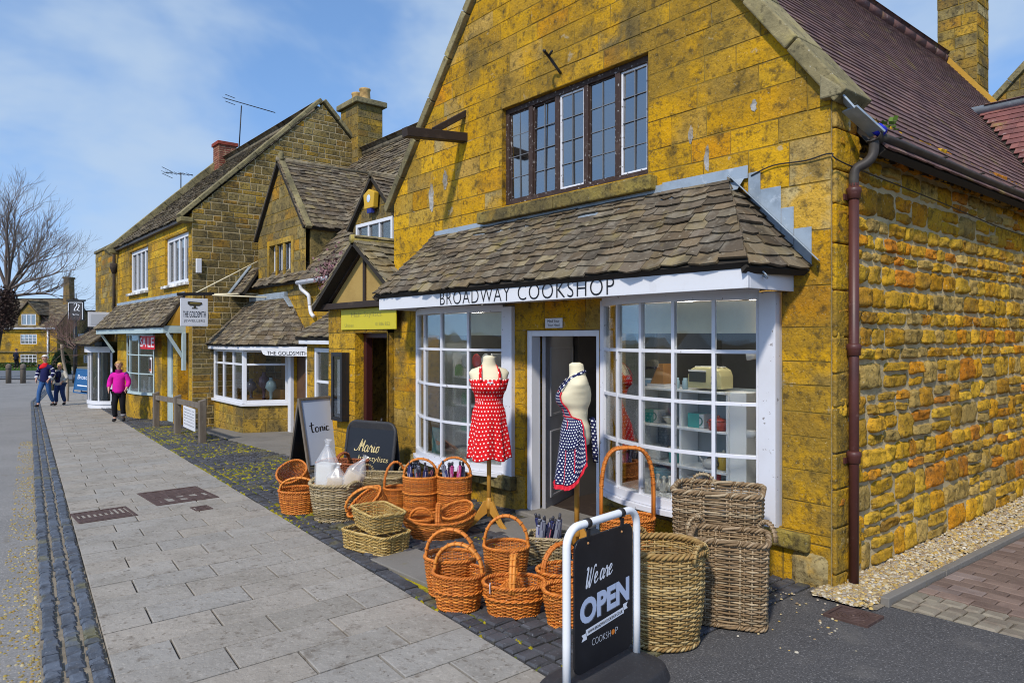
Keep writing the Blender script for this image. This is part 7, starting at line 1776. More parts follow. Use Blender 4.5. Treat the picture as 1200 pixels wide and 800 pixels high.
def person(label, foot, height, heading, step, arms, colours, hair, extras=None, lean=0.0, pockets=False, bag=False):
    s = height / 1.76
    t = thing('person', label, 'person', foot); Mx = Matrix.Translation(foot) @ Matrix.Rotation(R(heading - 90), 4, 'Z') @ Matrix.Scale(s, 4)
    pel, bel, che, nk = (0, 0, .97, .125), (0, .012, 1.12, .118), (0, .0, 1.31, .13), (0, -.015, 1.45, .062)
    limbs = {}
    for sd in (-1, 1):
        fwd_ = step * sd
        hip = (sd * .095, 0, .90, .085); knee = (sd * .10, .06 + fwd_ * .55, .50, .058); ank = (sd * .10, -.03 + fwd_ * 1.15, .085 + max(0, -fwd_) * .12, .042); toe = (sd * .115, ank[1] + .13, .035 + max(0, -fwd_) * .02, .036)
        limbs[sd] = (hip, knee, ank, toe)
    arm = {}
    for sd in (-1, 1):
        sw_ = arms[0] * -sd; bend = arms[1]
        sh = (sd * .175, -.01, 1.405, .058); el = (sd * (.245 + arms[2]), -.04 + sw_ * .5, 1.14, .044); wr = (sd * (.235 + arms[2] * .4), .06 + sw_ * .8 + bend * .10, .93 + bend * .08, .029); pa = (sd * (.228 + arms[2] * .2), .095 + sw_ + bend * .12, .855 + bend * .1, .033)
        arm[sd] = (sh, el, wr, pa)
    head = [nk, (0, .0, 1.53, .052), (0, .025, 1.60, .074), (0, .02, 1.67, .094), (0, .008, 1.735, .070), (0, .005, 1.76, .03)]
    ch = [[pel, bel, che, nk], head]
    for sd in (-1, 1):
        ch.append([pel] + list(limbs[sd])); ch.append([che] + list(arm[sd])); pa = arm[sd][3]
        for k in range(4):
            b = (pa[0] + (k - 1.5) * .004, pa[1] + .028 - k * .018, pa[2] - .055 - .010 * (k in (1, 2)), .009); ch.append([pa, b, (b[0] - sd * .010, b[1] + .004, b[2] - .038, .007)])
        ch.append([pa, (pa[0] - sd * .018, pa[1] + .045, pa[2] - .02, .010), (pa[0] - sd * .022, pa[1] + .055, pa[2] - .055, .008)])
    ch = [[(q[0], q[1], q[2], q[3] * (.62 if q[2] < 1.44 and abs(q[0]) < .2 and q[2] > .2 else 1)) for q in c_] for c_ in ch]
    skin('body', ch, M['skin'], t, Mx)
    top, legs, shoe = colours
    g = .034
    jk = [[(0, 0, .80, .175), (0, 0, .90, .178), (0, .0, 1.0, .170), (0, .012, 1.12, .165), (0, .006, 1.22, .168), (0, 0, 1.32, .165), (0, -.012, 1.43, .090), (0, -.005, 1.49, .078)]]
    for sd in (-1, 1):
        sh, el, wr, pa = arm[sd]; jk.append([(0, 0, 1.32, .165), (sh[0], sh[1], sh[2] - .02, .092), (el[0], el[1], el[2], .072), (wr[0], wr[1], wr[2], .055)])
    skin('jacket', jk, top, t, Mx)
    tr = []
    for sd in (-1, 1):
        hp, kn, an, to_ = limbs[sd]; tr.append([(0, 0, .98, .15), (hp[0] * .9, hp[1], hp[2] - .04, .112), (kn[0], kn[1], kn[2], .078), (an[0], an[1], an[2] + .03, .064)])
    skin('trousers', tr, legs, t, Mx)
    for sd in (-1, 1):
        an, to_ = limbs[sd][2], limbs[sd][3]; skin('shoe', [[(an[0], an[1] - .03, an[2] - .025, .05), (to_[0] - .004 * sd, to_[1] - .05, to_[2] + .018, .05), (to_[0], to_[1] + .03, to_[2] + .008, .038)]], shoe, t, Mx)
    m_ = MB()
    def hr(u, v):
        th = 2 * PI * u; ph = v * PI * hair[1]; r = .108; back = max(0, -math.sin(th)); e = (1 + .06 * math.sin(th * 7 + v * 9)); zz = 1.665 + r * 1.08 * math.cos(ph)
        fr_ = max(0, math.sin(th)); ph2 = min(ph, PI * (.36 + .0 * fr_)) if fr_ > .35 else ph
        return (r * e * math.sin(ph2) * math.cos(th), .006 + r * 1.05 * e * math.sin(ph2) * math.sin(th), 1.665 + r * 1.10 * math.cos(ph2) - hair[2] * v * v * (1 - fr_))
    m_.grid(hr, 28, 12, 0, hair[0], closed=True); m_.xf(Mx); m_.build('hair', M['hair'], t)
    m_ = MB()
    for sd in (-1, 1): m_.ball((sd * .034, .104, 1.668), (.013, .008, .008), 8, 0, (.03, .025, .02))
    m_.ball((0, .112, 1.598), (.024, .008, .006), 8, 0, (.36, .10, .09)); m_.xf(Mx); m_.build('eyes_and_mouth', M['print'], t)
    m_ = MB(); m_.ball((0, .120, 1.638), (.014, .022, .024), 8)
    for sd in (-1, 1): m_.ball((sd * .094, .01, 1.65), (.012, .022, .032), 8)
    m_.xf(Mx); m_.build('nose_and_ears', M['skin'], t)
    return t, Mx, arm

def feet(px, py, top):
    g = PG(px, py); d = (g - V((0, 0, EYE))).dot(FWV); z = gz(g.x)
    return V((g.x, g.y, z + .012)), (py - top) / FOC * d, d
TOV = math.degrees(math.atan2(-FYY, -FX))     # heading towards the viewer
f, h, d = feet(139.5, 494, 424)
t, Mx, arm = person('woman in a bright pink jacket and black trousers walking past the jeweller', f, h * 1.0, TOV + 14, .05, (.02, .8, .02), (cmat('pink_jacket', (.62, .012, .32)), cmat('black_trousers', (.010, .010, .013)), cmat('dark_shoe', (.035, .033, .035))), ((.52, .30, .09), .56, .0))
m_ = MB(); m_.grid(lambda u, v: (.088 * (1 + .1 * v) * math.cos(2 * PI * u), .0 + .085 * (1 + .1 * v) * math.sin(2 * PI * u), 1.43 + .09 * v), 18, 3, 0, (.30, .006, .16), closed=True); m_.xf(Mx); m_.build('collar', M['cloth'], t)
for sd in (-1, 1): skin('shoulder_panel', [[(sd * .12, -.02, 1.41, .108), (sd * .21, -.014, 1.345, .094)]], cmat('purple_panel', (.11, .02, .22)), t, Mx)
for sd in (-1, 1): m_ = MB(); m_.tube([(sd * .105, -.02, .15), (sd * .105, -.02, .21)], [.068, .072], 10, 0, (.25, .24, .26)); m_.xf(Mx); m_.build('grey_cuff', M['cloth'], t)
f, h, d = feet(53, 476.5, 416.5)
t, Mx, arm = person('white haired man in a red and navy gilet and jeans on the pavement', f, h, TOV - 2, .20, (.05, .5, .06), (cmat('navy_gilet', (.012, .014, .07)), cmat('blue_jeans', (.035, .10, .26)), cmat('dark_shoe', (.035, .033, .035))), ((.62, .58, .54), .52, .0))
skin('red_yoke', [[(-.17, -.008, 1.385, .104), (0, -.0, 1.35, .178), (.17, -.008, 1.385, .104)], [(0, .0, 1.27, .174), (0, -.0, 1.35, .178), (0, -.008, 1.45, .108), (0, -.0, 1.51, .09)]], cmat('red_yoke_cloth', (.60, .012, .02)), t, Mx)
for sd in (-1, 1):
    sh, el, wr, pa = [V(q[:3]) for q in arm[sd]]
    for a, b, nm, c in ((sh.lerp(el, .28), sh.lerp(el, .62), 'white_sleeve', cmat('white_knit', (.72, .72, .75))), (sh.lerp(el, .9), el.lerp(wr, .3), 'white_sleeve', cmat('white_knit', (.72, .72, .75))), (el.lerp(wr, .62), wr, 'white_sleeve', cmat('white_knit', (.72, .72, .75)))):
        skin(nm, [[(*a, .092), (*b, .086)]], c, t, Mx)
f, h, d = feet(70.5, 475, 425.5)
t, Mx, arm = person('blonde woman in a pale open coat and jeans carrying a camera', f, h, TOV - 4, .10, (.03, 1.1, .05), (cmat('pale_coat', (.55, .52, .45)), cmat('dark_jeans', (.025, .045, .13)), cmat('dark_shoe', (.035, .033, .035))), ((.62, .42, .12), .62, .10))
skin('navy_top', [[(0, .085, .88, .12), (0, .095, 1.12, .118), (0, .09, 1.32, .115), (0, .035, 1.43, .08)]], cmat('navy_top_cloth', (.014, .015, .06)), t, Mx)
m_ = MB(); m_.box((-.07, .19, 1.09), (.07, .25, 1.18), 0, (.02, .02, .02)); m_.tube([(0, .25, 1.13), (0, .30, 1.13)], .035, 10, 0, (.03, .03, .03)); m_.tube(crom([(-.06, .2, 1.17), (-.07, .16, 1.38), (-.05, .0, 1.50)], 4), .008, 5, 0, (.02, .02, .02)); m_.tube(crom([(.06, .2, 1.17), (.07, .16, 1.38), (.05, .0, 1.50)], 4), .008, 5, 0, (.02, .02, .02)); m_.xf(Mx); cm_ = m_.build('camera', M['gloss'], None); tag(cm_, 'black camera hanging in front of the blonde woman', 'camera')
m_ = MB(); m_.box((.25, -.10, .62), (.33, .10, .88), 0, (.22, .19, .10)); m_.tube(crom([(.29, -.08, .87), (.24, -.03, 1.2), (.16, -.02, 1.46)], 4), .012, 5, 0, (.2, .17, .1)); m_.tube(crom([(.29, .08, .87), (.24, .06, 1.2), (.16, .0, 1.46)], 4), .012, 5, 0, (.2, .17, .1)); m_.xf(Mx); hb_ = m_.build('shoulder_bag', M['cloth'], None, bevel=.01); tag(hb_, 'olive shoulder bag at the hip of the blonde woman', 'bag')
fp_ = PD(19, 433, 58); fp_.z = gz(fp_.x)
person('distant person in a dark coat standing on the green before the far cottage', fp_, 1.70, TOV + 160, .05, (.02, .5, .02), (cmat('dark_coat', (.012, .014, .03)), cmat('black_trousers', (.010, .010, .013)), cmat('dark_shoe', (.035, .033, .035))), ((.12, .07, .05), .55, .0))

# ================================================================== further up the street
SC = lambda d: d / FOC
fh_ = thing('slate_roofed_house', 'weathered stone house with blue shopfront beyond the jeweller', 'house', (-29.5, 5.5, 0))
fL = FR((-30.4, 4.95, -1.1), (1, 0, 0), (0, 0, 1), (0, -1, 0)); w = MB()
stone_wall(w, fL, 4.3, 6.0, [(.25, .3, 3.9, 2.75)], [], (.2, .32), (.35, .8), .004, .006, .01, WEATH + OCHRE[:3], 80, thick=.25); w.build('front_wall', [M['ashlar2'], M['joint']], fh_)
w = MB(); w.box((-30.42, 4.9, 4.905), (-26.1, 5.3, 5.0), 0, (.2, .17, .1)); w.build('parapet_coping', M['coping'], fh_, bevel=.015)
w = MB(); w.box((-30.4, 5.21, -1.1), (-30.15, 9.5, 4.85), 0, (.33, .25, .1)); w.build('end_wall', M['ashlar2'], fh_)
r = MB(); slope((-30.4, 5.35, 4.70), (-26.1, 5.35, 4.70), (-30.4, 9.3, 5.1), (-26.1, 9.3, 5.1), .3, .3, mb=r, seed=81, wr=(.3, .5), th=.024); r.build('roof', [M['slate'], M['deck']], fh_)
w = MB()
for x in (.3, .95, 1.55): w.obox(fL.p(x, .3, -.1), fL.u * .16, fL.v * 2.4, fL.n * .14)
w.obox(fL.p(.3, 2.45, -.1), fL.u * 1.42, fL.v * .28, fL.n * .18); w.obox(fL.p(.3, .3, -.1), fL.u * 1.42, fL.v * .55, fL.n * .1); w.build('shopfront', cmat('blue_paint', (.035, .07, .11), .5), fh_, bevel=.006)
w = MB(); w.obox(fL.p(.4, .85, -.06), fL.u * 1.25, fL.v * 1.6, fL.n * .01); w.build('shop_glass', M['darkglass'], fh_); w = MB(); w.obox(fL.p(.27, .3, -.9), fL.u * 3.6, fL.v * 2.4, fL.n * .02); w.build('shop_back', M['darkroom'], fh_)
def arc3(t): a = -1.0 + 2.0 * t; o = V((math.sin(a), -math.cos(a), 0)); return V((-28.3, 5.55, 0)) + o * 1.15, o
PP = [arc3(i / 14) for i in range(15)]; pts = [p for p, o in PP]; outs = [o for p, o in PP]; f_ = MB()
sweep(f_, pts, outs, -.06, .05, -.5, -.38); sweep(f_, pts, outs, -.06, .12, 1.28, 1.48); sweep(f_, pts, outs, -.05, .02, -1.0, -.5)
for k in range(6): p, o = arc3(k / 5); tg = V((-o.y, o.x, 0)); f_.obox(p - o * .03 - tg * .03 + V((0, 0, -.38)), tg * .06, o * .05, V((0, 0, 1.68)))
bo_ = f_.build('bow_window', M['white'], fh_, bevel=.004); g_ = MB(); sweep(g_, pts, outs, -.02, -.015, -.38, 1.28); attach(g_.build('pane', M['glass']), bo_)
r = MB(); slope((-31.6, 4.15, 1.55), (-26.6, 4.15, 1.55), (-30.5, 4.93, 2.1), (-26.9, 4.93, 2.1), .14, .11, mb=r, seed=83, wr=(.16, .34), th=.02); r.build('canopy_roof', [M['slate'], M['deck']], fh_)
w = MB(); w.tube([(-26.5, 4.85, 4.75), (-26.5, 4.85, 2.0)], .05, 8); w.lathe([(.055, 0), (.13, .2), (.13, .34)], (-26.5, 4.85, 3.9), 10); w.build('old_drainpipe', M['bark'], fh_)
ws = thing('box_sign', 'plain white box sign above the canopy beyond the jeweller', 'sign', (-27.5, 4.5, 2.2)); w = MB(); w.box((-27.52, 4.25, 2.15), (-27.44, 4.93, 2.65)); w.build('box', M['white'], ws, bevel=.008)
w = MB(); w.box((-27.439, 4.32, 2.22), (-27.434, 4.86, 2.58), 0, (.5, .52, .56)); w.build('face', M['print'], ws)

def twigs(mb, p, d, r, n, rd, spread=.5, length=.5, tint=(.10, .07, .055), keep=None):
    """one branch and everything that forks from it"""
    path = [p]; rr = [r]; seg = 5; dd = d.copy()
    for k in range(seg):
        dd = (dd + V((rd.uniform(-1, 1), rd.uniform(-1, 1), rd.uniform(-.6, 1.0))) * .16).normalized(); p = p + dd * length / seg; path.append(p); rr.append(r * (1 - .45 * (k + 1) / seg))
    mb.tube(path, rr, 6 if r > .04 else (4 if r > .012 else 3), 0, tint, cap=False)
    if n <= 0: return
    for k in range(rd.choice((2, 3, 3))):
        q = path[rd.choice((3, 4, 5)) if k else 5]; nd = (dd + V((rd.uniform(-1, 1), rd.uniform(-1, 1), rd.uniform(-.5, .9))) * spread).normalized()
        twigs(mb, q, nd, max(r * rd.uniform(.48, .66), .006), n - 1, rd, spread, length * rd.uniform(.68, .88), tint)
wi = thing('bare_climber', 'bare brown climber over the canopy beyond the jeweller', 'plant', (-33, 4.4, -.9)); rb = random.Random(12); m_ = MB()
m_.tube(crom([(-33.2, 4.4, -1.0), (-33.15, 4.42, 0), (-33.3, 4.3, .8), (-33.0, 4.2, 1.5)], 4), .055, 7, 0, (.30, .24, .18)); m_.build('stem', M['twig'], wi)
m_ = MB()
for k in range(16): twigs(m_, V((rb.uniform(-34.0, -29.0), rb.uniform(4.0, 4.5), rb.uniform(1.3, 1.8))), V((rb.uniform(-1, 1), rb.uniform(-.6, .2), rb.uniform(-.4, .8))).normalized(), .022, 3, rb, .9, .55, (.16, .10, .085))
m_.build('twigs', M['twig'], wi)
# white a-board and blue board
def simple_board(name, label, p0, p1, h, mat, faces, lean=.14):
    u = p1 - p0; u.z = 0; nb_ = u.cross(V((0, 0, 1))).normalized(); t = thing(name, label, 'sign', (p0 + p1) / 2)
    vv = V((0, 0, 1)) - nb_ * lean; fr = FR(p0, u, vv, u.cross(vv)); W = u.length; m_ = MB(); frame_rect(m_, fr, 0, 0, W, h, .06, .03); m_.obox(fr.p(.061, .16, .003), fr.u * (W - .122), fr.v * (h - .225), fr.n * .015)
    m_.build('front_panel', mat, t, bevel=.004); vv2 = V((0, 0, 1)) + nb_ * lean; fr2 = FR(p0 - nb_ * (2 * lean * h), u, vv2, -(u.cross(vv2))); m_ = MB(); frame_rect(m_, fr2, 0, 0, W, h - .01, .06, .03); m_.obox(fr2.p(.061, .16, .003), fr2.u * (W - .122), fr2.v * (h - .235), fr2.n * .015); m_.build('rear_panel', mat, t, bevel=.004)
    faces(fr, W, h, t); return t
p0, p1 = PG(117.5, 473.5), PG(137, 470); p0.z = gz(p0.x); p1.z = gz(p1.x)
def wface(fr, W, h, t):
    m_ = MB(); m_.obox(fr.p(W * .32, h * .28, .019), fr.u * W * .5, fr.v * h * .40, fr.n * .004, 0, (.05, .06, .10)); m_.obox(fr.p(W * .36, h * .32, .0232), fr.u * W * .42, fr.v * h * .18, fr.n * .003, 0, (.30, .45, .60)); m_.obox(fr.p(W * .36, h * .51, .0232), fr.u * W * .42, fr.v * h * .07, fr.n * .003, 0, (.6, .06, .05)); m_.obox(fr.p(W * .36, h * .585, .0232), fr.u * W * .42, fr.v * h * .06, fr.n * .003, 0, (.55, .5, .5)); m_.build('picture', M['print'], t)
simple_board('a_board', 'white a-board with a small framed picture behind the pink jacketed woman', p0, p1, 1.05, M['white'], wface)
p0, p1 = PG(86, 460), PG(105, 462); p0.z = gz(p0.x); p1.z = gz(p1.x)
def bface(fr, W, h, t):
    tx = MB(); put_text(tx, 'Broads', fr, W * .15, W * .85, h * .58, h * .76, .02, shear=.1); tx.build('lettering', M['paper'], t); tx = MB(); tx.obox(fr.p(W * .2, h * .30, .019), fr.u * W * .6, fr.v * .05, fr.n * .003); tx.build('white_line', M['paper'], t)
simple_board('a_board', 'blue a-board with white lettering under the tall hanging post sign', p0, p1, 1.15, cmat('blue_board', (.012, .09, .24), .4), bface)
rl = thing('railing', 'short dark blue railing beside the blue a-board', 'railing', PG(104, 466)); m_ = MB(); a, b = PG(103, 468), PG(111, 470)
for q in (a, a.lerp(b, .5), b): m_.tube([(q.x, q.y, gz(q.x)), (q.x, q.y, gz(q.x) + 1.0)], .03, 6)
m_.tube([(a.x, a.y, gz(a.x) + .98), (b.x, b.y, gz(b.x) + .98)], .03, 6); m_.tube([(a.x, a.y, gz(a.x) + .3), (b.x, b.y, gz(b.x) + .3)], .025, 6); m_.build('bars', cmat('blue_rail', (.02, .05, .09), .5), rl)
# tall post sign
D = 41.0; ps = thing('post_sign', 'tall black post with a dark framed hanging sign by the far green', 'sign', PD(88, 448, D)); k = SC(D)
c = PD(88, 395, D); gzv = gz(c.x); m_ = MB(); m_.tube([(c.x, c.y, gzv), (c.x, c.y, 2.75)], .095, 10); m_.tube([(c.x, c.y, gzv), (c.x, c.y, gzv + .5)], .14, 10); m_.build('post', M['iron'], ps)
fp2 = FR(PD(80.3, 375.5, D), RTV, (0, 0, 1), -FWV); W, H = 17.8 * k, 22.5 * k; m_ = MB(); frame_rect(m_, fp2, 0, 0, W, H, .07, .12, -.06); m_.obox(fp2.p(-.06, H, -.1), fp2.u * (W + .12), fp2.v * .09, fp2.n * .2); m_.obox(fp2.p(W * .48, H + .09, -.02), fp2.u * .035, fp2.v * .35, fp2.n * .035); m_.build('sign_frame', M['iron'], ps)
m_ = MB(); m_.obox(fp2.p(.07, .07, -.03), fp2.u * (W - .14), fp2.v * (H - .14), fp2.n * .05); bd = m_.build('sign_board', surf('slate_sign', (.045, .042, .045), [], .5), ps)
tx = MB(); put_strokes(tx, [[(.30, .35), (.36, .30), (.5, .32), (.7, .30)], [(.36, .82), (.48, .92), (.56, .80), (.42, .62), (.40, .52), (.56, .54)], [(.62, .84), (.72, .78), (.66, .66), (.60, .56), (.74, .5)]], fp2, 0, 0, W, H, .018, .024); m_ = tx; attach(tx.build('emblem', M['paper']), bd)
m_ = MB(); m_.obox(fp2.p(.07, H - .085, .062), fp2.u * (W - .14), fp2.v * .03, fp2.n * .01); m_.obox(fp2.p(.02, .07, .062), fp2.u * .03, fp2.v * (H - .14), fp2.n * .01); m_.obox(fp2.p(W - .05, .07, .062), fp2.u * .03, fp2.v * (H - .14), fp2.n * .01); m_.build('white_edging', M['paper'], ps)
# bollards before the green
bl = thing('bollard', 'round topped timber bollard at the far road edge, left of the pair', 'bollard', PD(10, 448, 41), 'timber bollards at the green'); m_ = MB(); q = PD(10, 448, 41); z = gz(q.x)
m_.lathe([(.14, -.1), (.14, .82), (.15, .84), (.15, .98), (.12, 1.06), (.05, 1.10), (0, 1.11)], (q.x, q.y, z), 12); ORG[bl.name] = V((q.x, q.y, z)); bl.location = (q.x, q.y, z); m_.build('shaft', M['weathered'], bl); m_ = MB(); m_.tube([(q.x + .145 * math.cos(a), q.y + .145 * math.sin(a), z + .80) for a in (2 * PI * k / 14 for k in range(14))], .015, 5, closed=True); m_.build('band', M['iron'], bl)
q2 = PD(27, 449, 41); dup(bl, (q2.x, q2.y, gz(q2.x)), 0, 'round topped timber bollard at the far road edge, right of the pair')
# far road and green
m_ = MB(); zf = gz(-60) + .012
def fpt(px, d, dz=0.0): q = PD(px, 395, d); return V((q.x, q.y, zf + dz))
m_.add([fpt(-140, 45, .02), fpt(112, 44, .02), fpt(112, 55, .02), fpt(-140, 56, .02)], [(0, 1, 2, 3)]); struct(m_.build('cross_road', surf('blue_grey_road', (.13, .14, .155), [((.2, .2, .2), 20, .5, .7, .4)], .9)), 'blue grey cross road beyond the bollards')
m_ = MB(); m_.add([fpt(-140, 56.2, .03), fpt(58, 55.2, .03), fpt(60, 70, .03), fpt(-140, 72, .03)], [(0, 1, 2, 3)]); struct(m_.build('green_base', surf('turf', (.035, .075, .012), [((.06, .11, .015), 3, .45, .65, .7)], .95)), 'turf of the far green')
rg = random.Random(5); m_ = MB()
for _ in range(4200):
    q = fpt(rg.uniform(-60, 58), 56 + rg.random() ** 2 * 9); hgt = rg.uniform(.05, .16); a = rg.uniform(0, PI); s = V((math.cos(a), math.sin(a), 0)) * .02; kk = rg.uniform(.7, 1.4); m_.add([q - s, q + s, q + V((rg.uniform(-.05, .05), rg.uniform(-.05, .05), hgt))], [(0, 1, 2)], 0, False, (.06 * kk, .13 * kk, .015))
struct(m_.build('grass', M['grass']), 'bright green grass of the far verge', 'stuff', 'grass')

def leafy(name, label, c, shape, n, size, tints, stem=True, cat='bush', group=None, seed=1):
    rd = random.Random(seed); t = thing(name, label, cat, c, group)
    m_ = MB()
    for _ in range(n):
        p = shape(rd); a = V((rd.uniform(-1, 1), rd.uniform(-1, 1), rd.uniform(-1, 1))).normalized() * size * rd.uniform(.6, 1.3); b = a.orthogonal().normalized() * size * rd.uniform(.4, .7); k = rd.uniform(.55, 1.45); tn = tuple(q * k for q in rd.choice(tints)); p = V(c) + p
        m_.add([p - a, p + b, p + a, p - b], [(0, 1, 2, 3)], 0, False, tn)
    m_.build('foliage', M['leaf'], t)
    if stem:
        m_ = MB()
        for k in range(5): m_.tube([V(c), V(c) + V((rd.uniform(-.15, .15), rd.uniform(-.15, .15), .4)), V(c) + V((rd.uniform(-.3, .3), rd.uniform(-.3, .3), .8))], [.05, .035, .015], 5)
        m_.build('stem', M['bark'], t)
    return t
def dome(rx, h):
    def f(rd):
        th = rd.uniform(0, 2 * PI); v = rd.random(); r = rx * (1 - v ** 2.6) ** .5 * (1 - .25 * rd.random() ** 2); return V((r * math.cos(th), r * math.sin(th), h * v))
    return f
q = fpt(71.5, 50); leafy('clipped_yew', 'dark clipped yew dome beside the far cottage', q, dome(.62, 1.68), 5200, .05, [(.02, .045, .012), (.03, .06, .015), (.015, .035, .01)], cat='shrub', seed=3)
q = fpt(60, 52); leafy('golden_bush', 'bright yellow green bush behind the white haired man', q, lambda rd: V((rd.gauss(0, .26), rd.gauss(0, .26), .75 + rd.gauss(0, .26))), 1100, .05, [(.30, .32, .02), (.38, .36, .03), (.22, .28, .02)], seed=4)
u0 = RTV
q = fpt(10, 60.5); leafy('hedge', 'low clipped hedge along the front of the far cottage', q, lambda rd: u0 * rd.uniform(-4.2, 2.3) + FWV * rd.uniform(-.3, .3) + V((0, 0, .45 * rd.random() ** .6)), 5200, .05, [(.035, .07, .015), (.05, .09, .02)], False, 'hedge', seed=6)
# far cottage
D = 63.0; k = SC(D); fk = FR(PD(-60, 395, D), RTV, (0, 0, 1), -FWV); o0 = fk.o.copy(); X_ = lambda px: (px + 60) * k; Y_ = lambda py: (395 - py) * k; zb = zf - EYE
fc_ = thing('gabled_cottage', 'distant ochre stone cottage with tall chimney and roof dormer', 'cottage', fpt(20, D))
win = [(X_(24), Y_(403), X_(43), Y_(391.5)), (X_(24), Y_(428), X_(43), Y_(415)), (X_(-20), Y_(403), X_(-2), Y_(391.5)), (X_(-20), Y_(428), X_(-2), Y_(415))]
w = MB(); fk2 = FR(o0 + V((0, 0, zb - .2)), RTV, (0, 0, 1), -FWV); yo = -(zb - .2)
stone_wall(w, fk2, X_(67), Y_(383) + yo, [(a, b + yo, c_, d_ + yo) for a, b, c_, d_ in win], [], (.2, .3), (.3, .8), .004, .006, .01, [(.50, .30, .04), (.46, .28, .04), (.52, .34, .06)], 90, thick=.25); w.build('wall', [M['ashlar'], M['joint']], fc_)
for a, b, c_, d_ in win: casement(fc_, 'window', fk2, a, b + yo, c_, d_ + yo, 4, 3, M['white'], M['darkglass'], .06, .05, .05, -.06)
w = MB(); w.prism([fk.p(X_(67), zb - .2, -.02), fk.p(X_(67), Y_(383), -.02), fk.p(X_(67), Y_(350), -3.0), fk.p(X_(67), Y_(383), -6.0), fk.p(X_(67), zb - .2, -6.0)], RTV * -.25, 0, (.30, .22, .1)); w.build('end_wall', M['ashlar2'], fc_)
r = MB(); slope(fk.p(-2, Y_(384), .25), fk.p(X_(67.5), Y_(384), .25), fk.p(-2, Y_(349), -3.0), fk.p(X_(67.5), Y_(349), -3.0), .22, .15, mb=r, seed=91, wr=(.2, .42), th=.03); slope(fk.p(X_(67.5), Y_(384), -6.25), fk.p(-2, Y_(384), -6.25), fk.p(X_(67.5), Y_(349), -3.0), fk.p(-2, Y_(349), -3.0), .4, .3, mb=r, seed=92, wr=(.4, .7), th=.03); r.build('roof', [M['slate'], M['deck']], fc_)
w = MB(); dxa, dxb = X_(22), X_(47); fdm = FR(fk.p(dxa, Y_(384), .10), RTV, (0, 0, 1), -FWV); wdm = dxb - dxa; hdm = Y_(355) - Y_(384); ed = Y_(368) - Y_(384); sl3 = (hdm - ed) / (wdm / 2)
stone_wall(w, fdm, wdm, hdm, [(X_(26) - dxa, .25, X_(43) - dxa, Y_(368) - Y_(384))], [(-sl3, 1, ed), (sl3, 1, ed + sl3 * wdm)], (.2, .3), (.3, .6), .004, .006, .01, WEATH, 93, thick=.25); w.build('dormer_wall', [M['ashlar2'], M['joint']], fc_)
casement(fc_, 'dormer_window', fdm, X_(26) - dxa, .25, X_(43) - dxa, Y_(368) - Y_(384), 3, 1, M['white'], M['darkglass'], .06, .08, .05, -.06)
r = MB(); xm = (dxa + dxb) / 2; slope(fk.p(dxb + .1, Y_(369), .25), fk.p(dxb + .1, Y_(369), -1.3), fk.p(xm, Y_(353), .25), fk.p(xm, Y_(353), -2.6), .2, .15, mb=r, seed=94, wr=(.2, .4), th=.025); slope(fk.p(dxa - .1, Y_(369), -1.3), fk.p(dxa - .1, Y_(369), .25), fk.p(xm, Y_(353), -2.6), fk.p(xm, Y_(353), .25), .2, .15, mb=r, seed=95, wr=(.2, .4), th=.025); r.build('dormer_roof', [M['slate'], M['deck']], fc_)
w = MB(); w.obox(fk.p(X_(-60), Y_(413), .002), fk.u * (X_(66)), fk.v * .12, fk.n * .12, 0, (.25, .19, .1)); w.build('string_course', M['ashlar2'], fc_)
w = MB(); w.tube([fk.p(X_(57), Y_(384), .12), fk.p(X_(57), zb, .12)], .07, 8); w.tube([fk.p(-2, Y_(385), .32), fk.p(X_(67), Y_(385), .32)], .07, 6); w.build('white_downpipe', M['white'], fc_)
w = MB(); w.prism([fk.p(X_(53.5), Y_(362), -2.4), fk.p(X_(62), Y_(362), -2.4), fk.p(X_(61), Y_(324), -2.4), fk.p(X_(54.5), Y_(324), -2.4)], FWV * .8, 0, (.28, .17, .08)); w.obox(fk.p(X_(53.8), Y_(324), -2.32), fk.u * (8 * k), fk.v * .18, fk.n * -.95, 0, (.3, .2, .1)); w.build('chimney', M['ashlar2'], fc_)
# dark roofed row behind the post sign
D = 66.0; k = SC(D); fk = FR(PD(62, 395, D), RTV, (0, 0, 1), -FWV); X_ = lambda px: (px - 62) * k; Y_ = lambda py: (395 - py) * k
rw = thing('stone_barn', 'low stone building with a big dark slate roof behind the post sign', 'building', fpt(88, D)); fk2 = FR(fk.o + V((0, 0, zb - .2)), RTV, (0, 0, 1), -FWV); yo = -(zb - .2)
wins = [(X_(80), Y_(425) + yo, X_(87), Y_(416) + yo), (X_(98), Y_(425) + yo, X_(105), Y_(416) + yo)]
w = MB(); stone_wall(w, fk2, X_(125), Y_(402) + yo, wins, [], (.2, .3), (.3, .8), .004, .006, .01, [(.40, .30, .12), (.36, .27, .12), (.44, .33, .12)], 96, thick=.25); w.build('wall', [M['ashlar'], M['joint']], rw)
for a in wins: casement(rw, 'window', fk2, *a, 3, 3, M['white'], M['glass'], .07, .05, .05, -.06)
r = MB(); slope(fk.p(-.2, Y_(403), .25), fk.p(X_(126), Y_(403), .25), fk.p(-.2, Y_(364), -3.2), fk.p(X_(126), Y_(364), -3.2), .2, .14, mb=r, seed=97, wr=(.2, .42), th=.03, tints=[(.07, .055, .045), (.09, .07, .055), (.06, .05, .045)]); slope(fk.p(X_(126), Y_(403), -6.6), fk.p(-.2, Y_(403), -6.6), fk.p(X_(126), Y_(364), -3.2), fk.p(-.2, Y_(364), -3.2), .4, .4, mb=r, seed=98, wr=(.4, .7), th=.03); r.build('roof', [M['slate'], M['deck']], rw)
w = MB(); w.obox(fk.p(X_(106), Y_(372), -3.0), fk.u * .55, fk.v * 1.9, fk.n * .6, 0, (.50, .33, .05)); w.build('chimney', M['ashlar'], rw)
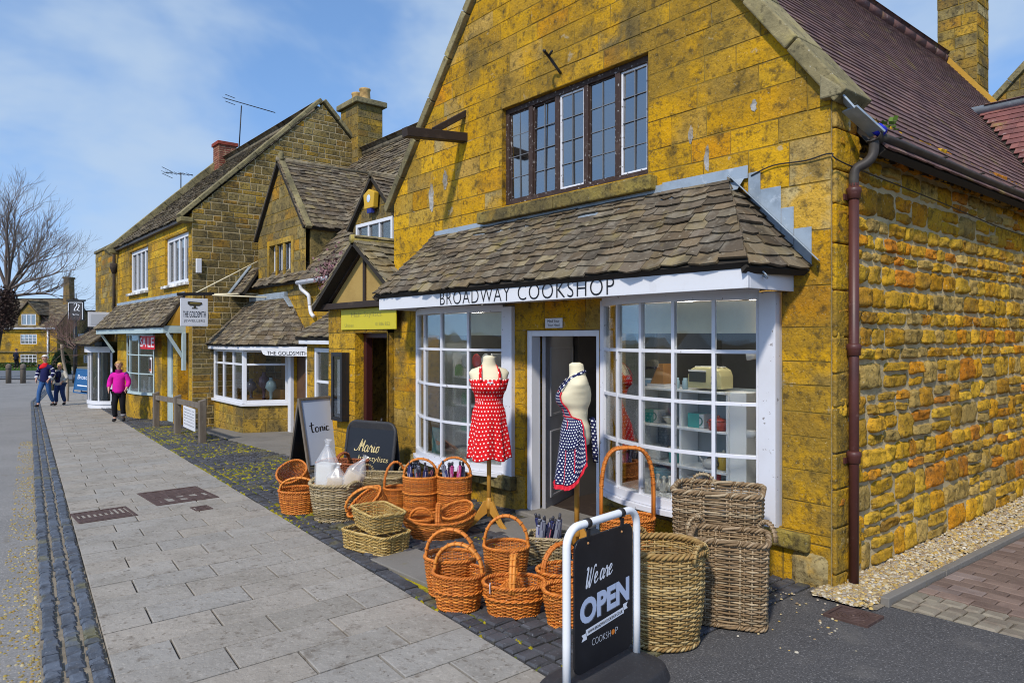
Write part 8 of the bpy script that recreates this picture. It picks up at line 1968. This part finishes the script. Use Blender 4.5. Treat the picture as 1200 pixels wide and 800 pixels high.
w = MB(); w.obox(fk.p(X_(92), Y_(400), -.3), fk.u * .6, fk.v * .7, fk.n * .4); w.build('roof_light', M['white'], rw, bevel=.01)
# bare tree at the left edge with its ivy clump
D = 46.0; base = PD(-9, 395, D); base.z = gz(base.x); TW = .55
tr_ = thing('bare_tree', 'bare leafless tree with a dark burr at the left edge of the green', 'tree', base); rd = random.Random(33); m_ = MB()
b1 = PD(-4, 400, D); b2 = PD(5, 360, D); b3 = PD(9, 340, D)
m_.tube(crom([base, base.lerp(b1, .5), b1, b2, b3], 4), [.34 - .012 * i for i in range(17)], 9, 0, (.06, .045, .038)); m_.build('trunk', M['bark'], tr_)
m_ = MB()
for (px, py, q, rr) in ((60, 345, 0, .15), (34, 300, .3, .14), (18, 270, .2, .15), (72, 318, .6, .12), (2, 255, .2, .15), (-20, 270, .1, .16), (-40, 320, 0, .14), (46, 285, -.5, .12), (14, 240, 1, .12), (30, 330, -1.0, .11), (55, 305, .2, .12)):
    tgt = PD(px, py, D - q * 2); s = b3 if py < 320 else b2.lerp(b3, .6); dd = (tgt - s); path = crom([s, s.lerp(tgt, .33) + V((0, 0, .25)) * rd.uniform(-.5, 1), s.lerp(tgt, .7) + V((rd.uniform(-.2, .2), rd.uniform(-.2, .2), rd.uniform(0, .4))), tgt], 4)
    m_.tube(path, [rr * .78 * (1 - .06 * i) for i in range(len(path))], 6, 0, (.11, .085, .07), cap=False)
    for i in range(4, len(path)): 
        for _ in range(1 if rd.random() < .65 else 2):
            nd = ((path[i] - path[i - 1]).normalized() + V((rd.uniform(-1, 1), rd.uniform(-1, 1), rd.uniform(-.2, 1.0))) * .8).normalized(); twigs(m_, path[i], nd, rr * (.27 if i < 10 else .20), 3, rd, .62, rd.uniform(.8, 1.3), (.17, .135, .115))
m_.build('crown', M['twig'], tr_)
lv = leafy('ivy_clump', 'dark reddish clump of ivy in the fork of the bare tree', PD(4, 362, D - .3), lambda rd: (lambda v: V((v.x * .95, v.y * .9, v.z * 1.55)))(V((rd.gauss(0, 1), rd.gauss(0, 1), rd.gauss(0, 1))).normalized() * (rd.random() ** .35)), 3600, .075, [(.045, .022, .02), (.06, .03, .022), (.03, .02, .015)], False, 'ivy', seed=9)
# ================================================================== camera, sun and sky
cam = bpy.data.cameras.new('Camera'); co = bpy.data.objects.new('Camera', cam); COL.objects.link(co)
cam.sensor_width = 36; cam.lens = 36 * FOC / 1200; cam.clip_start = .05; cam.clip_end = 2000
cam.shift_y = -5.0 / 1200
co.location = (0, 0, EYE)
fwd = V((FX, FYY, 0)); co.rotation_euler = fwd.to_track_quat('-Z', 'Y').to_euler()
sc.camera = co

sd = V((-.47, .95, -.98)).normalized()
sun = bpy.data.lights.new('Sun', 'SUN'); so = bpy.data.objects.new('Sun', sun); COL.objects.link(so)
sun.energy = 2.75; sun.angle = R(4.0); sun.color = (1.0, .93, .82)
so.rotation_euler = sd.to_track_quat('-Z', 'Y').to_euler()
elev = math.asin(-sd.z); azim = math.atan2(-sd.x, -sd.y)   # from +Y towards +X

wd_ = bpy.data.worlds.new('World'); sc.world = wd_; wd_.use_nodes = True
nt = wd_.node_tree; bg = nt.nodes['Background']
sky = nt.nodes.new('ShaderNodeTexSky'); sky.sky_type = 'NISHITA'; sky.sun_disc = False
sky.sun_elevation = elev; sky.sun_rotation = azim; sky.air_density = 1.0; sky.dust_density = .15; sky.ozone_density = 2.2
tc = nt.nodes.new('ShaderNodeTexCoord'); m0 = nt.nodes.new('ShaderNodeMapping'); m0.inputs['Scale'].default_value = (1, 1, .8); m0.inputs['Location'].default_value = (0, 0, .22); nt.links.new(tc.outputs['Generated'], m0.inputs['Vector']); nt.links.new(m0.outputs['Vector'], sky.inputs['Vector']); mp = nt.nodes.new('ShaderNodeMapping'); mp.inputs['Scale'].default_value = (1.0, 1.0, 2.0); mp.inputs['Rotation'].default_value = (0, 0, R(20))
nt.links.new(tc.outputs['Generated'], mp.inputs['Vector'])
n1 = nt.nodes.new('ShaderNodeTexNoise'); n1.inputs['Scale'].default_value = 2.5; n1.inputs['Detail'].default_value = 5; n1.inputs['Roughness'].default_value = .55; n1.inputs['Distortion'].default_value = .25
nt.links.new(mp.outputs['Vector'], n1.inputs['Vector'])
mr = nt.nodes.new('ShaderNodeMapRange'); mr.interpolation_type = 'SMOOTHSTEP'
for k, v in (('From Min', .37), ('From Max', .64), ('To Min', .02), ('To Max', .74)): mr.inputs[k].default_value = v
nt.links.new(n1.outputs['Fac'], mr.inputs['Value'])
hs = nt.nodes.new('ShaderNodeHueSaturation'); hs.inputs['Saturation'].default_value = 1.1; hs.inputs['Value'].default_value = 1.2
nt.links.new(sky.outputs['Color'], hs.inputs['Color'])
mx = nt.nodes.new('ShaderNodeMix'); mx.data_type = 'RGBA'; mx.inputs[7].default_value = (2.7, 3.35, 4.15, 1)
nt.links.new(mr.outputs['Result'], mx.inputs[0]); nt.links.new(hs.outputs['Color'], mx.inputs[6])
nt.links.new(mx.outputs[2], bg.inputs['Color']); bg.inputs['Strength'].default_value = .15

sc.render.engine = 'CYCLES'
sc.cycles.filter_width = 1.05; sc.cycles.max_bounces = 8; sc.cycles.transparent_max_bounces = 16; sc.cycles.use_denoising = True
sc.cycles.caustics_reflective = False; sc.cycles.caustics_refractive = False
vs = sc.view_settings; vs.view_transform = 'Standard'; vs.look = 'None'; vs.gamma = 1.0; vs.exposure = 0.42; vs.use_curve_mapping = False
